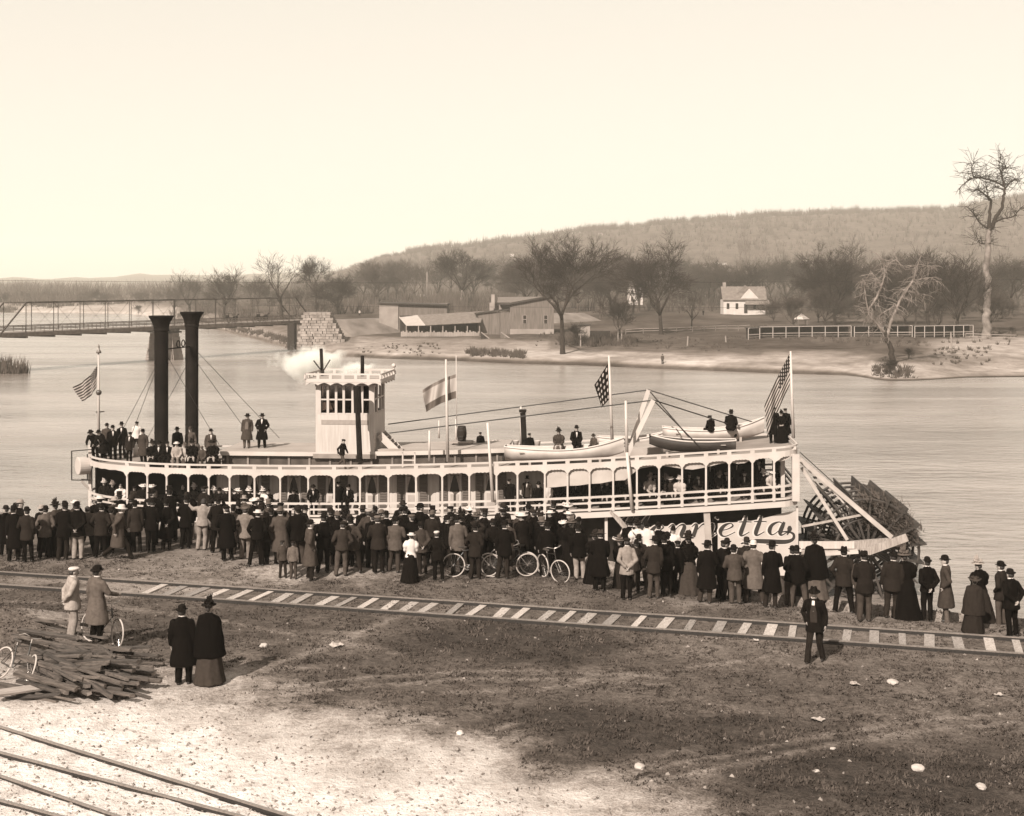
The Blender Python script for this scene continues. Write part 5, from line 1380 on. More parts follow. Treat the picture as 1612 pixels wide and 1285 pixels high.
# ---- people on the boat
def on_boat(px, v, z, yaw, **k):
    u = upx(px, v); x, y = b2w(u, v); zz = z(u) if callable(z) else z
    return person((x, y, zz), yaw, **k)
ROOF = 'people on the roof of the steamboat'
def rp(px, v, yaw, label, **k): return on_boat(px, v, k.pop('z', rz), R(yaw), label=label, group=ROOF, **k)
rp(151, 3.2, 170, 'man in black coat leaning over the rail at the bow', pose='lean', tv=.018, hat='slouch')
rp(163, 3.0, 150, 'man in black overcoat stooping beside the jackstaff', pose='lean', top='long', tv=.02, hat='derby')
rp(168, 5.0, 190, 'man in plaid grey coat standing behind the bow group', tv=.10, hat='derby')
rp(178, 3.6, 200, 'man in black coat with white shirt front near the jackstaff', tv=.018, front=True, scale=1.02)
rp(193, 4.0, 185, 'tall man in black coat and soft hat, tallest of the bow group', tv=.018, front=True, hat='slouch', scale=1.10)
rp(203, 2.4, 175, 'short man in charcoal coat in front of the bow group', tv=.045, front=True, hat='cap', hv=.03, scale=.92)
rp(214, 6.2, 180, 'person in white blouse standing behind the bow group', tv=.7, bv=.05, top='short', hat='cap', scale=1.0)
rp(226, 2.3, 165, 'man in long grey overcoat at the end of the bow group', top='long', tv=.085, bv=.02, hat='derby')
rp(280, 3.4, 178, 'man in black coat standing between the two smokestacks', tv=.018, hat='slouch')
rp(302, 3.6, 185, 'man in grey suit standing in front of the far smokestack', tv=.15, bv=.05, hat='derby', hv=.1)
rp(330, 2.6, 200, 'man in light grey jacket standing right of the far smokestack', tv=.11, hat='derby', front=True)
seat = lambda u: rz(u) - .02
rp(241, 1.2, 180, 'seated woman in black, first on the roof bench', pose='womansit', top='bodice', tv=.02, bv=.02, woman=True, hat='lady', hv=.05, z=seat)
rp(252, 1.25, 175, 'seated man in dark coat against the near smokestack', pose='sit', tv=.022, hat='slouch', front=True, z=seat)
rp(264, 1.2, 185, 'seated man in black with white collar beside the smokestack', pose='sit', tv=.017, hat='derby', front=True, z=seat)
rp(279, 1.15, 180, 'seated man in pale shirt and pale trousers on the roof bench', pose='sit', top='short', tv=.5, bv=.32, hat='boater', hv=.6, z=seat)
rp(292, 1.3, 178, 'seated girl in white dress on the roof bench', pose='womansit', top='bodice', tv=.6, bv=.10, woman=True, hat='lady', hv=.3, z=seat, scale=.9)
rp(303, 1.2, 182, 'seated woman in black with pale collar on the roof bench', pose='womansit', top='bodice', tv=.017, bv=.02, woman=True, hat='lady', hv=.03, z=seat, scale=1.04)
rp(319, 1.25, 172, 'seated boy in grey near the end of the roof bench', pose='sit', tv=.10, bv=.07, hat='cap', hv=.3, z=seat, scale=.85)
rp(336, 1.2, 176, 'seated woman in black cape at the end of the roof bench', pose='womansit', top='bodice', tv=.017, bv=.017, woman=True, hat='widehat', hv=.03, z=seat, scale=1.05)
rp(388, 3.4, 180, 'man in open grey overcoat standing alone on the raised roof', top='long', tv=.09, bv=.16, hat='slouch', vest=.2, z=ctop)
rp(412, 3.5, 183, 'man in long black coat and wide hat beside the grey overcoat', top='long', tv=.018, bv=.018, hat='slouch', front=True, z=ctop, pose='pockets')
rp(538, .8, 240, 'boy in dark jacket walking along the roof by the pilot house', pose='walk', tv=.03, bv=.10, hat='cap', scale=.86, top='short')
rp(835, 1.6, 180, 'child in black standing beside the black derrick post', tv=.02, hat='cap', scale=.84)
rp(880, 1.5, 172, 'woman in grey shawl sitting above the near rowboat', pose='womansit', top='bodice', tv=.07, bv=.10, woman=True, hat='lady', hv=.03, z=lambda u: rz(u) + .30)
rp(907, 1.5, 185, 'man in black coat sitting above the near rowboat, elbow out', pose='sit', tv=.017, hat='derby', front=True, z=lambda u: rz(u) + .38, scale=1.05)
rp(936, 1.3, 140, 'child in grey coat and pointed hat sitting in the near rowboat', pose='sit', tv=.10, hat='slouch', hv=.05, scale=.72, z=lambda u: rz(u) + .38)
rp(757, 5.0, 180, 'child in dark coat standing among the roof poles', tv=.03, hat='cap', scale=.72, collar=False)
rp(1120, 5.6, 30, 'boy in black sitting on the edge of the far rowboat', pose='sit', tv=.02, hat='cap', scale=.9, z=lambda u: rz(u) + .30)
rp(1150, 5.4, -20, 'man in black coat sitting on the far rowboat, back turned', pose='sit', tv=.017, hat='slouch', scale=1.1, top='sack', z=lambda u: rz(u) + .25)
rp(1217, 4.2, 150, 'tall young man in black coat and cap beneath the stern flag', top='long', tv=.018, hat='cap', hv=.03, scale=1.04)
rp(1231, 4.0, 165, 'woman in long black dress between the two at the stern flagpole', pose='woman', top='bodice', tv=.017, bv=.017, woman=True, hat='lady', hv=.03, scale=.9)
rp(1238, 4.3, 170, 'man in black coat and cap leaning on the stern flagpole', top='long', tv=.018, hat='cap', hv=.04, scale=.97)
DECK = 'passengers on the middle deck of the steamboat'
dk = lambda u: tz(u) - 2.56
def dp_(px, v, yaw, label, **k): return on_boat(px, v, k.pop('z', dk), R(yaw), label=label, group=DECK, **k)
S = dict(pose='sit'); WS = dict(pose='womansit', top='bodice', woman=True)
chair = lambda u: tz(u) - 2.56 + .02
dp_(165, 2.6, 180, 'seated woman in flowered hat inside the bow opening', tv=.03, bv=.03, hat='lady', hv=.6, z=chair, **WS)
dp_(178, 2.0, 185, 'seated woman in black, second inside the bow opening', tv=.02, bv=.02, hat='lady', hv=.45, z=chair, **WS)
dp_(191, 1.6, 180, 'seated woman in white dress by the first deck post', tv=.75, bv=.6, hat=None, z=chair, **WS)
dp_(213, 1.8, 178, 'seated girl in grey below the second deck arch', tv=.05, bv=.03, hat='cap', z=chair, scale=.9, **S)
dp_(226, 1.5, 190, 'seated woman in tilted white hat left of the second deck post', tv=.03, bv=.03, hat='widehat', hv=.7, z=chair, **WS)
dp_(240, 1.4, 180, 'seated woman in wide white hat below the near smokestack', tv=.05, bv=.03, hat='widehat', hv=.7, z=chair, **WS)
dp_(289, 1.6, 176, 'seated man with pale face in the dark arch right of the stack', tv=.016, hat=None, z=chair, **S)
dp_(306, 1.5, 184, 'seated woman with white-trimmed hat beside the fifth deck post', tv=.02, bv=.02, hat='lady', hv=.7, z=chair, **WS)
g3 = random.Random(9)
for i, px in enumerate((338, 347, 356, 365, 374, 383, 392, 404, 416, 424)):
    wh = i % 2 == 0
    lab = ['woman in white-feathered hat at the deck rail, first before the cabin front', 'man in black derby at the deck rail beside the white-feathered hat', 'woman in broad white hat at the deck rail below the cabin front',
           'man in dark soft hat at the deck rail, fourth before the cabin front', 'woman in large white hat at the deck rail, fifth before the cabin front', 'man in black hat at the deck rail under the first shutter', 'woman in pale hat at the deck rail under the first shutter',
           'man in charcoal coat at the deck rail under the first cabin door', 'woman in white dress at the deck rail beside the first cabin door', 'man in black coat at the deck rail after the first cabin door'][i]
    if wh: dp_(px, .5, 180 + g3.uniform(-30, 30), lab, tv=.75 if i == 8 else .03, bv=.03, hat='widehat' if i in (2, 4) else 'lady', hv=.7, z=chair, **WS)
    else: dp_(px, .55, 180 + g3.uniform(-30, 30), lab, tv=g3.choice([.017, .02, .05]), hat=g3.choice(['derby', 'slouch']), z=chair, **S)
dp_(463, .6, 180, 'boy in dark cap at the deck rail before the second cabin door', tv=.02, hat='cap', z=chair, **S)
dp_(494, .35, 180, 'man in black leaning forward over the deck rail, arms spread', pose='lean', tv=.017, hat='derby', front=True)
dp_(533, .7, 175, 'man in black standing at the deck rail by the third cabin door', tv=.018, hat='cap', scale=.95)
dp_(551, .4, 150, 'man in black seated on the deck rail by the fourth post group', tv=.018, hat='derby', front=True, z=lambda u: tz(u) - 2.3, **S)
dp_(804, .5, 180, 'boy in dark cap leaning on the rail near the cabin end', tv=.02, hat='cap', hv=.03, scale=.95)
dp_(828, .8, 172, 'man in plaid coat and tall hat near the cabin end', tv=.06, hat='tophat', hv=.02, front=True, scale=.95)
dp_(847, .6, 190, 'man in black seated at the rail below the cabin end', tv=.017, hat='derby', z=chair, scale=1.1, **S)
dp_(861, .9, 180, 'woman in white dress beside the post at the cabin end', tv=.75, bv=.6, hat='lady', hv=.6, z=chair, scale=1.05, **WS)
AFT = [(878, 1.6, 'w', .02, 'widehat', .7, 'seated woman in white hat, first bay of the awning'), (886, 2.6, 'm', .018, 'derby', .02, 'seated man in black, at the back of the first awning bay'),
       (905, 2.0, 'm', .02, 'slouch', .02, 'seated man in profile, second bay of the awning'), (917, 1.5, 'w', .03, 'lady', .5, 'seated woman in trimmed hat, end of the second awning bay'),
       (938, 2.6, 's', .018, 'derby', .02, 'standing man in black with white shirt, third awning bay'), (945, 1.3, 'm', .02, 'cap', .3, 'seated man in black with pale cap, third awning bay'),
       (957, 1.0, 'w', .02, 'lady', .6, 'seated woman in white-trimmed hat, end of the third awning bay'), (976, 2.4, 's', .04, 'boater', .6, 'standing man in straw hat behind the white spar'),
       (985, 1.2, 'w', .03, 'lady', .6, 'seated woman with pale hat beside the white spar'), (1022, 1.4, 'f', .5, 'lady', .5, 'large woman in pale shawl, first bay right of the spar'),
       (1031, 2.8, 'm', .018, 'derby', .02, 'man in black seated behind the pale shawl'), (1050, 1.8, 'w', .02, 'lady', .5, 'seated woman in dark dress, second bay right of the spar'),
       (1056, 1.2, 'w', .04, 'widehat', .7, 'seated woman in flat white hat, second bay right of the spar'), (1071, .9, 'w', .6, 'lady', .6, 'seated woman in white at the post between two swags'),
       (1086, 2.2, 'm', .02, 'derby', .02, 'seated man in black, third bay right of the spar'), (1097, 1.5, 'm', .05, 'cap', .03, 'seated boy in grey, third bay right of the spar'),
       (1118, 2.6, 's', .018, 'slouch', .02, 'standing man in black, fourth bay right of the spar'), (1130, 1.6, 'w', .05, 'lady', .4, 'seated woman in grey, fourth bay right of the spar'),
       (1140, 2.4, 'm', .018, 'derby', .02, 'seated man in black, end of the fourth bay'), (1160, 2.8, 's', .018, 'derby', .02, 'standing man in dark coat, fifth bay right of the spar'),
       (1172, 1.6, 'm', .03, 'cap', .03, 'seated man in cap, fifth bay right of the spar'), (1194, 2.2, 's', .02, 'derby', .02, 'standing man in black, bay before the stern'),
       (1204, 1.2, 'w', .02, 'lady', .6, 'seated woman with white trim, bay before the stern'), (1228, 1.7, 'w', .03, 'lady', .4, 'seated woman in dark dress, last bay at the stern'),
       (1212, 1.0, 'w', .6, 'widehat', .7, 'seated girl in white by the last deck post')]
for px, v, kd, tv, hat, hv, lab in AFT:
    if kd == 'm': dp_(px, v, 180 + g3.uniform(-35, 35), lab, tv=tv, hat=hat, hv=hv, z=chair, front=True, **S)
    elif kd == 's': dp_(px, v, 180 + g3.uniform(-35, 35), lab, tv=tv, hat=hat, hv=hv, front=True)
    else: dp_(px, v, 180 + g3.uniform(-35, 35), lab, tv=tv, bv=.03, hat=hat, hv=hv, z=chair, scale=1.08 if kd == 'f' else .98, **WS)
person((*b2w(upx(1263, .9), .9), -4.92), R(-8), pose='relax', top='long', tv=.34, bv=.03, hat=None, label='man in fawn overcoat standing at the after end of the name board', group='people on the main deck', scale=.98)
# seats for those who sit on the deck
# ------------------------------------------------------------------ flags
def flag_mat(name, kind):
    m = D.materials.new(name); m.use_nodes = True; n = m.node_tree; L = n.links
    b = n.nodes['Principled BSDF']; b.inputs['Roughness'].default_value = .9; b.inputs['Specular IOR Level'].default_value = .05
    uv = n.nodes.new('ShaderNodeUVMap'); uv.uv_map = 'uv'; sx = n.nodes.new('ShaderNodeSeparateXYZ'); L.new(uv.outputs[0], sx.inputs[0])
    def M(op, a, b_=0.0, c=None):
        z = n.nodes.new('ShaderNodeMath'); z.operation = op
        for i, q in enumerate((a, b_) if c is None else (a, b_, c)):
            if isinstance(q, (int, float)): z.inputs[i].default_value = q
            else: L.new(q, z.inputs[i])
        return z.outputs[0]
    def mixc(f, a, c):
        z = n.nodes.new('ShaderNodeMix'); z.data_type = 'RGBA'; L.new(f, z.inputs[0])
        for i, q in ((6, a), (7, c)):
            if isinstance(q, tuple): z.inputs[i].default_value = q
            else: L.new(q, z.inputs[i])
        return z.outputs[2]
    u, v = sx.outputs[0], sx.outputs[1]
    red, wht, blu = tone(.03), tone(.42), tone(.012)
    def stars(nu, nv, u0, v0, us, vs_):
        a = M('SUBTRACT', M('FRACT', M('MULTIPLY', M('SUBTRACT', u, u0), nu / us)), .5); c = M('SUBTRACT', M('FRACT', M('MULTIPLY', M('SUBTRACT', v, v0), nv / vs_)), .5)
        d = M('ADD', M('MULTIPLY', a, a), M('MULTIPLY', c, c)); return M('LESS_THAN', d, .065)
    if kind == 'stripes':
        col = mixc(M('LESS_THAN', M('FRACT', M('MULTIPLY', v, 6.5)), .5), wht, red)
        can = M('MULTIPLY', M('LESS_THAN', u, .4), M('GREATER_THAN', v, .46))
        cst = mixc(stars(6, 5, 0, .46, .4, .54), blu, wht)
        col = mixc(can, col, cst)
    elif kind == 'bands':
        col = mixc(M('GREATER_THAN', v, .30), tone(.12), wht)
        col = mixc(M('GREATER_THAN', v, .86), col, tone(.2))
    else:
        col = mixc(stars(4, 5, 0, 0, 1, 1), blu, wht)
    L.new(col, b.inputs['Base Color'])
    tr = n.nodes.new('ShaderNodeBsdfTranslucent'); L.new(col, tr.inputs[0]); ms = n.nodes.new('ShaderNodeMixShader'); ms.inputs[0].default_value = .25
    L.new(b.outputs[0], ms.inputs[1]); L.new(tr.outputs[0], ms.inputs[2]); L.new(ms.outputs[0], n.nodes['Material Output'].inputs[0])
    return m
def flag(px_corners, v, m, label, waves=2.5, amp=.13, bow=(0, 0)):
    """hoist top, hoist bottom, fly bottom, fly top in photograph pixels, hung in the plane v of the boat"""
    C = []
    for (px, py) in px_corners:
        u = upx(px, v); x, y = b2w(u, v); C.append(V3((x, y, zpx(py, u, v))))
    ht, hb, fb, ft = C; nx, ny = 26, 14; mb = MB(); UV = []
    for j in range(ny + 1):
        for i in range(nx + 1):
            s = i / nx; t = j / ny
            p = lerp(lerp(hb, ht, t), lerp(fb, ft, t), s)
            w = amp * s ** .5 * math.sin(s * waves * 2 * math.pi + t * 2.2) + .3 * amp * math.sin(s * 13 + t * 5) * s
            p = p + V3((bow[0] * s * (1 - s) + .25 * w, w, bow[1] * s * (1 - s) + .12 * w))
            mb.v.append(tuple(p)); UV.append((s, t))
    W1 = nx + 1
    mb.f = [(j*W1+i, j*W1+i+1, (j+1)*W1+i+1, (j+1)*W1+i) for j in range(ny) for i in range(nx)]
    me = mb.mesh('flag', True, fix=False); uvl = me.uv_layers.new(name='uv')
    for lp in me.loops: uvl.data[lp.index].uv = UV[lp.vertex_index]
    me.materials.append(m)
    return tag(link('flag', me), label, 'flag')
stripes_m = flag_mat('striped_bunting', 'stripes')
flag([(154, 574), (152.5, 606), (129, 632), (116, 609)], 4.0, stripes_m, 'striped flag with stars blowing from the jackstaff at the bow', amp=.10, bow=(.3, -.5))
flag([(719, 589), (719, 627), (671, 649), (667, 613)], 1.1, flag_mat('banded_bunting', 'bands'), 'three-banded pale flag with dark lower band behind the midship flagpole', amp=.16, bow=(0, .35))
flag([(957, 573), (959, 629), (946, 643), (936, 606)], 2.4, flag_mat('star_bunting', 'stars'), 'dark flag with white stars on the pole before the hog braces', waves=1.2, amp=.12)
flag([(1245, 553), (1243, 607), (1208, 690), (1203, 640)], 4.0, stripes_m, 'large striped flag with stars drooping from the stern flagpole', waves=2, amp=.16, bow=(-.3, -.3))

# ------------------------------------------------------------------ rowboats, barrel, buckets on the roof
def rowboat(px0, px1, v, zg, label, m_out, depth=.55, beam=.66, bow_right=True, lean=0.0, rise=.35):
    ua, ub = upx(px0, v), upx(px1, v); ln = ub - ua; x, y = b2w((ua + ub) / 2, v)
    root = empty('rowboat', (x, y, zg), BA, label, 'rowboat', 'rowboats carried on the steamboat roof')
    if not bow_right: root.rotation_euler = (0, 0, BA + math.pi)
    n = 16; out = []; inn = []; gl = []; gr = []
    for i in range(n + 1):
        s = i / n; hw = beam * (min(1, .55 + 1.6 * s) if s < .3 else (1 if s < .5 else max(.02, 1 - ((s - .5) / .5) ** 2.2)))
        zz = rise * (2 * abs(s - .42)) ** 2 * (1.0 if s > .42 else .35); kd = -depth + (.30 * ((s - .6) / .4) ** 2 if s > .6 else 0) + zz * .3
        X = (s - .5) * ln
        def sec(w, zk, q): return [(X, -w, zz), (X, -w * .93, lerp(zz, zk, .45)), (X, -w * .6, lerp(zz, zk, .88)), (X, -.03, zk), (X, .03, zk), (X, w * .6, lerp(zz, zk, .88)), (X, w * .93, lerp(zz, zk, .45)), (X, w, zz)]
        out.append(sec(hw, kd, 0)); inn.append(sec(max(.012, hw - .035), kd + .05, 1))
        gl.append((X, -hw, zz + .015)); gr.append((X, hw, zz + .015))
    mb = MB()
    def shell(S, flip):
        o = len(mb.v); k = len(S[0])
        for r_ in S: mb.v.extend(r_)
        for i in range(n):
            for q in range(k - 1):
                f = (o + i*k + q, o + i*k + q + 1, o + (i+1)*k + q + 1, o + (i+1)*k + q); mb.f.append(f[::-1] if flip else f)
        return o, k
    o1, k = shell(out, False); o2, _ = shell(inn, True)
    for i in range(n):
        mb.f.append((o1 + i*k, o1 + (i+1)*k, o2 + (i+1)*k, o2 + i*k)); mb.f.append((o1 + i*k + k-1, o2 + i*k + k-1, o2 + (i+1)*k + k-1, o1 + (i+1)*k + k-1))
    mb.f.append(tuple(o1 + q for q in range(k))); mb.f.append(tuple(o2 + q for q in range(k))[::-1])
    mb.build('boat_hull', m_out, root, True, fix=False)
    g_ = MB().tube(gl, .04, 6).tube(gr, .04, 6).bar(gl[0], gr[0], .05, .1)
    g_.build('gunwale', white, root)
    for s in (.15, .42, .66):
        X = (s - .5) * ln; MB().box((X, 0, -.14), (.24, beam * 1.75 * (1 if s < .5 else .8), .03)).build('thwart', decklight, root)
    if lean: root.rotation_euler = (lean, 0, root.rotation_euler[2])
    return root
rowboat(795, 982, .9, zpx(707, upx(888, .9), .9), 'long white rowboat resting at the near roof edge amidships', mat('rowboat_white', .38, .6, .12, 2), .60, .7, True, rise=.42)
rowboat(1022, 1158, 1.7, zpx(694, upx(1090, 1.7), 1.7), 'rowboat with dark sides and white rail on the after roof, the nearer one', mat('rowboat_dark', .03, .7, .2, 2), .55, .65, False, rise=.2)
rowboat(1043, 1203, 6.3, zpx(677, upx(1120, 6.3), 6.3), 'white rowboat with dark bow on the far side of the after roof', mat('rowboat_white', .38, .6, .12, 2), .6, .7, True, rise=.5)
rowboat(940, 1052, 6.4, zpx(690, upx(1000, 6.4), 6.4), 'pale rowboat half hidden behind the hog braces', mat('rowboat_white', .38, .6, .12, 2), .5, .6, True, rise=.3)
for px, v in ((835, 1.0), (945, 1.0), (1050, 1.7), (1130, 1.7), (1080, 6.3), (1165, 6.3), (965, 6.4), (1025, 6.4)):
    u = upx(px, v); bp_('boat_chock', MB().box((u, v, rz(u) + .11), (.12, .9, .24)), cream)
def on_roof(name, px, v, z, label, cat, grp=None):
    u = upx(px, v); x, y = b2w(u, v); return empty(name, (x, y, z(u) if callable(z) else z), BA, label, cat, grp)
stand_z = zpx(694, upx(727, 4.6), 4.6)
bp_('barrel_stand', MB().box((upx(727, 4.6), 4.6, stand_z - .05), (1.1, .9, .08)).box((upx(727, 4.6), 4.6, (stand_z + rz(-2)) / 2 - .04), (.7, .6, stand_z - rz(-2) - .08)), decklight)
br = on_roof('barrel', 727, 4.6, stand_z, 'dark wooden water barrel standing on a low roof stand', 'barrel')
MB().lathe([(.20, 0), (.24, .2), (.255, .38), (.24, .56), (.20, .76), (.18, .76), (.18, .70), (.01, .70)], 20).build('barrel_staves', darkwood, br, True)
for z_ in (.06, .22, .54, .70): MB().lathe([(.215 + (.03 if .1 < z_ < .6 else 0), z_ - .02), (.222 + (.03 if .1 < z_ < .6 else 0), z_), (.215 + (.03 if .1 < z_ < .6 else 0), z_ + .02)], 20, caps=False).build('hoop', rope_m, br)
bk_ = None
bp_('bucket_rack', MB().span((upx(770, 5.6), 5.45, rz(0) + .30), (upx(850, 5.6), 5.95, rz(0) + .36)), decklight)
BL = ['first', 'second', 'third', 'fourth', 'fifth', 'sixth']
for i, px in enumerate((779, 790, 801, 812, 835, 846)):
    if bk_ is None:
        bk_ = on_roof('fire_bucket', px, 5.7, rz(0) + .37, '', 'bucket', 'white fire buckets in a row on the roof')
        MB().lathe([(.13, 0), (.17, .30), (.178, .32), (.16, .30), (.12, .03), (.005, .03)], 16).build('pail', white, bk_, True)
        MB().tube([(.165 * math.cos(a), 0, .30 - .12 * math.sin(a)) for a in [math.pi * q / 8 for q in range(9)]], .008, 5).build('bail', rope_m, bk_)
        o = bk_
    else:
        o = copy_tree(bk_); u = upx(px, 5.7); x, y = b2w(u, 5.7); o.location = (x, y, rz(0) + .37)
    o['label'] = f'{BL[i]} white fire bucket in the row on the roof, counted from the barrel side'

# ------------------------------------------------------------------ bicycles
tyre_m = mat('pale_tyre', .36, .7, .12, 20); enamel = mat('bicycle_enamel', .02, .3, .2, 10, spec=.5); nickel = mat('nickel_plate', .5, .25, .1, 10, metal=.8); saddle_m = mat('saddle_leather', .04, .6, .2, 10)
def bicycle(x, y, yaw, label, lean=0.0, steer=0.0, z=None):
    """x axis runs from the rear hub to the front hub"""
    zg = near_z(x, y) if z is None else z
    root = empty('bicycle', (x, y, zg), yaw, label, 'bicycle', 'bicycles among the watchers')
    root.rotation_euler = Matrix.Rotation(yaw, 3, 'Z').to_euler() if not lean else (Matrix.Rotation(yaw, 3, 'Z') @ Matrix.Rotation(lean, 3, 'X')).to_euler()
    r = .345
    def wheel(xc, rot):
        e = MB(); e.tube([(r * math.cos(2*math.pi*i/36), 0, r * math.sin(2*math.pi*i/36)) for i in range(37)], .020, 8, False)
        w = e.build('wheel', tyre_m, root, True)
        s = MB()
        for k in range(28):
            a = 2 * math.pi * k / 28; hy = .03 if k % 2 else -.03; b = a + .5 * (1 if k % 4 < 2 else -1)
            s.tube([(.02 * math.cos(b), hy, .02 * math.sin(b)), (.325 * math.cos(a), 0, .325 * math.sin(a))], .0018, 3, False)
        s.build('spoke', nickel, w)
        MB().tube([(0, -.05, 0), (0, .05, 0)], .022, 8).build('hub', nickel, w)
        w.matrix_local = Matrix.Translation((xc, 0, r + .02)) @ Matrix.Rotation(rot, 4, 'Z')
    wheel(0, 0); 
    wb = 1.08
    fh = V3((.80, 0, .86)); ft = V3((.83, 0, .72)); bb = V3((.43, 0, .30)); st = V3((.30, 0, .80)); rh = V3((0, 0, r + .02))
    f = MB()
    for a, b, q in ((fh, st, .014), (ft, bb, .014), (bb, st, .014)): f.tube([a, b], q, 8)
    f.tube([fh + V3((-.02, 0, .07)), ft + V3((.01, 0, -.03))], .018, 8)
    for s in (-1, 1):
        f.tube([rh + V3((0, .045 * s, 0)), bb + V3((0, .03 * s, 0))], .009, 6); f.tube([rh + V3((0, .045 * s, 0)), st + V3((0, .02 * s, -.05))], .008, 6)
    f.build('frame', enamel, root)
    k = MB(); fr_ = V3((wb, 0, r + .02))
    for s in (-1, 1): k.tube([ft + V3((.01, .03 * s, -.03)), ft + V3((.06, .045 * s, -.12)), fr_ + V3((0, .045 * s, 0))], .010, 6)
    k.build('fork', nickel, root)
    wheel(wb, steer)
    h = MB().tube([fh + V3((-.02, 0, .05)), fh + V3((-.035, 0, .18))], .013, 8)
    top = fh + V3((-.035, 0, .17))
    for s in (-1, 1): h.tube(smooth_path([tuple(top), tuple(top + V3((.05, .12 * s, .03))), tuple(top + V3((.0, .23 * s, .06))), tuple(top + V3((-.16, .25 * s, .01)))], 5), .011, 7)
    h.build('handlebar', nickel, root)
    sd_ = MB(); sd_.loft([[(.30 + dx + (.0), wy * math.cos(t), .905 + .03 * math.sin(t) + dz) for t in [2*math.pi*i/10 for i in range(10)]] for dx, wy, dz in ((-.14, .06, .015), (-.11, .09, .012), (-.02, .06, 0), (.07, .025, .0), (.12, .018, .0))])
    s_ = sd_.build('saddle', saddle_m, root, True); MB().tube([st, st + V3((-.02, 0, .10))], .012, 8).build('seat_post', nickel, s_)
    c = MB().lathe([(.075, -.006), (.09, -.006), (.09, .006), (.075, .006)], 20, caps=False).tube([(0, 0, .045), (.16, 0, .05)], .01, 6).tube([(0, 0, -.045), (-.16, 0, -.05)], .01, 6).box((.16, 0, .09), (.09, .03, .02)).box((-.16, 0, -.09), (.09, .03, .02)).tube([(0, 0, -.05), (0, 0, .05)], .015, 6)
    for q in range(5): c.bar((0, 0, 0), (.08 * math.cos(q * 1.256), .08 * math.sin(q * 1.256), 0), .012, .006)
    o = c.build('crank', nickel, root); o.matrix_local = Matrix.Translation(bb) @ Matrix.Rotation(R(90), 4, 'X')
    return root
a = on_level(139, 1012); b = on_level(206, 1029); d = (b - a).to_2d().normalized()
bicycle(a.x + .05, a.y - .1, math.atan2(d.y, d.x), 'bicycle held by the man in the light grey overcoat, pale tyres', lean=R(-6), steer=R(-14), z=.06)
c = on_level(768, 909); bicycle(c.x - 1.06, c.y + .15, R(4), 'bicycle whose front wheel shows beside the man with hands in pockets', lean=R(-5), steer=R(10))
c = on_level(829, 907); bicycle(c.x - 1.05, c.y + .2, R(8), 'bicycle overlapped by another wheel, right of the man between the bicycles', lean=R(4), steer=R(5))
c = on_level(834, 902); bicycle(c.x, c.y + .35, R(150), 'bicycle behind, its wheel crossing the nearer one', lean=R(-6))
c = on_level(885, 911); bicycle(c.x - .55, c.y + .95, R(-62), 'bicycle with its front wheel turned to the viewer beside the cyclist in black', lean=R(3), steer=R(25))
c = on_level(46, 1085); bicycle(c.x - 1.0, c.y + .75, R(-38), 'bicycle lying against the near end of the timber pile', lean=R(-24), steer=R(-22), z=.02)

# ------------------------------------------------------------------ the pile of timbers
tm1 = mat('split_timber', .065, .95, .6, 3.0, bump=.8, stretch=(1, 9, 9), rnd=.4); tm2 = mat('sawn_end', .2, .95, .2, 20, rnd=.2)
rt = random.Random(21); meshes = []
for k in range(8):
    mb = MB(); w = rt.uniform(.06, .15); h = rt.uniform(.035, .09); nseg = 6; rings = []
    for i in range(nseg + 1):
        x_ = -1 + 2 * i / nseg
        rings.append([(x_, (w/2) * (1 + rt.uniform(-.10, .10)) * sx, (h/2) * (1 + rt.uniform(-.12, .12)) * sz) for sx, sz in ((-1, -1), (0, -1), (1, -1), (1, 0), (1, 1), (0, 1), (-1, 1), (-1, 0))])
    mb.loft(rings); me = mb.mesh('timber'); me.materials.append(tm1); me.materials.append(tm2)
    for p in me.polygons:
        if len(p.vertices) == 8: p.material_index = 1
    meshes.append(me)
def timber(px, py, z, ang, ln, tilt, label, grp='timbers in the pile', k=None):
    c = on_level(px, py, z); o = link('timber', meshes[rt.randrange(8) if k is None else k], None)
    o.matrix_world = Matrix.Translation((c.x, c.y, z + near_z(c.x, c.y) * .6)) @ Matrix.Rotation(ang, 4, 'Z') @ Matrix.Rotation(tilt, 4, 'Y') @ Matrix.Rotation(rt.uniform(-.3, .3), 4, 'X')
    o.scale = (ln / 2, 1.0, 1.0); return tag(o, label, 'timber', grp)
PILE_LABEL = 'rough split timber lying in the heap under the two men'
for (px, py, z, ang, ln) in ((95, 985, .42, -38, 2.6), (75, 1000, .40, -40, 2.6), (120, 998, .40, -34, 2.2), (60, 1010, .36, -42, 2.4), (150, 1018, .38, -10, 1.8), (110, 1018, .40, -8, 1.9), (180, 1020, .30, -4, 1.8), (205, 1030, .2, -8, 1.4)):
    timber(px, py, z, R(ang), ln, R(rt.uniform(-6, 4)), f'long dark timber on the heap top, {["thin one under the pale suit", "one at the frame edge", "one by the pale suit shoes", "one farthest toward the corner", "one before the grey overcoat", "one between the two men", "one under the bicycle wheel", "short one past the bicycle"][[95,75,120,60,150,110,180,205].index(px)]}')
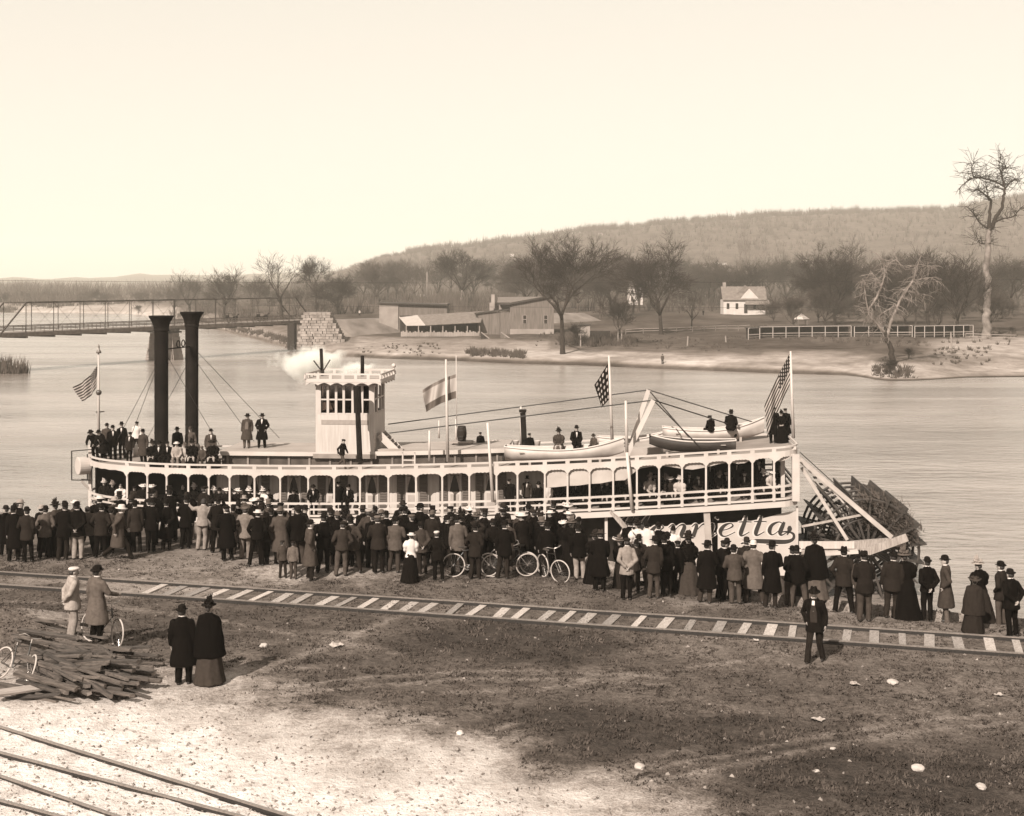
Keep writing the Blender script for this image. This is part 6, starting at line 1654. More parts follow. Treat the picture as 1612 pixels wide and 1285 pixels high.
for layer in range(4):
    z = .08 + layer * .13; n_ = (27, 28, 24, 16)[layer]
    for i in range(n_):
        q = (i + .5) / n_; sp_ = 1 - .14 * layer
        px = 122 + (rt.uniform(-85, 85)) * sp_; py = 1062 - layer * 9 + (q - .5) * 62 * sp_
        PILE_LABEL = ('rough split timber ' + ('lying on the ground under the heap', 'low in the heap', 'high in the heap', 'on top of the heap')[layer] + (', at the frame-edge end', ', in the middle', ', near the middle toward the bicycle', ', at the bicycle end')[min(3, max(0, int((px - 35) / 45)))])
        timber(px, py + 6, z + rt.uniform(-.03, .04), R(rt.choice((-34, -28, -24, -18, -42, -8)) + rt.uniform(-16, 16)), rt.uniform(.8, 2.1), R(rt.uniform(-9, 9)), PILE_LABEL)
for i, (px, py, ang, ln) in enumerate(((190, 1075, -24, 1.0), (208, 1062, -14, .9), (215, 1050, -6, .8), (165, 1092, -30, .9), (228, 1044, -3, .9), (150, 1075, -27, 1.6), (198, 1052, -18, 1.2))):
    timber(px, py, .06 + .04 * (i % 3), R(ang), ln, R(rt.uniform(-4, 4)), f'short timber end on the sand edge of the heap, {["first", "second", "third", "fourth", "fifth", "sixth", "seventh"][i]} placed')
pk = MB().box((0, 0, 0), (2.5, .24, .045)).mesh('plank'); pk.materials.append(mat('pale_plank', .28, .9, .2, 3, stretch=(1, 9, 9), bump=.4))
c = on_level(80, 1092); o = link('plank', pk); o.matrix_world = Matrix.Translation((c.x, c.y, near_z(c.x, c.y) + .16)) @ Matrix.Rotation(R(40), 4, 'Z') @ Matrix.Rotation(R(3), 4, 'Y') @ Matrix.Rotation(R(14), 4, 'X')
tag(o, 'long pale plank leaning out from the foot of the timber pile', 'plank')
c = on_level(170, 1068); o = link('plank', pk); o.scale = (.4, .5, 1); o.matrix_world = Matrix.Translation((c.x, c.y, near_z(c.x, c.y) + .06)) @ Matrix.Rotation(R(-48), 4, 'Z') @ Matrix.Scale(.45, 4, (1, 0, 0))
tag(o, 'short pale stick lying in the shadow of the timber pile', 'plank')
# ------------------------------------------------------------------ road bridge
iron = mat('bridge_iron', .06, .7, .3, 2); bplank = mat('bridge_plank', .15, .9, .3, 1.5); stone_m = mat('pier_stone', .17, .95, .35, .8, bump=.8, bscale=2.5)
BRA = Vector((-87.0, 236.0)); BRB = Vector((-47.5, 317.0)); BD = (BRB - BRA); BL_ = BD.length; BD.normalize(); BN = Vector((-BD.y, BD.x))
def bpnt(t, off, z): p = BRA + BD * t + BN * off; return (p.x, p.y, z)
def bz(t): return lerp(.35, .45, t / BL_)
bridge = empty('truss_bridge', (BRA.x, BRA.y, -6), 0, 'iron truss road bridge crossing the river upstream of the boat', 'bridge')
def bpart(name, mb, m, par=None):
    return mb.build(name, m, par or bridge, off=(-BRA.x, -BRA.y, 6))
DW = 2.6
bpart('deck', MB().bar(bpnt(-3, 0, bz(0) + .15), bpnt(BL_, 0, bz(BL_) + .15), 2 * DW, .25), bplank)
for s in (-1, 1):
    bpart('side_girder', MB().bar(bpnt(-3, s * DW, bz(0) - .1), bpnt(BL_, s * DW, bz(BL_) - .1), .16, .65), bplank)
    for h in (.75, 1.25): bpart('guard_rail', MB().bar(bpnt(-3, s * (DW - .1), bz(0) + h), bpnt(BL_, s * (DW - .1), bz(BL_) + h), .08, .16), bplank)
TH = 5.3; NPAN = 14; PL = BL_ / NPAN
for s in (-1, 1):
    bpart('top_chord', MB().bar(bpnt(.62 * PL, s * DW, bz(0) + TH), bpnt(BL_ - PL, s * DW, bz(BL_) + TH), .15, .18), iron)
    bpart('end_post', MB().bar(bpnt(-.25 * PL, s * DW, bz(0) + .2), bpnt(.62 * PL, s * DW, bz(0) + TH), .2, .22), iron)
    bpart('end_post', MB().bar(bpnt(BL_ , s * DW, bz(BL_) + .2), bpnt(BL_ - PL, s * DW, bz(BL_) + TH), .2, .22), iron)
    for k in range(NPAN):
        t = (k + .62) * PL
        if t < BL_ - PL * .5:
            bpart('truss_vertical', MB().bar(bpnt(t, s * DW, bz(t)), bpnt(t, s * DW, bz(t) + TH), .10, .10), iron)
        if 0 < k < NPAN - 1:
            bpart('tie_rod', MB().bar(bpnt(t, s * DW, bz(t)), bpnt(t + (PL if k % 2 else -PL), s * DW, bz(t) + TH), .03, .03), iron)
        for q in range(3):
            tt = t + q * PL / 3
            bpart('rail_post', MB().bar(bpnt(tt, s * (DW - .1), bz(tt)), bpnt(tt, s * (DW - .1), bz(tt) + 1.3), .1, .1), bplank)
for k in range(NPAN):
    t = (k + .62) * PL
    bpart('floor_beam', MB().bar(bpnt(t, -DW - .3, bz(t) - .55), bpnt(t, DW + .3, bz(t) - .55), .25, .4), iron)
    if t < BL_ - PL: bpart('top_strut', MB().bar(bpnt(t, -DW, bz(t) + TH), bpnt(t, DW, bz(t) + TH), .1, .12), iron)
def pier(t, label, hw=2.6, bush=True):
    p = BRA + BD * t; root = empty('bridge_pier', (p.x, p.y, -6), math.atan2(BD.y, BD.x), label, 'pier', 'stone piers of the bridge')
    rg = random.Random(int(t)); top = bz(t) - .75 + 6; n_c = 9
    for c in range(n_c):
        z0 = -1 + (top + .6) * c / n_c; z1 = -1 + (top + .6) * (c + 1) / n_c; q = 1 - .30 * c / n_c
        hx, hy = 1.6 * q, (3.6) * q
        per = [(-hx, -hy), (hx, -hy), (hx, hy), (-hx, hy)]
        for (ax, ay), (bx_, by_) in zip(per, per[1:] + per[:1]):
            ln = math.hypot(bx_ - ax, by_ - ay); m_ = max(2, int(ln / 1.2))
            off = .5 if c % 2 else 0
            for i in range(m_):
                s0 = (i + .02) / m_; s1 = (i + .98) / m_
                cx = lerp(ax, bx_, (s0 + s1) / 2) * .9; cy = lerp(ay, by_, (s0 + s1) / 2) * .93; rot = math.atan2(by_ - ay, bx_ - ax)
                MB().box((cx, cy, (z0 + z1) / 2), (ln / m_ - .04, .5 + rg.uniform(0, .16), z1 - z0 - .04), rot).build('stone', stone_m, root)
    MB().span((-1.0, -2.4, -1), (1.0, 2.4, top - .4)).build('core', stone_m, root)
    MB().span((-1.4, -3.1, top - .35), (1.4, 3.1, top + .0)).build('cap', darkwood, root)
    for yy in (-2.4, 2.4): MB().span((-1.2, yy - .3, top), (1.2, yy + .3, top + .55)).build('bearing', iron, root)
    return root
pier(-6, 'stone bridge pier at the frame edge with driftwood caught on it')
pier(BL_ * .475, 'stone bridge pier standing in the river behind the smokestacks')
# abutment: stepped courses of stone, wing wall falling to the bank
ab = empty('bridge_abutment', (BRB.x + 1, BRB.y + 1, -6), 0, 'stone abutment with sloping wing wall at the far end of the bridge', 'abutment')
rg = random.Random(2)
YA = 306; X0 = (478 - CX) / F * YA; X1 = (537 - CX) / F * YA; Y0 = YA
for c in range(14):
    z0 = -5.6 + .585 * c; z1 = z0 + .56; q = c / 14
    xa = lerp((466 - CX) / F * YA, (477 - CX) / F * YA, q); xb = lerp((548 - CX) / F * YA, (516 - CX) / F * YA, q)
    m_ = int((xb - xa) / .85)
    for i in range(m_):
        w_ = (xb - xa) / m_
        MB().box((xa + (i + .5 + (.25 if c % 2 else -.2)) * w_ + rg.uniform(-.1, .1), Y0 + .4 + q * .6, (z0 + z1) / 2), (w_ - rg.uniform(.02, .09), 1.0 + rg.uniform(0, .45), z1 - z0 - rg.uniform(.0, .05))).build('stone', mat('abutment_stone', .21, .95, .4, .8, bump=.6, bscale=2, rnd=.12), ab, off=(-BRB.x - 1, -BRB.y - 1, 6))
    MB().box(((xa + xb) / 2, Y0 + 3.5, (z0 + z1) / 2), (xb - xa - .2, 5.5, z1 - z0)).build('course', stone_m, ab, off=(-BRB.x - 1, -BRB.y - 1, 6))
MB().span((X0 - 3.4, Y0 - 1.0, -5.6), (X0 - 1.9, Y0 + 2.5, .2)).build('pier_bent', darkwood, ab, off=(-BRB.x - 1, -BRB.y - 1, 6))
# road embankment that carries on from the bridge
em = MB(); rgs = []
for i in range(9):
    q = i / 8; p = BRB + BD * (6 + 60 * q) + Vector((1, 0)) * (35 * q)
    zt_ = lerp(.5, 1.0, q); rgs.append([(p.x - 3, p.y, zt_), (p.x + 3, p.y, zt_), (p.x + 9, p.y - 3, far_z(p.x + 9, p.y - 3) - .6), (p.x - 9, p.y + 2, far_z(p.x - 9, p.y + 2) - .6)])
em.loft(rgs); tag(em.build('road_embankment', mat('embankment_earth', .14, 1, .4, .3, bump=.6)), kind='structure')
# two horse-drawn rigs crossing
def rig(t, label):
    p = BRA + BD * t; root = empty('horse_buggy', (p.x, p.y, bz(t) + .28), math.atan2(BD.y, BD.x), label, 'buggy', 'horse-drawn buggies on the bridge')
    hm = MB(); hm.ball((2.3, 0, 1.15), (.75, .28, .33), 12, 8); hm.cone((2.85, 0, 1.3), .2, (3.2, 0, 1.75), .13); hm.cone((3.2, 0, 1.78), .13, (3.5, 0, 1.62), .08)
    for x_, k in ((2.75, 1), (1.75, -1)):
        for s in (-1, 1): hm.cone((x_, .15 * s, 1.0), .12, (x_ + .06 * k * s, .15 * s, .5), .06); hm.cone((x_ + .06 * k * s, .15 * s, .5), .06, (x_ + .1 * k * s - .05, .15 * s, .04), .045)
    hm.cone((1.6, 0, 1.3), .06, (1.42, 0, .75), .04)
    me = remesh(hm, 'horse', .04, .3); me.materials[0] = darkwood; link('horse', me, root)
    MB().box((0, 0, .9), (1.3, .8, .3)).box((-.45, 0, 1.3), (.15, .8, .6)).box((.0, 0, 2.0), (1.1, .9, .06)).bar((-.5, .4, 1.0), (-.5, .4, 2.0), .05, .05).bar((-.5, -.4, 1.0), (-.5, -.4, 2.0), .05, .05).build('body', black, root)
    for x_ in (-.5, .6):
        for s in (-1, 1):
            MB().tube([(x_ + .55 * math.cos(a), .5 * s, .56 + .55 * math.sin(a)) for a in [2*math.pi*i/20 for i in range(21)]], .04, 5, False).bar((x_ - .55, .5 * s, .56), (x_ + .55, .5 * s, .56), .03, .03).bar((x_, .5 * s, .01), (x_, .5 * s, 1.1), .03, .03).build('wheel', darkwood, root)
    for s in (-1, 1): MB().bar((.5, .4 * s, .85), (2.8, .35 * s, 1.1), .05, .05).build('shaft', darkwood, root)
rig(BL_ * .70, 'horse and buggy on the bridge, the one closer to the smokestacks'); rig(BL_ * .82, 'horse and buggy on the bridge, the one closer to the abutment')

# ------------------------------------------------------------------ buildings on the far bank
bwall = mat('weathered_boards', .115, .9, .3, .8, stretch=(4, 4, .4), bump=.3); bwall2 = mat('pale_stone_wall', .22, .95, .2, .5, bump=.4); roofm = mat('tar_roof', .04, .9, .3, 1); shingle = mat('grey_shingles', .135, .95, .25, 1.5, bump=.4)
tin = mat('bright_tin_roof', .34, .7, .1, 1); limewash = mat('limewash', .42, .9, .1, 1)
def fx(px, Y): return (px - CX) / F * Y
def fzy(py, Y): return HC - (py - HY) / F * Y
def building(name, label, cat, px, py):
    b = far_at(px, py); root = empty(name, (b.x, b.y, b.z - .2), 0, label, cat); root['ox'] = b.x
    return root, b
def fpart(name, mb, m, root, par=None):
    l = root.location; return mb.build(name, m, par or root, off=(-l.x, -l.y, -l.z))
# tall blank warehouse
r_, b = building('warehouse', 'tall flat-roofed warehouse with blank pale end wall behind the long shed', 'warehouse', 630, 524); Y = b.y
x0, xm, x1 = fx(597, Y), fx(627, Y), fx(697, Y); z0 = b.z - .5; zA = fzy(478, Y)
fpart('end_wall', MB().box(((x0 + xm) / 2, Y + .15, (z0 + zA) / 2), (xm - x0, .3, zA - z0)), bwall2, r_)
fpart('side_wall', MB().span((xm, Y + .3, z0), (x1 + 1, Y + .6, zA - .25)), bwall, r_); fpart('rear_wall', MB().span((x0, Y + 11, z0), (x1 + 1, Y + 11.3, zA)), bwall, r_)
fpart('side_wall', MB().span((x0, Y + .3, z0), (x0 + .3, Y + 11, zA)), bwall, r_); fpart('side_wall', MB().span((x1 + .7, Y + .6, z0), (x1 + 1, Y + 11, zA)), bwall, r_)
fpart('roof', MB().bar((x0 - .2, Y + 5.6, zA + .12), (x1 + 1.2, Y + 5.6, zA - .35), 12.2, .3), roofm, r_)
# long open shed
r_, b = building('long_shed', 'long low shed with open front and one bright roof panel', 'shed', 700, 530); Y = b.y
xa, xb = fx(640, Y), fx(755, Y); ze = fzy(513, Y); zr = fzy(497, Y + 7); z0 = b.z - .5
def roof_quad(p, th=.15):
    return MB().loft([[V3(q) for q in p], [V3(q) + V3((0, 0, th)) for q in p]])
xp = fx(670, Y)
fpart('bright_roof_panel', roof_quad([(fx(640, Y), Y - 1, ze), (xp, Y - 1, fzy(512.5, Y)), (fx(657, Y + 7), Y + 7, zr), (fx(628, Y + 7), Y + 7, fzy(500, Y + 7))]), tin, r_)
fpart('roof', roof_quad([(xp + .05, Y - 1, fzy(512.5, Y)), (fx(757, Y), Y - 1, fzy(508, Y)), (fx(762, Y + 7), Y + 7, fzy(491, Y + 7)), (fx(657, Y + 7) + .05, Y + 7, zr)]), shingle, r_)
fpart('rear_wall', MB().span((xa - 2, Y + 6.6, z0), (xb + 1, Y + 6.9, zr)), darkwood, r_)
for k in range(7): fpart('post', MB().box((lerp(xa, xb, k / 6), Y - .9, (z0 + ze) / 2), (.22, .22, ze - z0)), bwall2, r_)
for k in range(46):
    x_ = lerp(xa - 1.2, xb, (k + .5) / 46); h_ = .55 + .1 * math.sin(k * 2.7) + .06 * math.sin(k * 7.1)
    fpart('board', MB().box((x_, Y - 1.5, z0 + .5 + h_), ((xb - xa + 1.2) / 46 - .03, .06, 2 * h_)), bwall2, r_)
# plank stair bins at its end
r_, b = building('loading_ramp', 'small plank loading ramps with dark ends beside the long shed', 'ramp', 775, 533); Y = b.y; z0 = b.z - .2
for (a, c) in ((757, 770), (788, 803)):
    pr = [(fx(a, Y), Y, z0), (fx(c, Y), Y, z0), (fx(a, Y), Y, z0 + 1.5)]
    fpart('ramp', MB().loft([[V3(q) for q in pr], [V3(q) + V3((0, 2.2, 0)) for q in pr]]), darkwood if a < 770 else bwall, r_)
    fpart('ramp_plank', MB().bar((fx(a, Y) + .1, Y - .1, z0 + 1.55), (fx(c, Y) + .1, Y - .1, z0 + .1), .1, .25), bwall2, r_)
# mill with low gable, lean-to and chimney
r_, b = building('mill_building', 'board-sided mill building with low gable roof, lean-to and two windows', 'mill', 838, 526); Y = b.y
x0, x1 = fx(803, Y), fx(872, Y); z0 = b.z - .5; zl, zrr = fzy(478, Y), fzy(466, Y)
wallq = [(x0, Y, z0 + 1.6), (x1, Y, z0 + 1.6), (x1, Y, zrr), (x0, Y, zl)]
fpart('front_wall', MB().loft([[V3(q) for q in wallq], [V3(q) + V3((0, .3, 0)) for q in wallq]]), bwall, r_)
fpart('foundation', MB().span((x0, Y - .03, z0), (x1, Y + 9, z0 + 1.6)), bwall2, r_)
fpart('side_wall', MB().span((x0, Y + .3, z0 + 1.6), (x0 + .3, Y + 9, zl)), bwall, r_); fpart('side_wall', MB().span((x1 - .3, Y + .3, z0 + 1.6), (x1, Y + 9, zl + .4)), bwall, r_); fpart('rear_wall', MB().span((x0, Y + 8.7, z0 + 1.6), (x1, Y + 9, zl + .4)), bwall, r_)
fpart('roof', roof_quad([(fx(783, Y), Y - .5, fzy(478.5, Y) - .0), (fx(803, Y), Y - .5, fzy(478, Y)), (fx(874, Y), Y - .5, fzy(465, Y)), (fx(874, Y), Y + 9.5, fzy(465, Y) - .6), (fx(783, Y), Y + 9.5, fzy(470, Y))], .22), shingle, r_)
fpart('gable_fascia', MB().bar((fx(783, Y), Y - .56, fzy(478, Y)), (fx(803, Y), Y - .56, fzy(478, Y)), .1, .5).bar((fx(803, Y), Y - .56, fzy(478, Y)), (fx(874, Y), Y - .56, fzy(465, Y)), .1, .4), roofm, r_)
for c in (826, 859):
    w_ = fpart('window', MB().box((fx(c, Y), Y - .02, fzy(503, Y)), (.9, .12, 1.9)), bwall2, r_)
    for dz in (-.48, .48): fpart('pane', MB().box((fx(c, Y), Y - .09, fzy(503, Y) + dz), (.68, .03, .82)), glass, r_, w_)
xl = fx(752, Y)
fpart('lean_to_wall', MB().span((xl, Y + .5, z0), (x0 - .02, Y + .8, fzy(492, Y))), bwall, r_)
fpart('lean_to_roof', MB().bar((fx(747, Y), Y + 2.4, fzy(494, Y)), (fx(803, Y) - .05, Y + 2.4, fzy(487, Y)), 4.6, .3), roofm, r_)
fpart('chimney', MB().box((fx(776, Y + 3), Y + 3, fzy(475, Y)), (.8, .8, 3.2)), bwall2, r_); fpart('upper_wall', MB().span((fx(770, Y), Y + 4.5, fzy(490, Y)), (x0, Y + 4.8, fzy(477, Y))), bwall2, r_)
# white cottage
r_, b = building('white_cottage', 'white cottage with steep gabled wing beyond the far fence', 'house', 1170, 496); Y = b.y
x0, x1, xg = fx(1139, Y), fx(1205, Y), fx(1180, Y); z0 = b.z - .4; ze = fzy(472, Y); zr = fzy(452, Y)
fpart('front_wall', MB().span((x0, Y, z0), (x1, Y + .3, ze)), limewash, r_); fpart('end_wall', MB().span((x0, Y + .3, z0), (x0 + .3, Y + 6, ze)), limewash, r_); fpart('end_wall', MB().span((x1 - .3, Y + .3, z0), (x1, Y + 6, ze)), limewash, r_); fpart('rear_wall', MB().span((x0, Y + 6, z0), (x1, Y + 6.3, ze)), limewash, r_)
fpart('roof', roof_quad([(x0 - .4, Y - .5, ze - .2), (x1 + .4, Y - .5, ze - .2), (x1 + .4, Y + 3.1, zr), (x0 - .4, Y + 3.1, zr)]), shingle, r_); fpart('roof', roof_quad([(x1 + .4, Y + 6.7, ze - .2), (x0 - .4, Y + 6.7, ze - .2), (x0 - .4, Y + 3.1, zr), (x1 + .4, Y + 3.1, zr)]), shingle, r_)
gw = 3.2; gq = [(xg - gw, Y - .12, ze - .15), (xg + gw, Y - .12, ze - .15), (xg, Y - .12, zr - .6)]
fpart('gable', MB().loft([[V3(q) for q in gq], [V3(q) + V3((0, 3, 0)) for q in gq]]), limewash, r_)
fpart('gable_roof', MB().bar((xg - gw - .3, Y + 1.3, ze - .25), (xg, Y + 1.3, zr - .45), 3.2, .2, up=(0, 1, 0)), shingle, r_)
fpart('porch_roof', roof_quad([(xg - 1.5, Y - 2.0, ze - 1.5), (x1 + 1, Y - 2.0, ze - 1.5), (x1 + 1, Y - .05, ze - .3), (xg - 1.5, Y - .05, ze - .3)]), shingle, r_)
for c in (1146, 1160, 1188): fpart('window', MB().box((fx(c, Y), Y - .03, fzy(482, Y)), (.8, .1, 1.7)), glass, r_)
fpart('door', MB().box((fx(1174, Y), Y - .03, fzy(486, Y)), (1.0, .1, 2.8)), darkwood, r_); fpart('chimney', MB().box((fx(1140, Y + 3), Y + 3, zr + .5), (.9, .9, 1.8)), bwall2, r_)
# pale house among the trees
r_, b = building('tall_white_house', 'tall white house half hidden behind the round elm', 'house', 1000, 480); Y = b.y
x0, x1 = fx(990, Y), fx(1012, Y); z0 = b.z - .4; ze = fzy(452, Y); zr = fzy(436, Y)
fpart('front_wall', MB().span((x0, Y, z0), (x1, Y + 7, ze)), limewash, r_)
gq = [(x0 - .3, Y - .2, ze), (x1 + .3, Y - .2, ze), ((x0 + x1) / 2, Y - .2, zr)]
fpart('roof', MB().loft([[V3(q) for q in gq], [V3(q) + V3((0, 7.5, 0)) for q in gq]]), shingle, r_)
for c in (995, 1005):
    for py in (460, 471): fpart('window', MB().box((fx(c, Y), Y - .03, fzy(py, Y)), (.9, .1, 1.5)), glass, r_)
# hillside houses: far, a few pixels each
for i, (px, py, lab) in enumerate(((806, 404, 'tiny white house on the hillside above the mill'), (945, 371, 'pale farmhouse near the hill crest, closest to the open sky'), (1140, 418, 'small white house at the foot of the hill'), (1128, 417, 'white shed beside the small house at the hill foot'), (665, 468, 'pale low house among trees behind the warehouse'), (163, 452, 'white house across the river far upstream'))):
    b = far_at(px, py); s_ = b.y / 1500
    root = empty('hill_house', tuple(b), 0, lab, 'house', 'houses far off among the trees')
    MB().box((0, 0, 1.3 * s_), (4.5 * s_, 3.5 * s_, 2.8 * s_)).build('wall', limewash, root)
    MB().loft([[V3((x_ * s_, y_ * 2 * s_, z_ * s_)) for x_, z_ in ((-2.5, 2.7), (2.5, 2.7), (0, 4.3))] for y_ in (-1, 1)]).build('roof', shingle, root)
    for wx in (-1.1, 1.1): MB().box((wx * s_, -1.78 * s_, 1.5 * s_), (.6 * s_, .06 * s_, 1.0 * s_)).build('window', glass, root)
# small summer-house
r_, b = building('summer_house', 'little open summer-house with pale peaked roof behind the stock pens', 'gazebo', 1262, 512); Y = b.y; z0 = b.z - .2; xc = b.x
fpart('roof', MB().lathe([(1.9, 0), (1.95, .1), (.05, 1.4)], 4, (xc, Y, fzy(503, Y))), tin, r_)
for a, c in ((-1, -1), (1, -1), (1, 1), (-1, 1)): fpart('post', MB().box((xc + a * 1.1, Y + c * 1.1, (z0 + fzy(503, Y)) / 2), (.16, .16, fzy(503, Y) - z0)), bwall, r_)
# stock pens: open-fronted low sheds with pale posts
def pen(pa, pb, pya, pyb, n_, label):
    a = far_at(pa, pya); b = far_at(pb, pyb); root = empty('stock_pen', ((a.x + b.x) / 2, (a.y + b.y) / 2, min(a.z, b.z)), 0, label, 'stock pen', 'stock pens on the far bank')
    d = (b - a); ln = d.to_2d().length
    def pt(q, h, back=0): p = a.lerp(b, q); return (p.x, p.y + back, lerp(a.z, b.z, q) + h)
    fpart('roof_edge', MB().bar(pt(0, 2.35), pt(1, 2.35), .12, .12), cream, root)
    fpart('back_wall', MB().bar(pt(0, 1.2, 2.5), pt(1, 1.2, 2.5), .15, 2.3), darkwood, root)
    fpart('roof', MB().bar(pt(0, 2.38, 1.3), pt(1, 2.38, 1.3), 2.6, .1), roofm, root)
    for k in range(n_ + 1): fpart('post', MB().box(pt(k / n_, 1.15), (.15, .15, 2.3)), cream, root)
    for h in (.5, 1.0): fpart('rail', MB().bar(pt(0, h, .1), pt(1, h, .1), .06, .16), bwall2 if h > .7 else bwall, root)
pen(1196, 1340, 533, 531, 7, 'long stock pen with white posts and dark back wall')
pen(1178, 1196, 535, 534, 1, 'short end bay of white rails beside the long stock pen')
pen(1345, 1436, 531.5, 531, 4, 'stock pen just behind the pale sycamore')
pen(1440, 1532, 532, 530, 6, 'stock pen partly hidden by the pale sycamore and the tall cottonwood')
r_, b = building('board_shed', 'small board shed at the foot of the big forked elm', 'shed', 920, 533); Y = b.y; z0 = b.z - .2
fpart('wall', MB().span((b.x - 1.2, Y, z0), (b.x + 1.2, Y + 2.4, z0 + 2.9)), bwall2, r_); fpart('roof', MB().bar((b.x - 1.5, Y + 1.2, z0 + 2.95), (b.x + 1.5, Y + 1.2, z0 + 3.2), 3, .15), roofm, r_); fpart('side_pen', MB().span((b.x + 1.25, Y + .5, z0), (b.x + 5.5, Y + 1, z0 + 1.8)), darkwood, r_)
# rail fence beyond the field
def fence(pts, label, h=1.2):
    P = [far_at(*p) for p in pts]; root = empty('rail_fence', tuple(P[0]), 0, label, 'fence', 'rail fences on the far bank')
    for a, b in zip(P, P[1:]):
        n_ = max(1, int((b - a).length / 3))
        for k in range(n_):
            p = a.lerp(b, k / n_); q = a.lerp(b, (k + 1) / n_); p.z = far_z(p.x, p.y); q.z = far_z(q.x, q.y)
            fpart('post', MB().box((p.x, p.y, p.z + h / 2), (.16, .16, h)), bwall, root)
            for hh in (.5, .95): fpart('rail', MB().bar((p.x, p.y, p.z + h * hh), (q.x, q.y, q.z + h * hh), .06, .12), bwall2, root)
fence([(985, 527), (1040, 525), (1090, 523), (1180, 520)], 'low rail fence crossing the pasture behind the round elm')
fence([(1520, 534), (1560, 536), (1600, 537)], 'low fence running from the tall cottonwood to the frame edge')
for i, (px, py, h, lab) in enumerate(((673, 478, 15, 'bare mast standing among trees behind the warehouse'), (1043, 575, 0, ''))):
    if h:
        b = far_at(px, py); root = empty('mast', tuple(b), 0, lab, 'mast'); MB().tube([(0, 0, -1), (-.2, 0, 13.5)], [.5, .38], 10).build('pole', mat('mast_wood', .12, .9, .3, 2), root, True)
        MB().box((-.2, 0, 13.3), (1.1, .2, .2)).build('crosstree', darkwood, root)
for px, py, lab, tv in ((1043, 575, 'man in dark trousers standing on the far shore by the water', .12), (975, 537, 'dark figure near the posts on the far pasture', .03), (1107, 497, 'dark figure on the field left of the white cottage', .03), (566, 497, 'figure in pale clothes on the road beyond the abutment', .6)):
    b = far_at(px, py); person(tuple(b), R(170), pose='relax', tv=tv, bv=.03, hat='slouch', label=lab, group='people on the far bank', collar=False)
for i, (px, py, h) in enumerate(((973, 541, 3.2), (978, 541, 2.6), (1082, 546, 2.0), (914, 546, 2.6), (1143, 540, 1.4), (1498, 548, 3.0))):
    b = far_at(px, py); tag(link('stake', (lambda mb: (mb, mb))(MB().tube([(0, 0, -.2), (.15 * math.sin(i), 0, h)], [.16, .13], 7).mesh('stake'))[0], None, tuple(b)), ['tall pale stake on the pasture, first of a pair', 'pale stake on the pasture, second of a pair', 'low stake on the shore meadow near the round elm', 'stake on the shore right of the big forked elm', 'short stump of a post below the cottage field', 'broken trunk standing before the second stock pen'][i], 'stake', 'stakes on the far bank')
    D.objects[-1] if False else None
for o in COL.objects:
    if o.name.startswith('stake') and not o.data.materials: o.data.materials.append(bwall2)

# ------------------------------------------------------------------ bare trees
bark = mat('bark', .03, .95, .3, 3, spec=.05); twig = mat('twigs', .034, .95, .2, 3, spec=.05); palebark = mat('sycamore_bark', .17, .9, .35, 1.2, spec=.05)
def grow(seed, height, spread=.9, trunk=.34, limbs=5, levels=5, thick=.022, lean=(0, 0), ratio=(.62, .82), up=.12, droop=0.0, twigs=3, forks=(2, 4), maxseg=9000, minr=.028, crooked=.16):
    g = random.Random(seed); T = MB(); C = MB(); count = [0]
    def limb(p, d, ln, r, lev):
        if count[0] > maxseg: return
        n = 4 if lev < 2 else 3 if lev < 4 else 2; pts = [p]; rad = [r]; dd = d.copy(); q = p.copy()
        for i in range(n):
            j = V3((g.gauss(0, crooked), g.gauss(0, crooked), g.gauss(0, crooked * .6)))
            dd = (dd + j + V3((0, 0, (up if lev < 4 else up * .4) - droop * lev * .05))).normalized()
            q = q + dd * (ln / n); pts.append(q.copy()); rad.append(max(minr * .7, lerp(r, r * .55, (i + 1) / n)))
        mb = T if lev == 0 else C
        mb.tube(pts, rad, 7 if lev == 0 else 5 if lev == 1 else 3, lev < 2); count[0] += n
        if lev >= levels: return
        k = g.randint(*forks) + (1 if lev >= 2 else 0)
        for i in range(k):
            s = g.uniform(.35, 1.0) if i else 1.0
            f = s * n; a = min(int(f), n - 1); b = pts[a].lerp(pts[a + 1], f - a)
            ax = V3((g.gauss(0, 1), g.gauss(0, 1), g.gauss(0, .5))); side = (ax - dd * ax.dot(dd)).normalized()
            an = g.uniform(.25, .85) * spread * (.6 if i == 0 else 1)
            nd = (dd * math.cos(an) + side * math.sin(an)).normalized()
            limb(b, nd, ln * g.uniform(*ratio), max(minr, rad[min(a + 1, n)] * (.82 if i == 0 else g.uniform(.5, .72))), lev + 1)
    r0 = thick * height; ht = trunk * height
    pts = [V3((0, 0, -.5))]; rad = [r0 * 1.5]; d = V3((lean[0], lean[1], 1)).normalized(); p = V3((0, 0, 0)); 
    for i in range(6):
        pts.append(p.copy()); rad.append(r0 * (1.15 if i == 0 else 1 - .06 * i)); d = (d + V3((g.gauss(0, .03), g.gauss(0, .03), 0))).normalized(); p = p + d * (ht / 5)
    T.tube(pts, rad, 9)
    top = pts[-1]
    for i in range(limbs):
        a = 2 * math.pi * (i + g.uniform(-.3, .3)) / limbs; an = g.uniform(.30, .80) * spread if i else .12
        nd = (d * math.cos(an) + V3((math.cos(a), math.sin(a), 0)) * math.sin(an)).normalized()
        b = top if i < 3 else pts[-2].lerp(top, g.random())
        limb(b, nd, height * (1 - trunk) * g.uniform(.36, .5), r0 * g.uniform(.5, .68), 1)
    zs_ = [v[2] for v in C.v] or [1]; k = height / max(zs_)
    for mb in (T, C): mb.v = [(x * k, y * k, z * k) if z > 0 else (x, y, z) for x, y, z in mb.v]
    return T.mesh('trunk', True, fix=False), C.mesh('crown', True, fix=False)
PRO = {}
def proto(key, **k):
    t, c = grow(**k); PRO[key] = (t, c, k['height'])
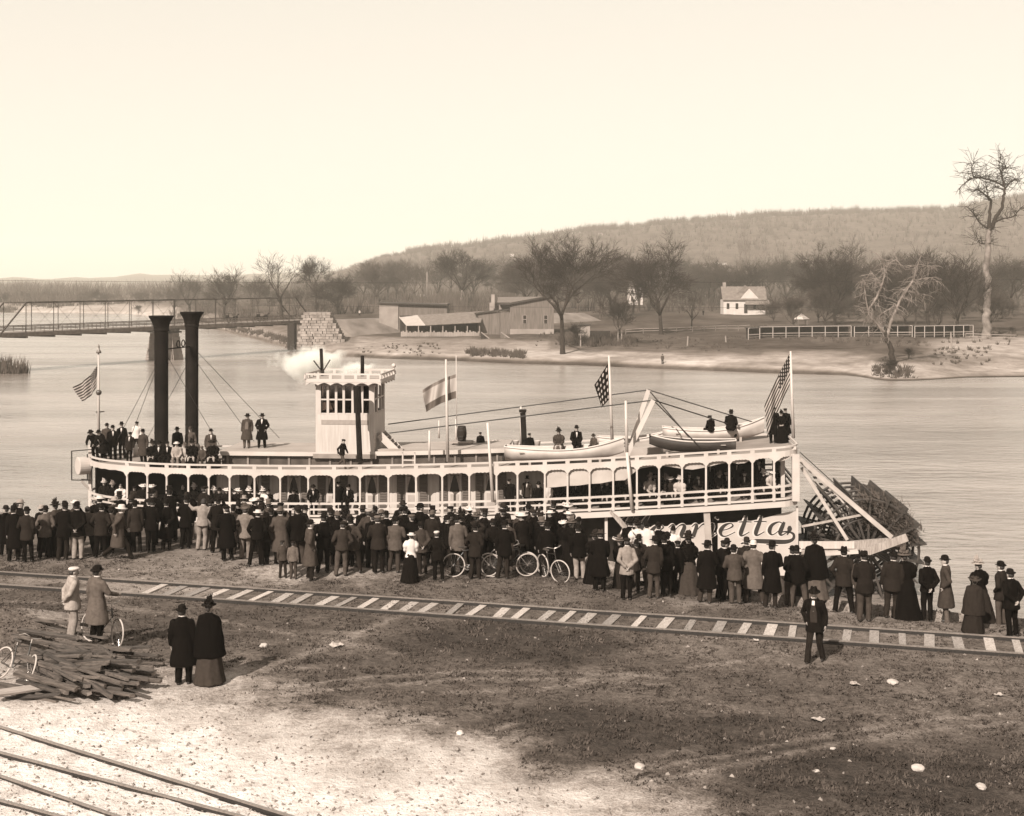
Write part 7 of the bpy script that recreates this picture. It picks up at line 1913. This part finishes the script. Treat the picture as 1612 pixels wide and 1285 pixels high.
proto('elm', seed=3, height=20, spread=1.1, trunk=.24, limbs=6, levels=6, forks=(3, 4), maxseg=15000, ratio=(.62, .8), up=.05, minr=.024, crooked=.2)
proto('fork', seed=11, height=22, spread=.95, trunk=.34, limbs=5, levels=6, forks=(3, 4), maxseg=13000, ratio=(.62, .8), up=.07, minr=.024, crooked=.2)
proto('vase', seed=23, height=16, spread=.85, trunk=.26, limbs=5, levels=5, forks=(3, 4), maxseg=9000, ratio=(.62, .82), up=.08, minr=.026, crooked=.18)
proto('round', seed=31, height=12, spread=1.1, trunk=.20, limbs=7, levels=5, forks=(3, 5), maxseg=12000, ratio=(.6, .78), minr=.024, up=.04)
proto('airy', seed=47, height=20, spread=.85, trunk=.32, limbs=4, levels=5, forks=(2, 3), maxseg=3600, crooked=.2)
proto('tall', seed=59, height=40, spread=1.05, trunk=.58, limbs=6, levels=4, thick=.026, forks=(2, 3), maxseg=1500, crooked=.26, minr=.06, up=.05)
proto('low', seed=71, height=8, spread=1.2, trunk=.14, limbs=7, levels=5, forks=(2, 4), maxseg=4500, ratio=(.62, .8), thick=.018)
proto('syc', seed=83, height=22, spread=.7, trunk=.10, limbs=5, levels=5, thick=.020, forks=(2, 3), maxseg=3000, droop=.8, minr=.035, crooked=.12)
def tree(key, px, py, ytop, label=None, grp=None, rzz=None, mt=None, mc=None, wide=1.0, name='bare_tree'):
    b = far_at(px, py); h = (py - ytop) / F * b.y; t, c, h0 = PRO[key]
    root = empty(name, (b.x, b.y, b.z - .1), rzz if rzz is not None else random.uniform(0, 6.28), label, 'tree', grp)
    s = h / h0; root.scale = (s * wide, s * wide, s)
    for nm, me, m in (('trunk', t, mt or bark), ('crown', c, mc or twig)):
        o = link(nm, me, root)
        if not me.materials: me.materials.append(None)
        omat(o, m)
    return root
NT = 'bare trees along the far bank'
tree('fork', 886, 558, 357, 'tall dark forked elm rising from the shore beside the mill', NT, 0.6)
tree('elm', 1041, 527, 360, 'large round-crowned elm standing on the pasture', NT, 1.0, wide=1.15)
tree('airy', 1089, 521, 452, 'small leaning tree on the field right of the round-crowned elm', NT, 2.0)
tree('low', 975, 528, 462, 'low spreading bush-like tree between the two big elms', NT, wide=1.1)
tree('elm', 1314, 511, 364, 'large dark tree behind the long stock pen', NT, 2.4, wide=1.0)
def traced_tree(Y, stems, label, name='bare_tree', ntw=300, tw=(.6, 1.8), droop=0.0, seed=1, z0=0.0, depth=1.0):
    """stems: (part, material, [(column, row, radius m, depth offset m)]) each a limb of the one tree"""
    b = ray(stems[0][2][0][0], stems[0][2][0][1], Y); root = empty(name, tuple(b), 0, label, 'tree', NT); g = random.Random(seed)
    spots = []; by = {}
    for part_, m, pts in stems:
        P = smooth_path([(*(ray(px, py, Y + dy * depth) - b), r) for px, py, r, dy in pts], 5)
        P = [(x + g.gauss(0, r * .25), y + g.gauss(0, r * .25), z, r) for x, y, z, r in P]
        mb = by.setdefault(part_, (MB(), m))[0]; mb.tube([p[:3] for p in P], [p[3] for p in P], 8)
        spots += [(V3(p[:3]), p[3]) for p in P if p[3] < .24]
    mb, m = by.get('crown') or by.setdefault('crown', (MB(), twig))
    for i in range(ntw):
        p, r = g.choice(spots); d = V3((g.gauss(0, 1), g.gauss(0, 1), g.gauss(.3 - droop, .6))).normalized(); ln = g.uniform(*tw); q = p; pts = [q]
        for k in range(4):
            d = (d + V3((g.gauss(0, .25), g.gauss(0, .25), g.gauss(0, .2) - droop * .35))).normalized(); q = q + d * ln / 4; pts.append(q)
        mb.tube(pts, [.07, .055, .045, .035, .03], 3, False)
        for s in range(2):
            a = pts[g.randint(1, 3)]; dd = (d + V3((g.gauss(0, .7), g.gauss(0, .7), g.gauss(0, .5)))).normalized(); mb.tube([a, a + dd * ln * .3, a + dd * ln * .55 - V3((0, 0, droop * ln * .2))], [.04, .032, .025], 3, False)
    for part_, (mb, m) in by.items(): mb.build(part_, m, root, True, fix=False)
    return root
cw = mat('cottonwood_bark', .15, .95, .55, .9, bump=.8, bscale=3)
def z4(*pts): return [(1200 + x / 3.06, 230 + y / 3.06, r, d) for x, y, r, d in pts]
b_ = far_at(1550, 531)
traced_tree(b_.y, [('trunk', cw, z4((1072, 935, 1.1, 0), (1078, 860, .85, 0), (1084, 760, .72, 0), (1082, 640, .68, .3), (1086, 500, .62, .3), (1092, 400, .55, 0))),
    ('crown', twig, z4((1092, 410, .45, 0), (1094, 330, .32, .5), (1100, 262, .24, .5), (1072, 236, .18, -1), (1040, 210, .14, -2), (1008, 222, .08, -3))),
    ('crown', twig, z4((1096, 410, .48, 0), (1122, 348, .38, 0), (1152, 300, .32, 0), (1165, 240, .27, .5), (1166, 190, .22, 1), (1154, 140, .18, 1), (1162, 108, .13, 1.5), (1202, 106, .07, 2.5))),
    ('crown', twig, z4((1166, 196, .2, 1), (1122, 172, .17, 0), (1060, 155, .15, -1), (1022, 150, .12, -2), (1008, 110, .09, -2), (1020, 82, .05, -2))),
    ('crown', twig, z4((1024, 151, .1, -2), (982, 172, .08, -3), (940, 214, .05, -4))), ('crown', twig, z4((1165, 214, .17, 1), (1194, 176, .13, 2), (1226, 160, .09, 3), (1250, 158, .05, 3))),
    ('crown', twig, z4((1092, 400, .25, 0), (1050, 372, .15, 2), (1020, 330, .1, 3), (985, 290, .06, 4))), ('crown', twig, z4((1110, 372, .22, 0), (1160, 350, .14, -2), (1210, 340, .1, -3), (1240, 300, .06, -4))),
    ('crown', twig, z4((1088, 470, .2, 0), (1050, 468, .1, 2), (1030, 430, .06, 3))), ('crown', twig, z4((1090, 262, .14, .5), (1080, 200, .09, 1), (1078, 140, .05, 2))), ('crown', twig, z4((1154, 142, .1, 1), (1140, 100, .07, 1), (1150, 60, .04, 1)))],
    'giant cottonwood with a bare column trunk and few broken limbs', ntw=330, tw=(1.4, 4.2), seed=5)
tree('vase', 1505, 530, 385, 'dark bushy tree left of the giant cottonwood', NT, wide=1.25)
tree('vase', 1462, 520, 378, 'dark tree behind the pale sycamore', NT, wide=1.2)
b_ = far_at(1404, 578)
traced_tree(b_.y, [('trunk', bark, z4((628, 1075, .55, 0), (622, 985, .42, 0), (602, 930, .36, 0), (590, 890, .3, 0))),
    ('crown', palebark, z4((596, 905, .3, 0), (545, 850, .2, -.5), (512, 800, .2, -.5), (544, 742, .2, 0), (572, 682, .17, 0), (590, 612, .13, 0), (582, 560, .09, 0), (560, 528, .05, 0))),
    ('crown', palebark, z4((602, 915, .3, 0), (628, 820, .24, .5), (652, 768, .22, .5), (690, 702, .2, .5), (722, 655, .16, .5), (745, 582, .12, .5), (768, 525, .06, .5))),
    ('crown', palebark, z4((512, 802, .14, -.5), (500, 740, .12, -1), (490, 660, .08, -1), (480, 640, .04, -1))), ('crown', palebark, z4((575, 680, .1, 0), (550, 640, .07, .5), (520, 600, .04, 1))),
    ('crown', palebark, z4((722, 655, .1, .5), (770, 640, .08, 0), (830, 632, .04, -1))), ('crown', palebark, z4((745, 585, .08, .5), (790, 578, .05, 0), (806, 582, .03, 0))), ('crown', palebark, z4((590, 612, .08, 0), (610, 570, .06, .5), (650, 545, .03, 1))),
    ('crown', palebark, z4((690, 702, .1, .5), (720, 700, .07, 1), (790, 720, .03, 2))), ('crown', twig, z4((602, 925, .2, 0), (560, 830, .12, 1), (620, 780, .1, 1), (640, 760, .05, 1)))],
    'pale sycamore with two leaning white stems on the shore point', ntw=300, tw=(1.0, 3.0), droop=.5, seed=9)
tree('airy', 444, 502, 392, 'spreading pale-limbed tree behind the bridge end', NT, .4, wide=1.25)
tree('fork', 498, 497, 397, 'tall tree with curved limbs beside the abutment', NT, 1.7, wide=.8)
tree('round', 532, 495, 428, 'dense round dark tree right of the abutment', NT, wide=1.2)
tree('vase', 611, 473, 412, 'vase-shaped tree behind the warehouse roof', NT)
tree('fork', 726, 487, 386, 'tall bright-trunked tree behind the long shed', NT, 3.0, mt=mat('cottonwood_bark', .17, .95, .4, .6))
tree('airy', 1176, 480, 352, 'leaning dead tree with pale stem beside the cottage', NT, 5.0, mc=palebark, mt=palebark, wide=.5)
tree('vase', 745, 480, 398, 'slimmer tree touching the bright-trunked one', NT)
tree('airy', 300, 505, 421, 'thin grey tree above the middle of the bridge', NT, wide=1.3)
tree('airy', 352, 505, 412, 'thin grey tree left of the spreading pale-limbed one', NT, wide=1.3)
tree('low', 905, 545, 505, 'scrubby thicket at the foot of the forked elm', NT)
tree('low', 1404, 592, 560, 'scrub at the root of the pale sycamore', NT, wide=1.2)
tree('low', 1430, 566, 545, 'low scrub on the slope right of the sycamore', NT)
tree('low', 1593, 528, 512, 'dark shrub at the frame edge behind the giant cottonwood', NT)
tree('low', 218, 566, 548, 'driftwood brush caught on the river pier', 'brush caught on the bridge piers')
rt_ = random.Random(77)
BG = 'further bare trees on the river flats'
TREE_SEEN = set(); twig_far = mat('distance_paled_twigs', .055, .95, .3, 1.5, spec=.02, rnd=.3)  # paler twigs: distance is put into the colour of the far groves
FORM = {'vase': 'vase-shaped', 'round': 'round-crowned', 'elm': 'broad', 'fork': 'forked', 'airy': 'thin', 'low': 'scrubby'}
LANDM = [(20, 'beyond the inclined end of the bridge'), (90, 'beyond the second bridge panel'), (150, 'beyond the jackstaff'), (215, 'upstream of the river pier'), (254, 'behind the near smokestack'), (302, 'behind the far smokestack'), (340, 'beyond the bridge right of the stacks'), (380, 'beyond the two buggies'), (420, 'by the pale-limbed tree'), (470, 'by the bridge abutment'), (505, 'by the abutment wing wall'), (545, 'right of the dense round tree'), (580, 'beside the warehouse end wall'), (612, 'behind the warehouse'), (640, 'behind the warehouse roof'), (673, 'around the bare mast'), (705, 'behind the long shed'), (735, 'by the bright-trunked tree'), (776, 'behind the mill chimney'), (805, 'behind the mill lean-to'), (838, 'behind the mill roof'), (870, 'at the mill corner'), (905, 'behind the forked elm'), (935, 'behind the board shed'), (970, 'behind the low spreading tree'), (1000, 'around the tall white house'), (1041, 'behind the round elm'), (1090, 'behind the leaning small tree'), (1120, 'left of the white cottage'), (1145, 'behind the cottage chimney'), (1172, 'behind the cottage gable'), (1205, 'right of the white cottage'), (1235, 'short of the summer-house'), (1262, 'behind the summer-house'), (1290, 'behind the stock pen middle'), (1320, 'around the large dark tree'), (1350, 'at the stock pen end'), (1385, 'left of the sycamore'), (1420, 'behind the sycamore'), (1455, 'behind the second stock pen'), (1490, 'by the dark bushy tree'), (1525, 'left of the cottonwood'), (1560, 'behind the cottonwood'), (1600, 'at the frame edge past the cottonwood')]
def bgband(n_, xa, xb, ya, yb, ta, tb, keys, lab):
    for i in range(n_):
        px = lerp(xa, xb, (i + rt_.uniform(.1, .9)) / n_); py = rt_.uniform(ya, yb)
        kk = rt_.choice(keys); tt = rt_.uniform(ta, tb)
        near_ = min(LANDM, key=lambda q: abs(q[0] - px))
        lb = f"{FORM[kk]} bare tree in the grove {near_[1]}"
        if lb in TREE_SEEN:
            lb = lb.replace(' bare tree', ' tall tree' if tt < (ta + tb) / 2 else ' lower tree', 1)
        if lb in TREE_SEEN: lb = lb.replace(' in the grove', ' far back in the grove' if py < (ya + yb) / 2 else ' at the edge of the grove', 1)
        TREE_SEEN.add(lb)
        tree(kk, px, py, tt, lb, BG, rt_.uniform(0, 6.28), wide=rt_.uniform(.9, 1.4), mc=twig_far, mt=twig_far)
bgband(16, 560, 830, 470, 480, 400, 430, ['vase', 'round', 'elm', 'fork', 'airy'], 'bare tree in the row behind the warehouse and the mill')
bgband(20, 800, 1010, 474, 500, 385, 428, ['vase', 'round', 'elm', 'fork', 'airy'], 'bare dark tree in the grove between the two big elms')
bgband(20, 1060, 1300, 468, 486, 392, 432, ['vase', 'round', 'elm', 'fork', 'airy'], 'bare tree in the grove around the white cottage')
bgband(22, 1290, 1612, 482, 512, 380, 436, ['vase', 'round', 'elm', 'fork'], 'bare tree in the grove behind the stock pens')
bgband(14, 270, 530, 478, 500, 424, 450, ['airy', 'vase', 'round'], 'bare grey tree beyond the bridge')
bgband(14, 1210, 1600, 500, 520, 440, 470, ['low', 'round', 'low'], 'scrubby small tree behind the stock pen fence')
bgband(16, -40, 300, 476, 482, 452, 462, ['round', 'vase', 'elm'], 'distant bare tree on the upstream shore')
# brush along the shore and thin woods over the hill: nobody could count them
wd = MB(); g = random.Random(8)
def spray(x, y, z, h, w, n_):
    for k in range(n_):
        a = g.uniform(0, 6.28); l = g.uniform(.3, 1) * w; hh = h * g.uniform(.55, 1.0); t = .02 * h + .05
        bx, by = x + g.gauss(0, .25) * w, y + g.gauss(0, .25) * w; o = len(wd.v)
        wd.v += [(bx - t, by, z - .1), (bx + t, by, z - .1), (bx + l * math.cos(a), by + l * math.sin(a), z + hh)]; wd.f.append((o, o + 1, o + 2))
for i in range(5200):
    px = 515 + 1120 * g.random(); q = g.random(); y = lerp(760, 1640, q ** .6)
    if g.random() < .45: y = lerp(1500, 1640, g.random())
    x = fx(px, y); z = far_z(x, y); h = g.uniform(4, 9) * (.5 if px < 640 else 1); spray(x, y, z, h * (1.5 if y > 1560 and g.random() < .3 else 1), 3.5, 7)
tag(wd.build('hill_woods', mat('hill_brush', .085, 1, .3, .05, spec=0), fix=False), kind='stuff')
wd = MB()
for (xa, xb, da, db, n_, h) in ((560, 700, 1, 22, 60, .5), (735, 825, 2, 11, 170, 1.1), (1375, 1440, 2, 12, 110, .9), (1470, 1560, 12, 40, 60, .7), (280, 470, 1, 10, 320, 1.4), (-10, 26, -2, 6, 60, 3.5), (840, 1180, 22, 60, 160, .5), (1180, 1600, 45, 100, 240, 1.0), (880, 1000, 26, 40, 160, 1.8)):
    for i in range(n_):
        px = g.uniform(xa, xb); y = shore_Y(px) + g.uniform(da, db); x = fx(px, y); spray(x, y, far_z(x, y), h * g.uniform(.5, 1.2), h * .7, 9)
pz_ = BRA
for i in range(90): spray(pz_.x + g.gauss(1.5, 2), pz_.y - 3 + g.gauss(0, 1.2), -6.2, g.uniform(1, 4), 1.2, 8)
tag(wd.build('shore_brush', mat('shore_scrub', .065, 1, .3, .5, spec=0), fix=False), kind='stuff')
wd = MB()
for i in range(2300):
    px = g.uniform(540, 1640) if g.random() < .86 else g.uniform(270, 540); y = g.uniform(430, 760); x = fx(px, y)
    if (1125 < px < 1225 and y < 520) or (985 < px < 1020 and y < 640): continue
    if fbm(x * .02, y * .02, 61) < -.12: continue
    spray(x, y, far_z(x, y), g.uniform(2.5, 8.0), 2.6, 7)
for i in range(2600):
    px = g.uniform(-120, 540); y = lerp(730, 2600, g.random() ** 1.5); x = fx(px, y)
    if fbm(x * .006, y * .006, 71) < -.05: continue
    spray(x, y, far_z(x, y), g.uniform(5, 13), 7, 8)
tag(wd.build('woods_undergrowth', mat('undergrowth', .065, 1, .4, .05, spec=0), fix=False), kind='stuff')
# boughs that dress the stern wheel
wd = MB(); g = random.Random(15)
for i in range(330):
    th = g.uniform(.0, 1.75); rr = WR * g.uniform(.35, .94); v = g.uniform(.7, 3.2)
    x, y = b2w(wu + rr * math.cos(th), v); z = wz + rr * math.sin(th)
    for k in range(14):
        a = g.uniform(0, 6.28); e = g.uniform(-.4, 1.2); l = g.uniform(.15, .5); o = len(wd.v); t = .018
        bx, by, bz_ = x + g.gauss(0, .14), y + g.gauss(0, .14), z + g.gauss(0, .14)
        wd.v += [(bx - t, by, bz_), (bx + t, by, bz_ + t), (bx + l * math.cos(a) * math.cos(e), by + l * math.sin(a) * math.cos(e), bz_ + l * math.sin(e))]; wd.f.append((o, o + 1, o + 2))
tag(wd.build('stern_boughs', mat('cut_boughs', .07, .95, .5, 1.2, spec=.05), fix=False), kind='stuff')
for i in range(3):
    pass
# telegraph wires high over the far bank
for i, (ya, yb, Y) in enumerate(((441.5, 440, 225), (481, 478, 228))):
    mb = MB(); x0, x1 = (-60, 60) if i == 0 else (-30, 110)
    mb.tube([(lerp(x0, x1, k / 12) * 1.4, Y, fzy(lerp(ya, yb, k / 12), Y) - .5 * (1 - (k / 6 - 1) ** 2)) for k in range(13)], .022, 4)
    tag(mb.build('telegraph_wire', rope_m), ['thin telegraph wire strung low above the bridge and trees', 'thin telegraph wire crossing before the mill and cottage', 'high telegraph wire crossing before the wooded hill'][i], 'wire')

# ------------------------------------------------------------------ the river air
hz = MB().span((-3400, -130, -9), (3400, 5600, 175))
haze = hz.build('haze', (lambda m: m)(D.materials.new('river_haze'))); hm_ = D.materials['river_haze']; hm_.use_nodes = True; hn = hm_.node_tree; hn.nodes.clear()
ho = hn.nodes.new('ShaderNodeOutputMaterial'); hv_ = hn.nodes.new('ShaderNodeVolumePrincipled')
hv_.inputs['Color'].default_value = (.96, .90, .80, 1); hv_.inputs['Density'].default_value = 0.0002; hv_.inputs['Anisotropy'].default_value = .0
hn.links.new(hv_.outputs[0], ho.inputs['Volume'])
tag(haze, kind='stuff')
